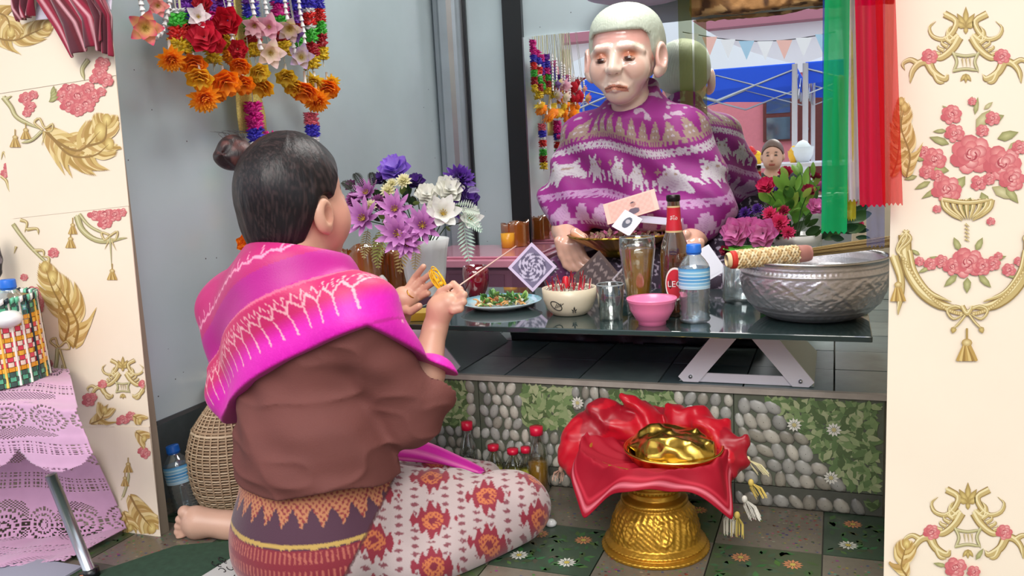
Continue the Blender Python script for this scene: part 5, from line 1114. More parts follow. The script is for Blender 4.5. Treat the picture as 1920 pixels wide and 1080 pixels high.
b = MB(); b.lathe(B([(.5, 88), (41, 88)]), p, 24); b.build('soil', mat('dark_foam', c(50, 66, 46), .9), t)
# --- pink chest behind
ztop = PY(845, 484, 2.70)[2]; bx = thing('chest', (-1.2, 2.9, ZT), 'long low pink and mauve lidded chest behind the table, left of the statue', 'chest')
b = MB(); b.box((-1.46, 2.72, ZT+.001), (-.955, 3.12, ztop-.035)); o = b.build('chest_body', mat('mauve_lacquer', c(128, 84, 104), .3, noise=.1, nscale=8), bx, smooth=False)
b = MB(); b.box((-1.468, 2.70, ztop-.035), (-.945, 3.14, ztop-.008)); b.box((-1.44, 2.74, ztop-.008), (-.975, 3.10, ztop)); o = b.build('lid', mat('pink_lacquer', c(206, 134, 156), .16, noise=.08, nscale=10, coat=.5), bx, smooth=False); md = o.modifiers.new('b', 'BEVEL'); md.width = .006; md.segments = 3
for i in range(4):
    b = MB(); b.box((-1.40+i*.12, 2.7155, ZT+.04), (-1.31+i*.12, 2.719, ztop-.06)); b.build('panel', mat('mauve_panel', c(112, 72, 92), .35), bx, smooth=False)
p = PY(968, 443, 3.06); p[2] = ztop+.001; k = kof(p); amber(p+V3(0, .0, .001), 24*k, 44*k, 'broad amber glass candle holder standing on the pink chest by the black mirror edge', .05)
p = PY(952, 449, 3.0); p[2] = ztop+.001; k = kof(p); t = thing('candle', p, 'small yellow candle in a glass in front of the amber holder on the chest', 'candle'); b = MB(); b.lathe(B([(.5, 0), (12, 0), (13, 27), (.5, 27)]), p, 20, c(226, 160, 40)); b.build('wax', VC('yellow_wax', rough=.3), t)
# --- square picture cards
def card(cpx, cpy, Y, half, rot, lean, frame_col, label, face, name='picture_card', nrm_yaw=0., hx=None):
    cen = PY(cpx, cpy, Y); kk = kof(cen); h = half*kk; hw_ = (hx or half)*kk
    n = nrm(V3(math.sin(nrm_yaw), -math.cos(nrm_yaw), lean)); x = nrm(np.cross(V3(0, 0, 1), n))*1.0; x = -x if x@RT < 0 else x; y = np.cross(n, x); y = y if y[2] > 0 else -y
    X2 = x*math.cos(rot)+y*math.sin(rot); Y2 = -x*math.sin(rot)+y*math.cos(rot)
    t = thing(name, cen, label, 'card' if name != 'banknote' else 'banknote'); b = MB(); b.obox(cen, X2*hw_, Y2*h, n*.0012, frame_col); b.build('card', VC('card_stock', rough=.45), t, smooth=False)
    b = MB(); N_ = 36; P = np.zeros((N_, N_, 3)); C = np.zeros((N_, N_, 3)); m = .84
    for i in range(N_):
        for j in range(N_):
            u, v = i/(N_-1)*2-1, j/(N_-1)*2-1; P[i, j] = cen+X2*hw_*u*m+Y2*h*v*m+n*.0016; C[i, j] = face(u, v)
    b.grid(P, C); b.build('picture', VC('card_stock', rough=.45), t, smooth=True); return t
def f_flor(u, v):
    r = math.hypot(u, v); a = math.atan2(v, u); s = math.sin(a*6+r*9)*math.cos(r*14); g = np.array(c(92, 84, 112)) if s < 0 else np.array(c(200, 190, 214)); return g if r < .95 else np.array(c(120, 110, 140))
def f_dark(u, v): s = math.sin(u*11+math.sin(v*9)*2)*math.sin(v*8); return np.array(c(70, 56, 58)) if s < .3 else np.array(c(128, 112, 110))
def f_port(u, v):
    if (u/.45)**2+((v+.0)/.7)**2 < 1: return np.array(c(70, 74, 92)) if math.hypot(u, v-.15) > .26 else np.array(c(170, 166, 176))
    return np.array(c(206, 206, 214))
def f_note(u, v):
    if ((u-.1)/.13)**2+((v-.2)/.34)**2 < 1: return np.array(c(176, 126, 116)) if v < .36 else np.array(c(60, 50, 66))
    if ((u-.1)/.26)**2+((v+.55)/.35)**2 < 1: return np.array(c(90, 74, 92))
    return np.array(c(226, 170, 160))*(1.05 if math.sin(u*22)*math.sin(v*9) > 0 else .93)
card(998, 501, 2.20, 33, PI/4, .12, c(214, 196, 226), 'square lilac-framed picture card standing on its corner behind the plate', f_flor, nrm_yaw=.15)
card(1120, 520, 2.24, 36, PI/4, .25, c(84, 66, 62), 'square brown-framed picture card standing on its corner behind the incense bowl', f_dark, nrm_yaw=-.15)
card(1176, 522, 2.12, 22, PI/4+.1, .35, c(170, 160, 168), 'small grey-framed picture card leaning behind the small tumbler', f_dark, nrm_yaw=-.2)
card(1320, 497, 2.28, 30, .5, .5, c(216, 218, 232), 'blank white card leaning behind the blue-capped bottle', lambda u, v: np.array(c(214, 216, 230)), nrm_yaw=.3)
# --- brass tray on the statue's lap
tc2 = PY(1166, 455, 2.49); k = kof(tc2); t = thing('brass_tray', tc2, 'round brass offering tray with a ribbed rim on the statue\'s lap', 'tray'); m_brass = mat('brass', c(206, 160, 66), .28, 1., noise=.1)
b = MB(); b.lathe(B([(.5, -16), (34, -16), (40, -22), (44, -22), (44, -14), (66, -2), (94, 14), (100, 17), (97, 19), (66, 6), (40, -6), (.5, -8)]), tc2, 144, fn=lambda a, z, i: (i in (5, 6, 7, 8, 9))*k*1.6*np.sin(a*36)+(i in (6, 7, 8))*k*2*np.abs(np.sin(a*8))); b.build('tray', m_brass, t)
hp = thing('dried_petals', tc2, 'heap of dried purple and brown petals filling the brass tray', 'petals'); hp['kind'] = 'stuff'
b = MB()
for i in range(420):
    a = rnd.uniform(0, 6.3); r = 74*k*math.sqrt(rnd.random()); q = tc2+V3(r*math.cos(a), r*math.sin(a), k*(6+rnd.uniform(0, 16)*(1-r/(80*k)))); cc = c(*rnd.choice([(130, 90, 84), (168, 80, 120), (150, 126, 104), (196, 180, 160), (110, 56, 80), (176, 150, 130)])); b.petal(q, (rnd.uniform(-1, 1), rnd.uniform(-1, 1), rnd.uniform(-.2, .7)), (rnd.uniform(-1, 1), rnd.uniform(-1, 1), 1), .022, .014, .4, .4, cc, None, nu=2, nv=2)
bpy.data.objects.remove(hp); hp = b.build('dried_petals', VC('dry_petal', rough=.8), None, origin=tc2); tag(hp, 'heap of dried purple and brown petals filling the brass tray', 'petals', kind='stuff')
card(1183, 388, 2.44, 22, .30, .55, c(232, 184, 172), 'pinkish banknote with a small portrait, tucked against the statue\'s shawl', f_note, name='banknote', hx=50)
card(1236, 414, 2.43, 7, -.12, .5, c(196, 190, 210), 'grey-lilac paper slip lying across the tray', lambda u, v: np.array(c(190, 184, 206)), hx=42)
card(1176, 418, 2.38, 21, -.55, .7, c(214, 210, 226), 'small white-framed portrait photo lying on the brass tray', f_port)
# ================================================================== FLOWERS, GARLANDS, RIBBONS
m_pet = thin(VC('silk_petal', rough=.55, sheen=.1), .35)
m_leaf = thin(VC('silk_leaf', rough=.45), .3)
def lily(p, d, r, c0, c1, n=7, tip=1.25, cup=.25, curl=.35, w=.34):
    b = MB(); x, y, z = frame(d)
    for ring in (0, 1):
        for k in range(n):
            a = k*2*PI/n+ring*PI/n; o = x*math.cos(a)+y*math.sin(a); el = .35+.45*ring; dd = o*math.cos(el)+z*math.sin(el); nn = z*math.cos(el)-o*math.sin(el)
            b.petal(p, dd, nn, r*(1-.18*ring), r*w, curl*(1-.8*ring), cup, c0, c1, tip, 5, 4)
    for k in range(8):
        a = k*PI/4; b.tube([p, p+z*r*.3+(x*math.cos(a)+y*math.sin(a))*r*.14], [r*.015, r*.02], 4, c(228, 200, 90))
    return b
def rose(p, d, r, c0, c1, rings=4, n=6, ruf=0.):
    b = MB(); x, y, z = frame(d)
    for ring in range(rings):
        f = ring/(rings-1); m = n-int(f*2)
        for k in range(m):
            a = k*2*PI/m+ring*.7; o = x*math.cos(a)+y*math.sin(a); el = .22+1.05*f; dd = o*math.cos(el)+z*math.sin(el); nn = z*math.cos(el)-o*math.sin(el)
            b.petal(p+z*r*.1*ring+o*r*.06, dd, nn, r*(1-.35*f), r*(1.05-.45*f), .35*(1-f)-.5*f, .45, c1 if ring % 2 else c0, c0, .75, 4, 4, ruf)
    return b
def marigold(p, d, r, c0, c1, dens=60):
    b = MB(); x, y, z = frame(d)
    for k in range(dens):
        f = (k+.5)/dens; el = 1.5*(1-f)**.9-.25; a = k*2.39996; o = x*math.cos(a)+y*math.sin(a); dd = o*math.cos(el)+z*math.sin(el); nn = z*math.cos(el)-o*math.sin(el)
        b.petal(p, dd, nn, r*(.75+.25*f), r*.5, .25, .35, c0, c1, .55, 2, 2, r*.02)
    return b
def tuft(p, d, r, L, c0, n=40, pr=.5):
    """brush-like ring of plastic blossoms"""
    b = MB(); x, y, z = frame(d); cc0 = np.asarray(c0)
    b.tube([p-z*L*.5, p+z*L*.5], r*.55, 8, cc0*.7)
    for k in range(n):
        a = rnd.uniform(0, 6.3); t = rnd.uniform(-.5, .5); o = x*math.cos(a)+y*math.sin(a); q = p+z*L*t+o*r*.5; s = z*r*.18; e = np.cross(o, z)*r*.18; cc = cc0*rnd.uniform(.7, 1.35); tip = q+o*r*.55+z*rnd.uniform(-.3, .3)*r
        b.add([q+s, q+e, q-s, q-e, tip], [(0, 1, 4), (1, 2, 4), (2, 3, 4), (3, 0, 4)], np.clip(cc, 0, 1))
    return b
def leaf_mb(p, d, n, L, w, c0, c1=None, curl=.4):
    b = MB(); b.petal(p, d, n, L, w, curl, .25, c0, c1 or [q*1.4 for q in c0], 1.2, 6, 4); return b
# ---------------------------------------------------------------- purple and white bouquet in the white vase
VT = vp+V3(0, 0, 100*vk)
bq = thing('bouquet', VT, 'large bouquet of purple, lilac, white and cream silk flowers in the white vase', 'flowers')
def fpos(px, py, Y): return PY(px, py, Y)
def stem(par, p, m=None): b = MB(); b.tube([VT+(p-VT)*.05+V3(0, 0, -.04), VT+(p-VT)*.5+V3(0, 0, .01), p-nrm(p-VT)*.004], [.0018, .0016, .0014], 5, c(60, 92, 50)); b.build('stem', m_leaf, par)
YB = 2.18
LIL = (c(150, 50, 150), c(232, 168, 230)); PUR = (c(150, 110, 220), c(196, 168, 240)); DPU = (c(66, 30, 116), c(98, 50, 160)); WHI = (c(236, 236, 226), c(246, 246, 244)); CRE = (c(226, 220, 160), c(244, 240, 206)); MAU = (c(110, 40, 100), c(170, 90, 160))
spec = [(684, 412, -.10, 'l', 34, LIL), (690, 365, -.02, 'l', 26, LIL), (742, 395, -.10, 'l', 30, LIL), (792, 425, -.11, 'l', 33, LIL), (748, 440, -.14, 'l', 36, LIL), (765, 458, -.14, 'l', 26, LIL),
        (742, 324, .0, 'r', 30, PUR), (860, 338, .0, 'm', 30, DPU), (875, 375, .0, 'r', 22, DPU), (715, 340, .03, 'r', 16, DPU), (780, 345, .02, 'r', 18, DPU), (848, 392, .02, 'm', 22, DPU),
        (728, 358, -.06, 'm', 15, CRE), (757, 340, -.05, 'm', 15, CRE), (696, 386, -.08, 'm', 12, CRE), (735, 345, -.05, 'm', 11, CRE), (800, 368, -.05, 'r', 22, WHI), (840, 360, -.03, 'r', 28, WHI), (830, 402, -.09, 'w', 34, WHI), (880, 412, -.04, 'w', 24, WHI), (815, 395, -.08, 'r', 18, WHI),
        (710, 380, -.05, 'm', 16, MAU), (665, 375, -.02, 'm', 18, MAU), (660, 350, .0, 'r', 12, MAU)]
for px, py, dy, kd, r, (c0, c1) in spec:
    p = fpos(px, py, YB+dy); k = kof(p); d = nrm(nrm(p-VT-V3(0, 0, -.02))+nrm(CAM-p)*.9+V3(0, 0, .15)); R_ = r*k*1.2
    if kd == 'l': b = lily(p, d, R_*1.25, c0, c1, 9, 1.3, .3, .3, .24)
    elif kd == 'w': b = lily(p, d, R_*1.15, c0, c1, 6, .9, .3, .5, .5)
    elif kd == 'r': b = rose(p, d, R_, c0, c1, ruf=.001)
    else: b = marigold(p, d, R_, c0, c1, 50)
    f = b.build('flower', m_pet, bq, label={'l': 'lilac pointed lily', 'w': 'white lily', 'r': 'purple rose' if c0 in (PUR[0], DPU[0], MAU[0]) else 'white rose', 'm': 'ruffled bloom'}[kd]); stem(f, p)
for i in range(34):
    a = rnd.uniform(0, 6.3); px = 770+math.cos(a)*rnd.uniform(20, 95); py = 400+math.sin(a)*rnd.uniform(10, 50); p = fpos(px, py, YB+rnd.uniform(-.05, .06)); d = nrm(p-VT+V3(rnd.uniform(-.03, .03), rnd.uniform(-.03, .03), rnd.uniform(-.02, .05)))
    cc = c(*rnd.choice([(46, 70, 40), (70, 96, 52), (36, 50, 36), (120, 140, 70), (58, 60, 44)])); leaf_mb(p, d, CAM-p, rnd.uniform(.035, .06), rnd.uniform(.014, .024), cc).build('leaf', m_leaf, bq)
def fern(p, d, L, col, par, n=12, w=.3, m=m_leaf):
    b = MB(); d = nrm(d); nn = nrm(CAM-p); s = nrm(np.cross(d, nn)); pts = [p+d*L*t+V3(0, 0, -.25*L*t*t) for t in np.linspace(0, 1, n+1)]; b.tube(pts, [.0012]*n+[.0005], 4, col)
    for i in range(1, n):
        for sg in (-1, 1): b.petal(pts[i], s*sg+d*.6, nn, L*w*math.sin(PI*min(.97, .15+.8*i/n)), L*.06, .2, .1, col, [q*1.3 for q in col], 1., 2, 2)
    return b.build('fern_frond', m, par)
for (px, py, dx, dz, L, col) in ((868, 410, .2, -1, .10, c(176, 206, 190)), (862, 400, .8, -.35, .08, c(186, 212, 196)), (850, 390, .9, .1, .09, c(200, 214, 200)), (876, 360, .8, .3, .045, c(160, 150, 190)), (680, 352, -.3, 1, .06, c(44, 52, 44)), (700, 350, .05, 1, .055, c(44, 52, 44)), (668, 360, -.7, .8, .06, c(54, 60, 50)), (760, 440, -.2, -1, .09, c(196, 176, 110)), (725, 420, -.4, -1, .09, c(150, 160, 80)), (782, 450, -.1, -1, .07, c(206, 190, 130)), (690, 430, -.2, -1, .07, c(190, 180, 120)), (705, 440, .1, -1, .08, c(150, 150, 80))):
    p = fpos(px, py, YB-.05); fern(p, V3(dx, -.2, dz), L, col, bq)
# ---------------------------------------------------------------- right bouquet in its white pot
YR = 2.72; pp = PY(1488, 474, YR); k = kof(pp); pot = thing('flower_pot', (pp[0], pp[1], ZT+.002), 'white flower pot behind the hand broom, beneath green foliage', 'pot'); hz = PY(1488, 440, YR)[2]-ZT
b = MB(); b.lathe([(.001, 0), (.055, 0), (.06, .01), (.075, hz*.9), (.080, hz*.92), (.082, hz), (.076, hz), (.055, .02), (.001, .02)], (pp[0], pp[1], ZT+.002), 40); b.build('pot', m_white, pot)
b = MB(); b.lathe([(.001, hz-.01), (.075, hz-.012)], (pp[0], pp[1], ZT+.002), 24); b.build('soil', MATS['dark_foam'], pot)
VT = V3(pp[0], pp[1], ZT+hz); rb = thing('bouquet', VT, 'bouquet of pink roses, violet sprigs and broad green leaves, right of the statue', 'flowers')
PK = (c(206, 30, 90), c(238, 70, 130)); LP = (c(226, 120, 190), c(244, 176, 218)); CR = (c(150, 20, 60), c(196, 40, 90))
for px, py, dy, kd, r, (c0, c1) in [(1438, 352, -.05, 'r', 22, PK), (1528, 390, -.06, 'r', 20, LP), (1515, 360, .0, 'r', 16, CR), (1384, 436, -.16, 'r', 34, LP), (1432, 438, -.17, 'r', 34, LP), (1410, 425, -.14, 'r', 22, LP), (1462, 418, -.12, 'm', 22, PK), (1444, 402, -.10, 'm', 18, PK), (1478, 436, -.14, 'm', 16, PK), (1470, 395, -.08, 'm', 13, CR), (1398, 400, -.08, 'm', 15, DPU), (1420, 392, -.06, 'm', 13, DPU), (1380, 410, -.06, 'm', 12, DPU), (1610, 420, .02, 'm', 12, PK), (1360, 470, -.2, 'r', 12, CR)]:
    p = fpos(px, py, YR+dy); k = kof(p); d = nrm(nrm(p-VT)+nrm(CAM-p)*1.2+V3(0, 0, .2)); b = rose(p, d, r*k, c0, c1, ruf=.0015) if kd == 'r' else marigold(p, d, r*k, c0, c1, 44)
    f = b.build('flower', m_pet, rb, label={PK[0]: 'bright pink bloom', LP[0]: 'pale lilac-pink rose', CR[0]: 'crimson bloom', DPU[0]: 'small violet bloom'}[c0]); stem(f, p)
for i in range(70):
    if i < 34: px, py = rnd.uniform(1428, 1530), rnd.uniform(325, 405); cc = c(*rnd.choice([(96, 150, 60), (120, 168, 70), (150, 176, 80), (70, 116, 50)])); L = rnd.uniform(.05, .085)
    elif i < 50: px, py = rnd.uniform(1450, 1540), rnd.uniform(400, 450); cc = c(*rnd.choice([(44, 70, 36), (60, 92, 44)])); L = rnd.uniform(.04, .07)
    else: px, py = rnd.uniform(1545, 1625), rnd.uniform(390, 450); cc = c(*rnd.choice([(30, 64, 34), (50, 84, 40), (40, 70, 46)])); L = rnd.uniform(.04, .07)
    p = fpos(px, py, YR+rnd.uniform(-.08, .08)); d = nrm(p-VT+V3(rnd.uniform(-.08, .08), rnd.uniform(-.06, .02), rnd.uniform(-.02, .05))); leaf_mb(p-d*L*.5, d, CAM-p+V3(rnd.uniform(-1, 1), 0, rnd.uniform(-1, 1)), L, L*rnd.uniform(.32, .5), cc).build('leaf', m_leaf, rb)
for i in range(12):
    p = fpos(rnd.uniform(1370, 1470), rnd.uniform(388, 420), YR-.05); fern(p-V3(0, 0, .02), V3(rnd.uniform(-.6, .6), -.2, 1), .05, c(*rnd.choice([(80, 56, 130), (170, 160, 200), (60, 40, 90)])), rb, 7, .35)
p = PY(1408, 466, 2.50); k = kof(p); td = thing('green_dish', p, 'bright green shallow dish under the lilac-pink roses', 'dish'); b = MB(); b.lathe([(.001, -.012), (.05, -.012), (.075, 0), (.078, .001), (.05, -.009), (.001, -.009)], p, 40); b.build('dish', mat('green_plastic', c(110, 200, 70), .35), td)
b = MB(); b.lathe([(.03, -.012), (.02, -.03), (.02, ZT-p[2]+.02), (.04, ZT-p[2]+.001), (.001, ZT-p[2]+.001)], p, 24); b.build('dish_stand', mat('dark_stand', c(40, 40, 44), .4), td)
# ---------------------------------------------------------------- hanging garlands on the metal wall
SEG = {'m': c(214, 20, 140), 'b': c(60, 50, 190), 'v': c(120, 50, 170), 'w': c(236, 236, 236), 'r': c(220, 40, 36), 'g': c(70, 190, 60), 'd': c(170, 24, 40), 'y': c(236, 200, 40), 'o': c(250, 150, 20), 'p': c(240, 110, 130), 'k': c(236, 196, 206)}
m_plas = thin(VC('plastic_blossom', rough=.45), .25)
XG = XL+.075
def garland(px, ybot, r_px, pattern, label, flowers, seg_px=23, group=None, x=XG):
    """vertical string of coloured blossom rings; ybot = photo height of the lowest ring"""
    p0 = PX(px, ybot, x); k = kof(p0); g = thing('garland', p0, label, 'garland', group); z = p0[2]; L = seg_px*k; r = r_px*k*1.15
    for ch in pattern:
        if ch == '-': z += L*.5; continue
        h_ = L if ch != 'w' else L*.35
        b = tuft(V3(p0[0], p0[1], z+h_/2), (0, 0, 1), r*(1 if ch != 'w' else .8), h_, SEG[ch], int(70 if ch != 'w' else 30)); b.build('blossom_ring', m_plas, g); z += h_
    b = MB(); b.tube([V3(p0[0], p0[1], p0[2]-.02), V3(p0[0], p0[1], z), V3(x, p0[1], ZR-.002)], .0016, 5, c(220, 214, 196)); b.tube([V3(p0[0]+.012, p0[1], z), V3(x+.014, p0[1]+.01, ZR-.002)], .003, 5, c(200, 196, 160)); b.build('string', m_plas, g)
    for (fx, fy, fr, col, drop) in flowers:
        q = PX(fx, fy, x+rnd.uniform(.0, .03)); kk = kof(q); c0 = {'o': c(255, 150, 20), 'y': c(250, 196, 40), 'a': c(244, 212, 60)}[col]; c1 = {'o': c(255, 172, 40), 'y': c(252, 212, 60), 'a': c(250, 224, 90)}[col]
        d = nrm(nrm(CAM-q)*.7+V3(0, 0, -.6)+V3(rnd.uniform(-.4, .4), 0, 0)); b = rose(q, d, fr*kk*1.5, c0, c1, 4, 7, .002) if rnd.random() < .6 else marigold(q, d, fr*kk*1.5, c0, c1, 56); f = b.build('marigold', m_pet, g)
        b = MB(); b.tube([q+V3(0, 0, fr*kk*.3), q+V3(0, 0, drop*kk)], [.0045, .003], 6, c(236, 232, 226)); b.build('white_bud', m_plas, f)
    return g
GR = 'colour-banded garlands on the metal wall'
GL = [(338, 98, 19, 'yrgw', 'garland with green, red and yellow bands above a lone orange bloom, nearest the wallpaper edge', [(320, 108, 21, 'o', 32)]),
      (362, 96, 18, 'grbvm', 'garland beside the outermost one, green band lowest over orange and yellow blooms', [(362, 114, 20, 'o', 26), (374, 140, 20, 'y', 20), (382, 181, 24, 'o', 30)]),
      (400, 118, 16, 'yodmv', 'garland of amber and dark red bands with the largest round orange bloom', [(419, 150, 23, 'o', 26), (408, 170, 15, 'o', 14)]),
      (432, 116, 15, 'oydbv', 'garland tucked behind the gold ribbon with a small orange bloom', [(455, 154, 17, 'o', 22), (450, 118, 16, 'o', 10)]),
      (478, 104, 15, 'ydgbvm', 'garland just right of the gold ribbon, green over red and yellow bands', [(492, 152, 21, 'y', 26), (484, 132, 16, 'a', 14)]),
      (532, 102, 16, 'ydgmbv', 'garland in the middle right, yellow band above pale amber blooms', [(536, 140, 16, 'a', 20), (552, 158, 16, 'y', 14)]),
      (560, 92, 12, 'gdvbm', 'slim garland with purple bands before the last pair', [(545, 150, 13, 'a', 12)]),
      (586, 128, 15, 'ydgwrwbm', 'second garland from the right end, with red and white bands', [(573, 164, 21, 'o', 30), (590, 150, 16, 'a', 16), (594, 186, 20, 'o', 30)]),
      (606, 112, 11, 'ydgrbmm', 'slim garland at the right end of the row, magenta at its top', [(614, 160, 18, 'o', 24), (622, 152, 12, 'y', 14)])]
for g in GL: garland(*g)
# orchids and red roses between the garlands
def single(kind, px, py, r, c0, c1, label, cat, x=XG+.05, d=None):
    p = PX(px, py, x); k = kof(p)*1.2; dd = nrm(nrm(CAM-p)+V3(rnd.uniform(-.3, .3), 0, rnd.uniform(-.4, .3))) if d is None else d; t = thing(kind, p, label, cat, 'silk blooms tied among the garlands')
    b = rose(p, dd, r*k, c0, c1, ruf=.001) if 'rose' in kind else lily(p, dd, r*k, c0, c1, 5 if 'orchid' in kind else 6, .8, .35, .3, .62)
    b.build('petals', m_pet, t)
    b = MB(); b.tube([p-nrm(CAM-p)*.01, p+V3(-.01, .0, .06), V3(XG, p[1], min(ZR-.004, p[2]+.5))], .0012, 4, c(190, 190, 180)); b.build('thread', m_plas, t); return t
single('orchid', 272, 52, 34, c(246, 236, 130), c(214, 40, 110), 'pink-tipped orchid with yellow heart at the left end of the garlands', 'flower')
single('orchid', 296, 10, 22, c(240, 210, 170), c(226, 110, 130), 'pale coral orchid at the top, above the pink-tipped orchid', 'flower')
single('silk_rose', 428, 38, 26, c(196, 10, 40), c(226, 30, 56), 'red silk rose beside the blue band', 'flower')
single('silk_rose', 384, 72, 30, c(206, 30, 60), c(230, 60, 80), 'large red silk rose left of the white buds', 'flower')
single('silk_rose', 445, 92, 18, c(190, 20, 40), c(220, 50, 60), 'small red silk rose above the small orange bloom', 'flower')
single('orchid', 372, 32, 24, c(246, 240, 240), c(240, 226, 230), 'white cluster over red ribbon', 'flower')
single('silk_rose', 380, 8, 18, c(176, 16, 40), c(206, 30, 50), 'dark red silk rose at the top, left of the middle', 'flower')
single('orchid', 478, 46, 24, c(226, 170, 180), c(236, 196, 206), 'dusty pink orchid right of the red roses', 'flower')
single('orchid', 505, 50, 28, c(226, 150, 180), c(238, 190, 206), 'rose-pink orchid beside white bell strings', 'flower')
single('orchid', 507, 98, 30, c(246, 240, 190), c(244, 214, 222), 'large pale pink orchid with cream heart', 'flower')
single('orchid', 543, 52, 26, c(236, 224, 110), c(206, 170, 200), 'yellow and lilac orchid in the middle of the row', 'flower')
single('orchid', 565, 108, 26, c(236, 230, 150), c(190, 160, 220), 'lilac orchid with yellow heart, lowest of the lilac ones', 'flower')
single('orchid', 556, 66, 18, c(150, 110, 180), c(120, 90, 160), 'small violet orchid beside the yellow and lilac one', 'flower')
single('silk_rose', 402, 78, 20, c(214, 40, 60), c(240, 90, 100), 'coral red silk rose in front of the largest rose', 'flower')
def bellstring(pts, n, label, group='strings of white bell blossoms'):
    P = [PX(a, b_, XG+.045) for a, b_ in pts]; t = thing('blossom_string', P[0], label, 'garland', group); P = np.array(P); seg = np.linalg.norm(np.diff(P, axis=0), axis=1); cum = np.r_[0, np.cumsum(seg)]
    for i in range(n):
        s_ = cum[-1]*(i+.5)/n; q = np.array([np.interp(s_, cum, P[:, a]) for a in range(3)]); q2 = np.array([np.interp(min(cum[-1], s_+.01), cum, P[:, a]) for a in range(3)]); d = nrm(q2-q+V3(0, 0, -1e-4)); b = MB(); L = cum[-1]/n*1.15
        b.lathe([(.0018, -L*.5), (.0035, -L*.1), (.0058, L*.45), (.0075, L*.5), (.002, L*.35)], q, 7, c(238, 236, 236), axis=d); b.build('bell', m_plas, t)
bellstring([(262, -40), (265, 10), (274, 48)], 9, 'white bell string ending at the pink-tipped orchid, at the left end')
bellstring([(325, -40), (316, 20), (304, 62), (290, 72), (274, 66)], 13, 'white bell string curling under to the left')
bellstring([(428, -40), (430, 10), (434, 60), (436, 86)], 12, 'white bell string left of the gold ribbon')
bellstring([(468, -40), (474, 10), (482, 60), (490, 92)], 12, 'white bell string right of the gold ribbon')
bellstring([(492, -40), (497, 5), (502, 35)], 8, 'short white bell string above the pink orchids')
bellstring([(530, -40), (536, 20), (546, 70), (554, 98)], 13, 'white bell string in the middle of the right half')
bellstring([(556, -40), (562, 20), (570, 60), (572, 92)], 12, 'white bell string before the two right-hand garlands')
bellstring([(388, -30), (384, 16), (378, 48)], 8, 'white buds hanging between the dark red roses')
# white and gold ribbons
def strip(name, pts, widths, x, col, label, cat, m, group=None, wave=.0):
    b = MB(); P = []; C = []
    for (px, py), w in zip(pts, widths):
        p = PX(px, py, x); ya, yb = PX(px-w/2, py, x)[1], PX(px+w/2, py, x)[1]; P.append([V3(p[0]+.004*math.sin(j*1.3)*wave, ya+(yb-ya)*j/6, p[2]) for j in range(7)]); C.append([col]*7)
    b.grid(P, C); o = b.build(name, m, None, origin=P[-1][3]); md = o.modifiers.new('s', 'SOLIDIFY'); md.thickness = .0015; tag(o, label, cat, group); return o
m_gold = mat('gold_glitter_ribbon', c(226, 210, 120), .4, .35, noise=.35, nscale=260, bump=.4, bscale=300)
strip('gold_ribbon', [(438, -60), (446, 20), (454, 100), (463, 165), (470, 215), (474, 250)], [14, 15, 20, 44, 52, 50], XG-.03, None or c(206, 186, 90), 'wide glittery gold ribbon hanging in the middle of the garlands', 'ribbon', m_gold, wave=.4)
strip('purple_ribbon', [(360, -40), (362, 20), (370, 60)], [22, 22, 16], XG-.025, c(1, 1, 1), 'purple satin ribbon behind the garlands', 'ribbon', mat('purple_satin', c(110, 60, 150), .4), wave=.5)
strip('red_ribbon', [(395, -40), (398, 20), (404, 90)], [34, 30, 20], XG-.02, c(1, 1, 1), 'dark red sheer ribbon behind the roses', 'ribbon', mat('red_satin', c(176, 24, 50), .4), wave=.6)
# long tassels hanging below
def tassel(px, y0, r_px, patt, seg, label, extra=None, x=XG):
    p0 = PX(px, y0, x); k = kof(p0); t = thing('tassel', p0, label, 'tassel'); z = p0[2]
    for ch in patt:
        h_ = seg*k if ch != 'w' else seg*k*.4; z -= h_; tuft(V3(p0[0], p0[1], z+h_/2), (0, 0, 1), r_px*k*(1 if ch != 'w' else .85), h_, SEG[ch], 80 if ch != 'w' else 36).build('blossom_ring', m_plas, t)
    b = MB(); b.tube([V3(p0[0], p0[1], z-.01), V3(p0[0], p0[1], PX(px, y0-120, x)[2])], .0015, 5, c(220, 220, 210)); b.build('string', m_plas, t); return t, z, k
t_, z_, k_ = tassel(474, 192, 18, 'mmbwrwgydro', 24, 'long banded tassel in pink, blue and orange, hanging behind the woman\'s bun')
for (fx, fy, fr) in ((462, 455, 22), (470, 440, 14)):
    q = PX(fx, fy, XG); rose(q, nrm(CAM-q+V3(0, 0, -.3)), fr*kof(q), c(246, 130, 10), c(255, 180, 40), 4, 7, .002).build('marigold', m_pet, t_)
q = PX(505, 255, XG+.02); b = tuft(q, (1, .3, 0), 11*kof(q), 22*kof(q), SEG['m'], 50); o = b.build('side_blossom', m_plas, t_)
tassel(583, 212, 15, 'pbwrwgdy', 22, 'long banded tassel in pink, blue and orange, hanging lower right of the garlands', x=XG)
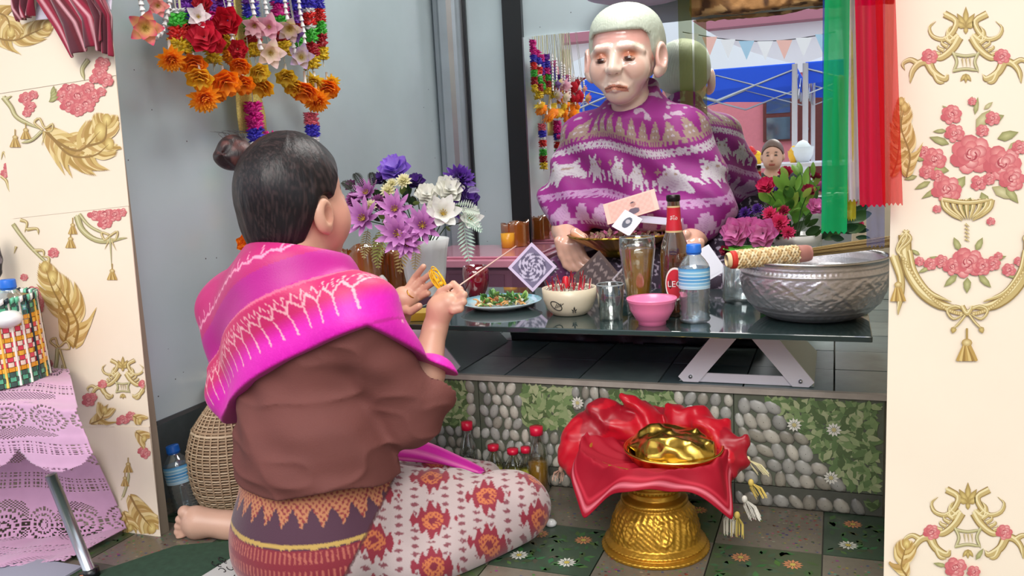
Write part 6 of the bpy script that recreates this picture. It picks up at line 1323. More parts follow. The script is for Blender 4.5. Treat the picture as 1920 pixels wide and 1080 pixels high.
# ---------------------------------------------------------------- sheer ribbons on the right
def curtain(name, top, bot, w0, w1, Y, col, alpha, label, folds=3, seed=0):
    b = MB(); P = []; nu, nv = 26, 18; mt_ = MATS.get('sheer_'+name) or sheer('sheer_'+name, col, alpha)
    for i in range(nu):
        t = i/(nu-1); cx, cy = top[0]+(bot[0]-top[0])*t, top[1]+(bot[1]-top[1])*t; row = []
        for j in range(nv):
            s = j/(nv-1)-.5; p = PY(cx+s*(w0+(w1-w0)*t), cy+3*math.sin(j*1.7+seed)*(t > .97), Y); p = p+V3(0, .008*math.sin(s*folds*2*PI+seed+t*1.5)*(1-.3*t), 0); row.append(p)
        P.append(row)
    b.grid(P); o = b.build(name, mt_, None, origin=P[0][nv//2]); tag(o, label, 'ribbon'); return o
curtain('green_ribbon', (1572, -150), (1564, 436), 46, 48, 1.44, c(34, 170, 100), .82, 'sheer green ribbon hanging at the left of the ribbon bunch', 1, 1)
curtain('lilac_ribbon', (1592, -150), (1608, 376), 40, 34, 1.455, c(224, 216, 236), .78, 'sheer pale lilac-white ribbon hanging between the green and red ones', 2, 2)
curtain('yellow_ribbon', (1598, -150), (1594, 412), 24, 22, 1.464, c(226, 214, 60), .45, 'thin yellow ribbon hanging behind the green and lilac ones', 1, 3)
curtain('crimson_ribbon', (1626, -150), (1636, 386), 54, 48, 1.445, c(226, 14, 66), .86, 'bright crimson ribbon, widest of the hanging bunch', 2, 4)
curtain('scarlet_ribbon', (1654, -150), (1674, 383), 38, 38, 1.43, c(232, 40, 46), .55, 'sheer scarlet ribbon overlapping the wallpaper edge', 2, 5)
curtain('blue_ribbon', (1640, -150), (1642, 462), 40, 34, 1.462, c(150, 160, 220), .22, 'very sheer blue ribbon hanging lowest, down to the broom bristles', 2, 6)
curtain('cobalt_ribbon', (1550, -150), (1545, 420), 12, 10, 1.463, c(60, 110, 200), .5, 'narrow blue ribbon along the green one\'s left edge', 1, 7)
curtain('olive_ribbon', (1283, -60), (1290, 300), 26, 24, 3.02, c(150, 160, 70), .30, 'sheer olive ribbon hanging between the statue\'s head and the mirror', 1, 8)
# top: rough beam, lavender canopy
def beam(P):
    q = P-V3(-.05, 0, 0); zc = PY(1420, 2, 3.12)[2]; return np.maximum(np.maximum(np.abs(P[:, 1]-3.135)-.045, np.abs(P[:, 2]-zc-.012)-.040), np.maximum(-P[:, 0]+PY(1297, 15, 3.12)[0], P[:, 0]-.4))+.022*(vnoise(P*V3(.6, 1, 1), 16, 3)-.5)+.01*(vnoise(P, 60, 7)-.5)
zc = PY(1420, 2, 3.12)[2]; V, Q = surfnet(beam, (-.55, 3.06, zc-.09), (.45, 3.22, zc+.1), .006)
n_ = vnoise(V, 40, 2); col = mixc(np.tile(c(166, 122, 74), (len(V), 1)), c(84, 56, 36), np.clip((n_-.5)*5, 0, 1)); col = mixc(col, c(214, 176, 120), (vnoise(V, 24, 9) > .66)*.7)
o = mesh_np('wooden_beam', V, Q, VC('rough_wood', rough=.85, bump=.4, bscale=80), None, col, origin=(-.05, 3.06, zc)); tag(o, 'rough bark-edged wooden beam across the top of the mirror', 'beam')
p = PY(1205, -18, 3.0); k = kof(p); t = thing('canopy', p, 'round pale lavender canopy just above the statue\'s head', 'canopy'); b = MB(); b.lathe([(.001, -24*k), (60*k, -20*k), (105*k, -8*k), (128*k, 8*k), (130*k, 20*k), (126*k, 20*k), (.001, 16*k)], p, 48); b.build('shade', mat('lavender_cloth', c(214, 204, 232), .6), t)
b = MB(); b.lathe([(127*k, 4*k), (131*k, 8*k), (131*k, 14*k), (128*k, 16*k)], p, 48); b.build('dark_rim', mat('dark_rim', c(60, 44, 60), .5), t)
b = MB(); b.tube([p+V3(0, 0, 18*k), V3(p[0], p[1], ZR)], .006, 8); b.build('rod', m_alu, t)
# ================================================================== LEFT SIDE, FLOOR, OUTDOORS
def bagcol(u, v): pass
# ---- lace-covered stool
ST = thing('stool', (-1.86, 1.32, 0), 'low stool with grey metal legs, hidden under lilac lace at the bottom left', 'stool')
zs_ = PZ(0, 0, 0)[2]; ztop_ = PY(60, 750, 1.23)[2]
b = MB(); b.box((-2.3, 1.17, ztop_-.03), (-1.68, 1.45, ztop_-.008)); b.build('seat', mat('stool_top', c(150, 140, 150), .6), ST, smooth=False)
for (x, y) in ((-2.26, 1.20), (-2.26, 1.42)):
    b = MB(); b.tube([V3(x, y, 0.001), V3(x, y, ztop_-.03)], .011, 10); b.build('leg', m_alu, ST)
b = MB(); b.tube([PY(160, 988, 1.27)*V3(1, 1, 0)+V3(0, 0, .001), PY(95, 890, 1.24)], .012, 10); l_ = b.build('leg', m_alu, ST); b = MB(); q = PY(160, 988, 1.27)*V3(1, 1, 0); b.lathe([(.001, .001), (.017, .001), (.016, .022), (.001, .022)], q, 14); b.build('foot_cap', m_black, l_)
def lace_hole(u, v):
    """crochet pattern in metres: rows of fans, mesh band"""
    if .10 < v % .26 < .155: return (int(math.floor(u/.0055)) % 2 == 0) and (int(math.floor(v/.0055)) % 2 == 0)
    cx = (u/.095) % 1-.5; vv = (v % .26); cy = (vv-.0)/.095 if vv < .10 else (.26-vv)/.105
    r = math.hypot(cx, cy*.95)*.095
    if r < .046:
        ring = int(r/.0075); return ring % 2 == 1 and (math.sin(math.atan2(cy, cx)*(10+ring*3)) > -.3)
    return math.sin(u*760)*math.sin(v*760) > .62
def lace(name, P, su, sv, label, keep=None):
    """P grid of points; drop the faces where the crochet has holes"""
    nu, nv = P.shape[:2]; F = []
    for i in range(nu-1):
        for j in range(nv-1):
            u, v = (j+.5)/(nv-1)*su, (i+.5)/(nu-1)*sv
            if keep and not keep(u, v): continue
            if lace_hole(u, v): continue
            F.append((i*nv+j, i*nv+j+1, (i+1)*nv+j+1, (i+1)*nv+j))
    V = P.reshape(-1, 3); o = mesh_np(name, V, np.array(F), mat('lilac_lace', c(198, 152, 184), .75, noise=.06, nscale=40, sheen=.3), None, origin=V[len(V)//2]); md = o.modifiers.new('s', 'SOLIDIFY'); md.thickness = .002; tag(o, label, 'lace cloth'); return o
# upper cloth: top then front fall
def tri(a, b_, t): return a*(1-t)+b_*t
TL, TR = V3(-2.3, 1.46, ztop_), PY(136, 742, 1.46); TR[2] = ztop_
FL, FR = V3(-2.3, 1.16, ztop_-.0), PY(150, 790, 1.20); FR[2] = ztop_-.004
BL, BR = V3(-2.3, 1.14, ztop_-.22), PY(186, 900, 1.16)
rows = []; NV = 190
for i in range(130):
    t = i/129; row = []
    for j in range(NV):
        s = j/(NV-1)
        if t < .42: p = tri(tri(TL, TR, s), tri(FL, FR, s), t/.42)
        else: p = tri(tri(FL, FR, s), tri(BL, BR, s), (t-.42)/.58)
        p = p+V3(0, -.006*math.sin(s*26+t*4)*(t > .4), .002*math.sin(s*31)+.0015*math.sin(t*50)); row.append(p)
    rows.append(row)
P = np.array(rows); sv = .52
def keepU(u, v):
    edge = .40+.085*abs(math.sin((u+.015)/.16*PI)); return v < edge
lace('lace_cloth', P, .78, sv, 'lilac crochet lace cloth with a scalloped hem, spread over the stool', keepU)
A0, A1 = V3(-2.3, 1.40, ztop_-.12), PY(176, 850, 1.46); B0, B1 = V3(-2.3, 1.10, .012), PZ(232, 995, .012); C0, C1 = V3(-2.3, .98, .006), PZ(120, 1055, .006)
rows = []
for i in range(120):
    t = i/119; row = []
    for j in range(NV):
        s = j/(NV-1); p = tri(tri(A0, A1, s), tri(B0, B1, s), t/.6) if t < .6 else tri(tri(B0, B1, s), tri(C0, C1, s), (t-.6)/.4); p = p+V3(0, -.010*math.sin(s*22+t*3), .003*math.sin(s*40)*(t > .6)); p[1] = min(p[1], 1.468); row.append(p)
    rows.append(row)
lace('lace_cloth', np.array(rows), .8, .5, 'lower lilac crochet lace cloth falling to the floor behind the stool leg')
b = MB(); b.box((-2.4, .6, .001), (PZ(140, 1075, 0)[0], PZ(60, 1050, 0)[1], .006)); o = b.build('floor_cloth', mat('pale_grey_cloth', c(150, 150, 166), .8), None, smooth=False, origin=(-2, .8, .001)); tag(o, 'pale grey cloth corner lying on the floor at the bottom left', 'cloth')
# ---- woven basket on the stool
bkc = PY(0, 742, 1.34); bkc = V3(PY(-12, 742, 1.33)[0], 1.33, ztop_+.003); k = kof(bkc)
t = thing('woven_basket', bkc, 'green, orange and pink plaited plastic basket on the lilac lace cloth', 'basket'); HB = 152*k; R0, R1 = 98*k, 90*k
R1 = 92*k
b = MB(); b.lathe([(.001, .001), (R0*.93, .001), (R1*.95, HB), (R1*.90, HB), (R0*.88, .008), (.001, .008)], bkc, 48, c(150, 120, 70)); b.build('liner', VC('plastic_strap', rough=.35), t)
NR, NC = 17, 56; q0 = MB()
for i in range(NR):
    f = i/NR; z = HB*(f+.5/NR); R_ = (R0+(R1-R0)*f)
    band = [c(90, 180, 140), c(60, 90, 80)] if i in (0, 1, 2, 14, 15, 16) else ([c(236, 160, 40), c(240, 180, 60)] if i in (3, 6, 9, 12, 13) else [c(226, 70, 90), c(240, 220, 200)])
    q = MB()
    for j in range(NC):
        a0, a1 = j*2*PI/NC, (j+.92)*2*PI/NC; o_ = .0028 if (i+j) % 2 else -.0006; col = band[(j+i) % 2]
        pts = []
        for a in (a0, (a0+a1)/2, a1):
            rr = R_+(o_ if a == (a0+a1)/2 else .0002); pts.append([bkc+V3(math.cos(a)*rr, math.sin(a)*rr, z+s_*HB/NR*.46) for s_ in (-1, 1)])
        q.grid(pts, col)
    q.build('woven_strap', VC('plastic_strap', rough=.35), t)['kind'] = 'stuff'
q = MB()
for j in range(NC):
    if j % 2 == 0:
        a = (j+.45)*2*PI/NC; q.tube([bkc+V3(math.cos(a)*(R0+(R1-R0)*f+.0012), math.sin(a)*(R0+(R1-R0)*f+.0012), HB*f) for f in np.linspace(0, 1, 6)], .0028, 4, c(*[(240, 236, 226), (30, 50, 60), (250, 200, 90)][(j//2) % 3]))
o = q.build('upright_strap', VC('plastic_strap', rough=.35), t); o['kind'] = 'stuff'
q = MB()
for j in range(64):
    a = j*2*PI/64; q.obox(bkc+V3(math.cos(a)*R1, math.sin(a)*R1, HB+.002), V3(math.cos(a), math.sin(a), .3)*.005, V3(-math.sin(a), math.cos(a), .5)*.0036, V3(0, 0, .006), c(*[(110, 200, 160), (240, 240, 236), (20, 40, 50)][j % 3]))
q.build('rim_lacing', VC('plastic_strap', rough=.35), t)['kind'] = 'stuff'
p = V3(PY(24, 600, 1.345)[0], 1.345, bkc[2]+.05); kk = kof(p); water_bottle(p, kk, 'clear water bottle with a blue cap standing inside the plaited basket', sc=(PY(24, 524, 1.345)[2]-p[2])/(147*kk))
p = PY(6, 598, 1.31); b = MB(); b.ell(p, (.042, .036, .022), 24, 12); o = b.build('styrofoam_bowl', m_white, None, origin=p); tag(o, 'upturned white foam bowl resting in the plaited basket', 'bowl')
def bag_sdf(P): cc = PY(-18, 480, 1.42); return ellp(P, cc, (.030, .02, .062))+.006*(vnoise(P, 60, 3)-.5)
V, Q = surfnet(bag_sdf, PY(-18, 480, 1.42)-V3(.06, .04, .09), PY(-18, 480, 1.42)+V3(.06, .04, .09), .004)
col = mixc(np.tile(c(30, 28, 34), (len(V), 1)), c(150, 140, 150), (vnoise(V, 110, 3) > .66)*.8); o = mesh_np('cloth_pouch', V, Q, m_cloth, None, col, origin=PY(-18, 480, 1.42)); tag(o, 'black speckled cloth pouch hanging at the left frame edge', 'bag')
# ---- red striped cloth hanging at the top left
def stripe_cloth(rows_px, Yb, label, n=40, amp=.010, sd_=0, white=False):
    b = MB(); P = []; C = []; m = len(rows_px)
    for i in range(28):
        t = i/27*(m-1); k0 = min(int(t), m-2); f = t-k0; A = np.array(rows_px[k0]); B_ = np.array(rows_px[k0+1]); e = A*(1-f)+B_*f; row = []; cr = []
        for j in range(n):
            s = j/(n-1); px, py = e[0]+(e[2]-e[0])*s, e[1]+(e[3]-e[1])*s; row.append(PY(px, py, Yb)+V3(0, -amp*(1+math.sin(s*17+sd_+t)), 0))
            st = (s*9) % 1; cc = c(100, 10, 32) if (int(s*9) % 2) else c(146, 8, 50)
            if white: cc = c(220, 216, 232)
            elif .44 < st < .52 or .60 < st < .66: cc = c(226, 170, 180)
            elif int(s*9) in (2, 5): cc = c(86, 22, 40)
            cr.append(cc)
        P.append(row); C.append(cr)
    b.grid(P, C); o = b.build('striped_cloth' if not white else 'white_cloth', m_cloth, None, origin=P[0][n//2]); md = o.modifiers.new('s', 'SOLIDIFY'); md.thickness = .003; md = o.modifiers.new('u', 'SUBSURF'); md.levels = md.render_levels = 1; tag(o, label, 'cloth'); return o
stripe_cloth([(78, -60, 230, -60), (80, 0, 175, -8), (110, 55, 205, 25), (135, 110, 205, 78)], 1.45, 'dark red striped cloth end hanging from the top left, pointing down right', sd_=1)
stripe_cloth([(160, -60, 250, -60), (165, -10, 200, -10), (185, 40, 219, 30), (190, 95, 221, 108)], 1.455, 'narrow right fold of dark red cloth beside the metal wall', sd_=2)
stripe_cloth([(10, -70, 80, -60), (26, -20, 78, -20), (32, 20, 72, 10), (44, 42, 68, 30)], 1.45, 'small hanging loop of dark red cloth at the far top left', sd_=3)
stripe_cloth([(70, -60, 215, -60), (74, 0, 212, -10), (72, 39, 212, 20)], 1.462, 'white lilac cloth behind the dark red striped cloth', amp=.003, white=True)
# ---- floor bottle and round wicker basket in the recess
p = PZ(352, 956, 0.001); k = kof(p); w_ = water_bottle(p, k, 'water bottle with blue cap on the floor left of the wicker basket', sc=.86); w_.rotation_euler = (0, math.radians(-9), 0)
p = PZ(418, 952, .001); p = p+V3(.008, .045, 0); k = kof(p)*1.05; t = thing('wicker_basket', p, 'round-bellied wicker basket with a narrow neck, on the floor behind the woman', 'basket')
prof = [(56, 0), (70, 30), (76, 70), (74, 105), (62, 140), (40, 170), (22, 190), (17, 205), (20, 218), (25, 224)]
b = MB(); b.lathe([(.001, 0)]+[(r*k*.96, h*k) for r, h in prof], p, 40, c(120, 96, 74)); b.build('basket_body', VC('wicker', rough=.7), t)
hs = np.linspace(2, 222, 46); q = MB()
for i, h in enumerate(hs):
    r = np.interp(h, [a[1] for a in prof], [a[0] for a in prof])*k; a = np.arange(64)*2*PI/64
    q.tube([p+V3(math.cos(x)*(r+.0016*math.sin(x*16+(i % 2)*PI)), math.sin(x)*(r+.0016*math.sin(x*16+(i % 2)*PI)), h*k) for x in a], .0022 if i not in (28, 29) else .004, 4, c(*[(190, 166, 138), (206, 184, 156), (168, 140, 112)][i % 3]), closed=True)
q.build('wicker_weave', VC('wicker', rough=.7), t)['kind'] = 'stuff'
for j in range(32):
    a = j*2*PI/32; q = MB(); q.tube([p+V3(math.cos(a)*(np.interp(h, [z[1] for z in prof], [z[0] for z in prof])*k+.001), math.sin(a)*(np.interp(h, [z[1] for z in prof], [z[0] for z in prof])*k+.001), h*k) for h in np.linspace(0, 222, 12)], .0024, 5, c(176, 150, 122)); q.build('wicker_stake', VC('wicker', rough=.7), t)
q = MB(); q.tube([p+V3(math.cos(x)*25*k, math.sin(x)*25*k, 224*k+.003*math.sin(x*5)) for x in np.arange(30)*2*PI/30], .0055, 6, c(200, 180, 150), closed=True); q.build('mouth_ring', VC('wicker', rough=.7), t)
# ---- mats and printed paper
def flat(name, pts, z, m, label, cat, th=.002, amp=0):
    V = [PZ(x, y, z) for x, y in pts]; W_ = [v+V3(0, 0, th) for v in V]; n = len(V); b = MB(); b.add(V+W_, [tuple(range(n-1, -1, -1)), tuple(range(n, 2*n))]+[(i, (i+1) % n, (i+1) % n+n, i+n) for i in range(n)]); o = b.build(name, m, None, smooth=False, origin=V[0]); tag(o, label, cat); return o
flat('floor_mat', [(150, 1085), (330, 1024), (470, 1012), (900, 1100), (880, 1400), (-200, 1400)], .002, mat('dark_green_mat', c(44, 74, 56), .8, noise=.25, nscale=60), 'plain dark green mat on the floor under the kneeling woman', 'mat')
pp_ = flat('printed_paper', [(368, 1088), (462, 1030), (500, 1040), (560, 1110), (470, 1160)], .0045, mat('white_paper', c(196, 196, 194), .7), 'white paper with dark scribbled marks on the green mat, by the woman\'s hip', 'paper')
b = MB()
for i in range(26):
    x, y = 400+rnd.uniform(0, 110), 1048+rnd.uniform(0, 50); r = rnd.uniform(3, 8); a0 = rnd.uniform(0, 6); b.tube([PZ(x+r*math.cos(a0+t_), y+r*.55*math.sin(a0+t_*1.2), .0069) for t_ in np.linspace(0, 4, 8)], .0011, 4)
b.build('scribble', m_black, pp_)['kind'] = 'stuff'
# ---- gold pedestal bowl with red cloth
p = PZ(1229, 1022, .001); k = kof(p); t = thing('pedestal_bowl', p, 'ornate gold pedestal bowl standing on the floor tiles', 'bowl'); m_gp = mat('gold_paint', c(200, 150, 52), .34, .75, noise=.25, nscale=30, bump=.3, bscale=90); PB = p; KB = k
def grel(a, z, i):
    h = z/k; m1 = np.clip((h-24)/4, 0, 1)*np.clip((86-h)/4, 0, 1); u = a*8/(2*PI); d = np.abs((u % 1)-.5)*2; w = (h-54)/30.
    oval = np.abs(np.hypot(d*1.25, w)-.62); oval2 = np.abs(np.hypot(d*1.25, w*.8)-.34); s = np.exp(-(oval/.09)**2)+np.exp(-(oval2/.09)**2)+.6*np.exp(-(np.hypot(d*1.6, w)/.18)**2)
    bead = lambda h0, n: np.exp(-((h-h0)/2.0)**2)*(.5+.5*np.cos(a*n))
    return k*2.6*(m1*(s+.5*(np.sin(u*2*PI*5+w*9)*np.sin(w*12)))+bead(14, 70)+bead(92, 60)+bead(120, 46)+.8*bead(4, 60))
L_g = [(98, 0), (99, 6), (90, 10), (94, 16), (88, 21), (84, 24), (82, 36), (77, 56), (71, 74), (62, 86), (58, 90), (62, 95), (60, 99), (48, 103), (46, 112), (54, 118), (58, 124), (54, 130), (70, 138), (100, 156), (110, 174), (120, 190), (116, 191), (104, 174), (92, 160), (60, 146), (.5, 142)]
rs_ = []
for i in range(len(L_g)-1):
    n = max(1, int(math.hypot(L_g[i+1][0]-L_g[i][0], L_g[i+1][1]-L_g[i][1])/1.8)); n = n if i < 17 else 2
    for q in range(n): f = q/n; rs_.append(((L_g[i][0]*(1-f)+L_g[i+1][0]*f)*k, (L_g[i][1]*(1-f)+L_g[i+1][1]*f)*k))
b = MB(); b.lathe(rs_, p, 240, fn=lambda a, z, i: grel(a, z, i) if (z < 128*k) else 0*a); b.build('bowl', m_gp, t)
# cloth draped over the rim: square, corners hanging, back heaped up
m_red = VC('red_velvet', rough=.7, spec=.3)
tc3 = p+V3(0, 0, 196*k); b = MB(); P = []; C = []; nu, na = 34, 120
for i in range(nu):
    f = i/(nu-1); row = []; cr = []
    for j in range(na):
        a = j*2*PI/na; toc = math.atan2(-p[1], -p[0]); rel = (a-toc+PI) % (2*PI)-PI       # 0 = towards camera
        cor = 1/max(abs(math.cos(rel)), abs(math.sin(rel)))-1; cor /= .414
        Rr = 134*k; s = f*(Rr+(34+74*cor)*k); back = max(0, -math.cos(rel))**1.2
        if s < Rr: rad = max(s, .55*Rr*0); z = -22*k*(1-(s/Rr)**2)+6*k*math.sin(a*5+s*60)*.6*(s/Rr); inn = True
        else:
            d = s-Rr; rad = Rr+d*.42+7*k*math.sin(a*7)*min(1, d/(30*k)); z = 5*k-d*.86+4*k*math.sin(a*7+1)*min(1, d/(30*k)); inn = False
        z += back*(26*k*math.exp(-((s-Rr*.95)/(45*k))**2)+ (12*k if s > Rr else 0)); rad *= 1-.10*back
        pt = tc3+V3(math.cos(a)*rad, math.sin(a)*rad, z+2.5*k*math.sin(a*13+f*20)); pt[1] = min(pt[1], YS-.02); row.append(pt)
        col = c(150, 0, 30); ed = f > .93
        if .925 < f < .965: col = c(214, 110, 124)
        elif .86 < f < .885: col = c(190, 40, 60)
        elif .5 < f < .85 and -2.2 < rel < -.9 and math.sin(a*60)*math.sin(f*90) > .2: col = c(232, 110, 110)
        elif inn and f < .2: col = c(186, 12, 40)
        cr.append(col)
    P.append(row); C.append(cr)
b.grid(P, C, wrapv=True); o = b.build('red_cloth', m_red, None, origin=tc3); md = o.modifiers.new('s', 'SOLIDIFY'); md.thickness = .003; md.offset = 1; md = o.modifiers.new('u', 'SUBSURF'); md.levels = md.render_levels = 1; tag(o, 'red cloth with a pink edge draped over the gold pedestal bowl', 'cloth')
# crumpled red scarf heaped at the back and gold foil dish
def heap(P):
    d = None
    for (x, y, dY, r) in ((1110, 795, .07, 36), (1140, 778, .09, 34), (1180, 774, .10, 32), (1220, 786, .11, 28), (1265, 786, .11, 28), (1315, 784, .10, 26), (1350, 804, .08, 30), (1085, 835, .04, 34), (1375, 840, .03, 26), (1100, 860, .0, 28)):
        q = cap(P, PY(x, y, p[1]+dY), PY(x, y+26, p[1]+dY-.02), r*k*.9, r*k*1.05); d = q if d is None else smin(d, q, .022)
    w = P*V3(1, 1, 1); d = d+.010*np.sin(w[:, 0]*58+w[:, 2]*70+6*vnoise(w, 12, 4))*.7+.016*(vnoise(w, 26, 8)-.5)+.008*(vnoise(w, 60, 3)-.5); return np.maximum(d, P[:, 1]-(YS-.02))
V, Q = surfnet(heap, PY(1230, 830, p[1])-V3(.30, .10, .12), PY(1230, 830, p[1])+V3(.28, .30, .14), .004)
col = mixc(np.tile(c(178, 4, 30), (len(V), 1)), c(120, 2, 26), (vnoise(V, 16, 2) > .55)*.6)
o = mesh_np('red_scarf', V, Q, VC('red_satin_cloth', rough=.38, sheen=.05), None, col, origin=tc3); tag(o, 'crumpled glossy red scarf heaped at the back of the pedestal bowl', 'cloth')
gd = tc3+V3(.02, -.03, .002); gd = PY(1262, 838, p[1]-.015); t = thing('gold_dish', gd, 'shiny gold dish full of crumpled gold foil, resting on the red cloth', 'dish')
b = MB(); b.lathe([(.001, -34*k), (50*k, -34*k), (74*k, -24*k), (88*k, -4*k), (90*k, 2*k), (86*k, 2*k), (70*k, -18*k), (.001, -26*k)], gd, 64); b.build('dish', mat('polished_gold', c(226, 186, 90), .18, 1.), t)
def foil(P): return ellp(P, gd+V3(0, 0, -2*k), (76*k, 72*k, 34*k))+.020*(vnoise(P, 26, 3)-.5)+.010*(vnoise(P, 60, 5)-.5)
V, Q = surfnet(foil, gd-V3(.12, .12, .06), gd+V3(.12, .12, .08), .005); mesh_np('gold_foil', V, Q, mat('gold_foil', c(214, 176, 80), .25, 1., noise=.2, nscale=20), t, smooth=False)
def fringe(px, py, dY, n, L, colr, label, lean=0.):
    q = PY(px, py, p[1]+dY); kk = kof(q); t = thing('cloth_tassel', q, label, 'tassel'); b = MB(); b.ell(q, (.006, .006, .008), 10, 6, colr); b.build('knot', VC('cord', rough=.7), t)
    b = MB()
    for i in range(n): a = rnd.uniform(0, 6.3); e = q+V3(math.cos(a)*.012+lean, math.sin(a)*.008, -L*kk*rnd.uniform(.75, 1)); b.tube([q, (q+e)/2+V3(math.cos(a)*.006, 0, .004), e], [.0012, .001, .0007], 3, colr)
    b.build('threads', VC('cord', rough=.7), t)['kind'] = 'stuff'
fringe(1396, 936, -.03, 30, 40, c(206, 202, 190), 'whitish tassel at the cloth corner nearest the tiled step', .02); fringe(1368, 960, -.06, 26, 46, c(196, 190, 170), 'pale tassel at the lower right corner of the red cloth'); fringe(1382, 966, -.06, 22, 46, c(190, 168, 84), 'gold tassel hanging lowest from the red cloth')
fringe(1408, 905, .0, 20, 30, c(206, 180, 90), 'golden tassel on the right side of the red cloth', .02); fringe(1402, 862, .02, 16, 30, c(206, 196, 150), 'frayed cream tassel, highest on the right of the red cloth', .03); fringe(1052, 880, .02, 18, 26, c(196, 160, 140), 'short pinkish tassel on the left edge of the red cloth', -.01)
# ---- drink bottles against the step
def drink(px, py, hpx, lab, liquid, capc, rpx=17):
    q = PZ(px, py, .001); q[1] = min(q[1], YS-.045); kk = kof(q); t = thing('drink_bottle', q, lab, 'bottle'); s = hpx/120.*kk; r = rpx*kk
    b = MB(); b.lathe([(.001, 0), (r, .002), (r*1.03, 8*s), (r, 62*s), (r*.86, 78*s), (r*.45, 96*s), (r*.42, 108*s)], q, 26); b.build('bottle_glass', m_glass, t)
    b = MB(); b.lathe([(.001, .002), (r*.93, .003), (r*.93, 56*s), (.001, 57*s)], q, 22); b.build('drink', liquid, t)
    b = MB(); b.lathe([(r*.5, 104*s), (r*.62, 105*s), (r*.62, 119*s), (.001, 120*s)], q, 20); b.build('cap', capc, t)
mrc = mat('red_cap', c(214, 20, 60), .35); yl = glassy('yellow_drink', (.85, .80, .10), fac=.1, body=(.72, .66, .04), bfac=.55); al = glassy('amber_drink', (.8, .5, .1), fac=.1, body=(.5, .26, .03), bfac=.5)
drink(930, 862, 122, 'clear drink bottle with a red cap, leftmost by the tiled step', glassy('clear_drink', (.85, .88, .9), fac=.1), mrc)
drink(1048, 876, 126, 'drink bottle with a large red cap, close to the red cloth', al, mrc, 20)
drink(968, 872, 82, 'short yellow drink bottle with red cap, second from the left', yl, mrc); drink(1003, 874, 78, 'short yellow drink bottle in the middle of the group', yl, mrc); drink(1026, 876, 84, 'yellow drink bottle beside the large-capped one', yl, mrc, 15)
b = MB(); q = PZ(1033, 984, .001); b.lathe([(.001, 0), (.013, 0), (.014, .006), (.008, .012), (.001, .013)], q, 20); o = b.build('seashell', m_white, None, origin=q); tag(o, 'small white shell-like lid on the floor by the woman\'s knee', 'lid')
# ================================================================== OUTDOORS, BEHIND THE CAMERA (seen in the mirror)
def MR(px, py, Yv): q = PY(px, py, Yv); return V3(q[0], 2*(YM-.012)-q[1], q[2])
struct(obox_slab('ground', (-40, -40, -.08), (40, -2.5, -.012), mat('concrete_yard', c(176, 170, 160), .9, noise=.1, nscale=3)))
hy = MR(1450, 200, 13.5)[1]
house = thing('house', (0, hy, 0), 'pink house with brown door and window beyond the tents, seen in the mirror', 'house')
hz_ = MR(1450, 140, 13.5)[2]; hz2 = MR(1450, 30, 13.5)[2]; hz3 = MR(1450, 48, 13.5)[2]; b = MB(); b.box((-7, hy-.3, 0), (5, hy, hz_)); b.build('wall', mat('pink_plaster', c(236, 140, 150), .8, noise=.05), house, smooth=False)
b = MB(); b.box((-7.2, hy-.3, hz_), (5.2, hy+.05, hz2+.5)); b.build('upper_wall', mat('pale_roof', c(244, 240, 244), .6), house, smooth=False); b = MB(); b.box((-7.4, hy+.05, hz3), (5.4, hy+.35, hz2)); b.build('fascia', mat('mauve_fascia', c(176, 110, 126), .6), house, smooth=False)
m_bro = mat('brown_wood', c(110, 50, 44), .5, noise=.15)
w0, w1 = MR(1430, 168, 13.4), MR(1488, 264, 13.4); xs0, xs1 = sorted((w0[0], w1[0])); 
b = MB(); b.box((xs0, hy, w1[2]), (xs1, hy+.06, w0[2])); wf = b.build('window_frame', m_bro, house, smooth=False)
for r_i in (0, 1):
    za, zb_ = w1[2]+(w0[2]-w1[2])*(.04+.5*r_i), w1[2]+(w0[2]-w1[2])*(.46+.5*r_i); b = MB(); b.box((xs0+.05, hy+.06, za), (xs1-.05, hy+.07, zb_)); b.build('pane', mat('window_glass', c(120, 140, 160), .05, .6, noise=.3, nscale=4), wf, smooth=False)
d0, d1 = MR(1496, 160, 13.4), MR(1640, 330, 13.4); xs0, xs1 = sorted((d0[0], d1[0])); b = MB(); b.box((xs0, hy, 0), (xs1, hy+.05, d0[2])); dr = b.build('door', m_bro, house, smooth=False); b = MB(); b.ell(V3(xs0+.12, hy+.09, 1.0), .035, 12, 8); b.build('door_knob', m_alu, dr)
s0, s1 = MR(1508, 148, 13.3), MR(1560, 162, 13.3); xs0, xs1 = sorted((s0[0], s1[0])); b = MB(); b.box((xs0, hy+.06, s1[2]), (xs1, hy+.09, s0[2])); b.build('sign_board', mat('pale_sign', c(206, 206, 196), .6), house, smooth=False)
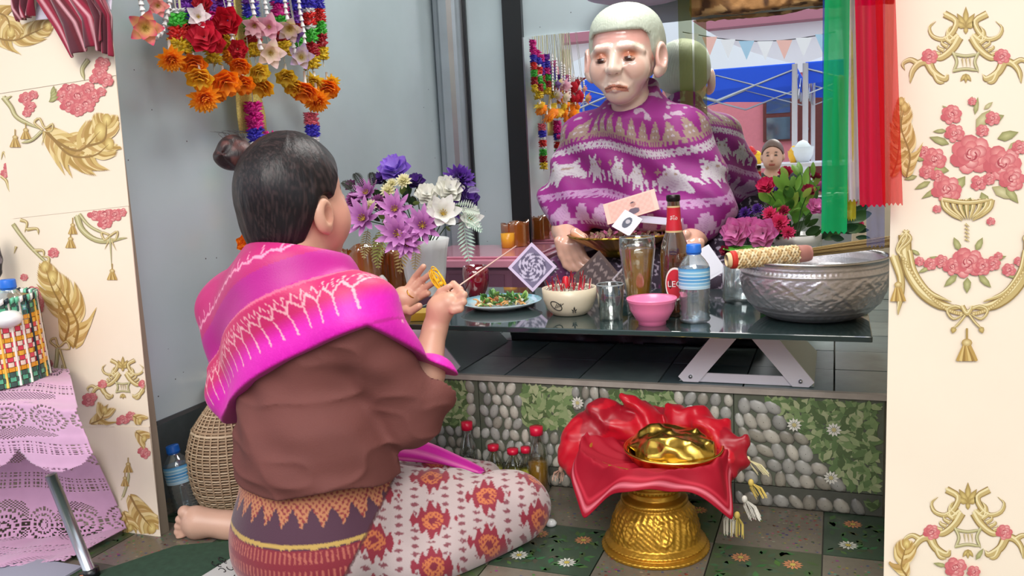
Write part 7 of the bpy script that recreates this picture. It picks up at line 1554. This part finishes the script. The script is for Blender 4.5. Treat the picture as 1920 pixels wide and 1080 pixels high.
# pop-up tents
m_bluef = mat('blue_canopy', c(40, 80, 220), .6); m_roof_t = mat('glare_white_canopy', (.95, .97, 1), .6)  # roof colour whitened to imitate daylight glare on the blue canvas
for nt_m in (m_bluef, m_roof_t):
    N = nt_m.node_tree.nodes; L = nt_m.node_tree.links; tr = N.new('ShaderNodeBsdfTranslucent'); tr.inputs[0].default_value = (*(c(60, 120, 250) if nt_m is m_bluef else (.85, .92, 1)), 1); mx = N.new('ShaderNodeMixShader'); mx.inputs[0].default_value = .55; L.new(N['Principled BSDF'].outputs[0], mx.inputs[1]); L.new(tr.outputs[0], mx.inputs[2]); L.new(mx.outputs[0], N['Material Output'].inputs[0])
cA = MR(1490, 120, 9.0); ez = cA[2]; W_ = 3.0
def tent(x0, label, group=None):
    y1 = cA[1]; y0 = y1-W_; x1 = x0+W_; t = thing('tent', ((x0+x1)/2, (y0+y1)/2, 0), label, 'tent', group); ap = V3((x0+x1)/2, (y0+y1)/2, ez+.95); cs = [V3(x0, y1, ez), V3(x1, y1, ez), V3(x1, y0, ez), V3(x0, y0, ez)]
    b = MB(); 
    for i in range(4):
        A, B_ = cs[i], cs[(i+1) % 4]; P = [[tri(tri(A, B_, s), ap, f)-V3(0, 0, .22*math.sin(f*PI)*.5) for s in np.linspace(0, 1, 7)] for f in np.linspace(0, .999, 8)]; b.grid(P)
    b.build('roof', m_roof_t, t)
    for i in range(4):
        A, B_ = cs[i], cs[(i+1) % 4]; b = MB(); P = [[tri(A, B_, s)+V3(0, 0, z) for s in np.linspace(0, 1, 13)] for z in (.01, -.20-0*1)]; P[1] = [q+V3(0, 0, .02*math.sin(j*PI/1.5)) for j, q in enumerate(P[1])]; b.grid(P); b.build('valance', m_bluef, t)
        b = MB(); b.tube([A*V3(1, 1, 0), A], .028, 8); b.build('leg', m_wmetal, t)
        b = MB()
        for q in range(4): u0, u1 = q/4, (q+1)/4; za, zb_ = (-.05, -.30); b.tube([tri(A, B_, u0)+V3(0, 0, za if q % 2 else zb_), tri(A, B_, u1)+V3(0, 0, zb_ if q % 2 else za)], .008, 6); b.tube([tri(A, B_, u0)+V3(0, 0, zb_ if q % 2 else za), tri(A, B_, u1)+V3(0, 0, za if q % 2 else zb_)], .012, 6)
        b.build('truss', m_alu, t)
    return t
tent(cA[0]-W_, 'blue pop-up tent with white legs, left of the nearest leg seen in the mirror'); tent(cA[0]+.10, 'blue pop-up tent standing right of the first one, mostly behind the green ribbon')
# bunting
q0, q1 = MR(1280, 60, 8.4), MR(1600, 52, 8.4); t = thing('bunting', q0, 'string of small triangular flags outside, reflected near the top of the mirror', 'bunting'); b = MB(); b.tube([tri(q0, q1, s)-V3(0, 0, .1*math.sin(s*PI)) for s in np.linspace(0, 1, 16)], .004, 5); b.build('cord', m_black, t)
for i in range(9):
    s = (i+.5)/9; a = tri(q0, q1, s)-V3(0, 0, .1*math.sin(s*PI)); b = MB(); w = nrm(q1-q0)*.07; b.add([a-w, a+w, a-V3(0, 0, .17), a-w+V3(0, .004, 0), a+w+V3(0, .004, 0), a-V3(0, -.004, .17)], [(0, 1, 2), (5, 4, 3), (0, 3, 4, 1), (1, 4, 5, 2), (2, 5, 3, 0)], c(*[(240, 240, 244), (240, 190, 180), (236, 236, 240), (170, 206, 230)][i % 4])); b.build('flag', VC('flag_cloth', rough=.7), t, smooth=False)
# outdoor table with bowls
a0 = MR(1460, 306, 7.9); t = thing('folding_table', (a0[0], a0[1], 0), 'white folding table outside behind the seated woman, seen in the mirror', 'table'); tz = a0[2]; b = MB(); b.box((a0[0]-.8, a0[1]-.35, tz-.03), (a0[0]+.8, a0[1]+.3, tz)); b.build('tabletop', m_wmetal, t, smooth=False)
for sx in (-1, 1):
    for sy in (-1, 1): b = MB(); b.tube([V3(a0[0]+sx*.74, a0[1]+sy*.26, 0), V3(a0[0]+sx*.74, a0[1]+sy*.26, tz-.03)], .014, 8); b.build('leg', m_alu, t)
for i, (px, cc, w, h, lab) in enumerate(((1408, (200, 30, 30), 22, 22, 'red offering bowl outside, left of the seated woman\'s head'), (1420, (240, 190, 30), 20, 16, 'yellow offering bowl outside by the red one'), (1488, (236, 180, 40), 18, 20, 'golden bowl outside, right of the seated woman\'s head'), (1505, (220, 226, 230), 34, 26, 'pale wrapped basket outside, right of the golden bowl'))):
    q = MR(px, 300, 7.9); q[2] = tz+.001; kk = 8.1/1600; tt_ = thing('offering_bowl', q, lab, 'bowl'); b = MB(); b.lathe([(.001, 0), (w*.3*kk, 0), (w*.5*kk, h*.5*kk), (w*.55*kk, h*kk), (w*.5*kk, h*kk), (.001, h*.7*kk)], q, 20, c(*cc)); b.build('bowl', VC('painted_bowl', rough=.3), tt_)
    b = MB(); b.lathe([(.001, h*.7*kk), (w*.42*kk, h*1.0*kk), (w*.2*kk, h*1.35*kk), (.001, h*1.45*kk)], q, 14, [min(1, x*1.3) for x in c(*cc)]); b.build('offering', VC('painted_bowl', rough=.3), tt_)
# plastic chair under the seated woman
ch = thing('plastic_chair', (rw[0], rw[1]+.02, 0), 'dark red plastic chair the seated woman outside sits on', 'chair'); sz_ = rw[2]-.775
b = MB(); b.box((rw[0]-.2, rw[1]-.2, sz_-.02), (rw[0]+.2, rw[1]+.18, sz_)); b.build('seat', mat('red_plastic', c(150, 40, 40), .4), ch, smooth=False)
for sx in (-1, 1):
    for sy in (-1, 1): b = MB(); b.tube([V3(rw[0]+sx*.18, rw[1]+sy*.17, -.01), V3(rw[0]+sx*.17, rw[1]+sy*.16, sz_-.02)], .014, 8); b.build('leg', MATS['red_plastic'], ch)
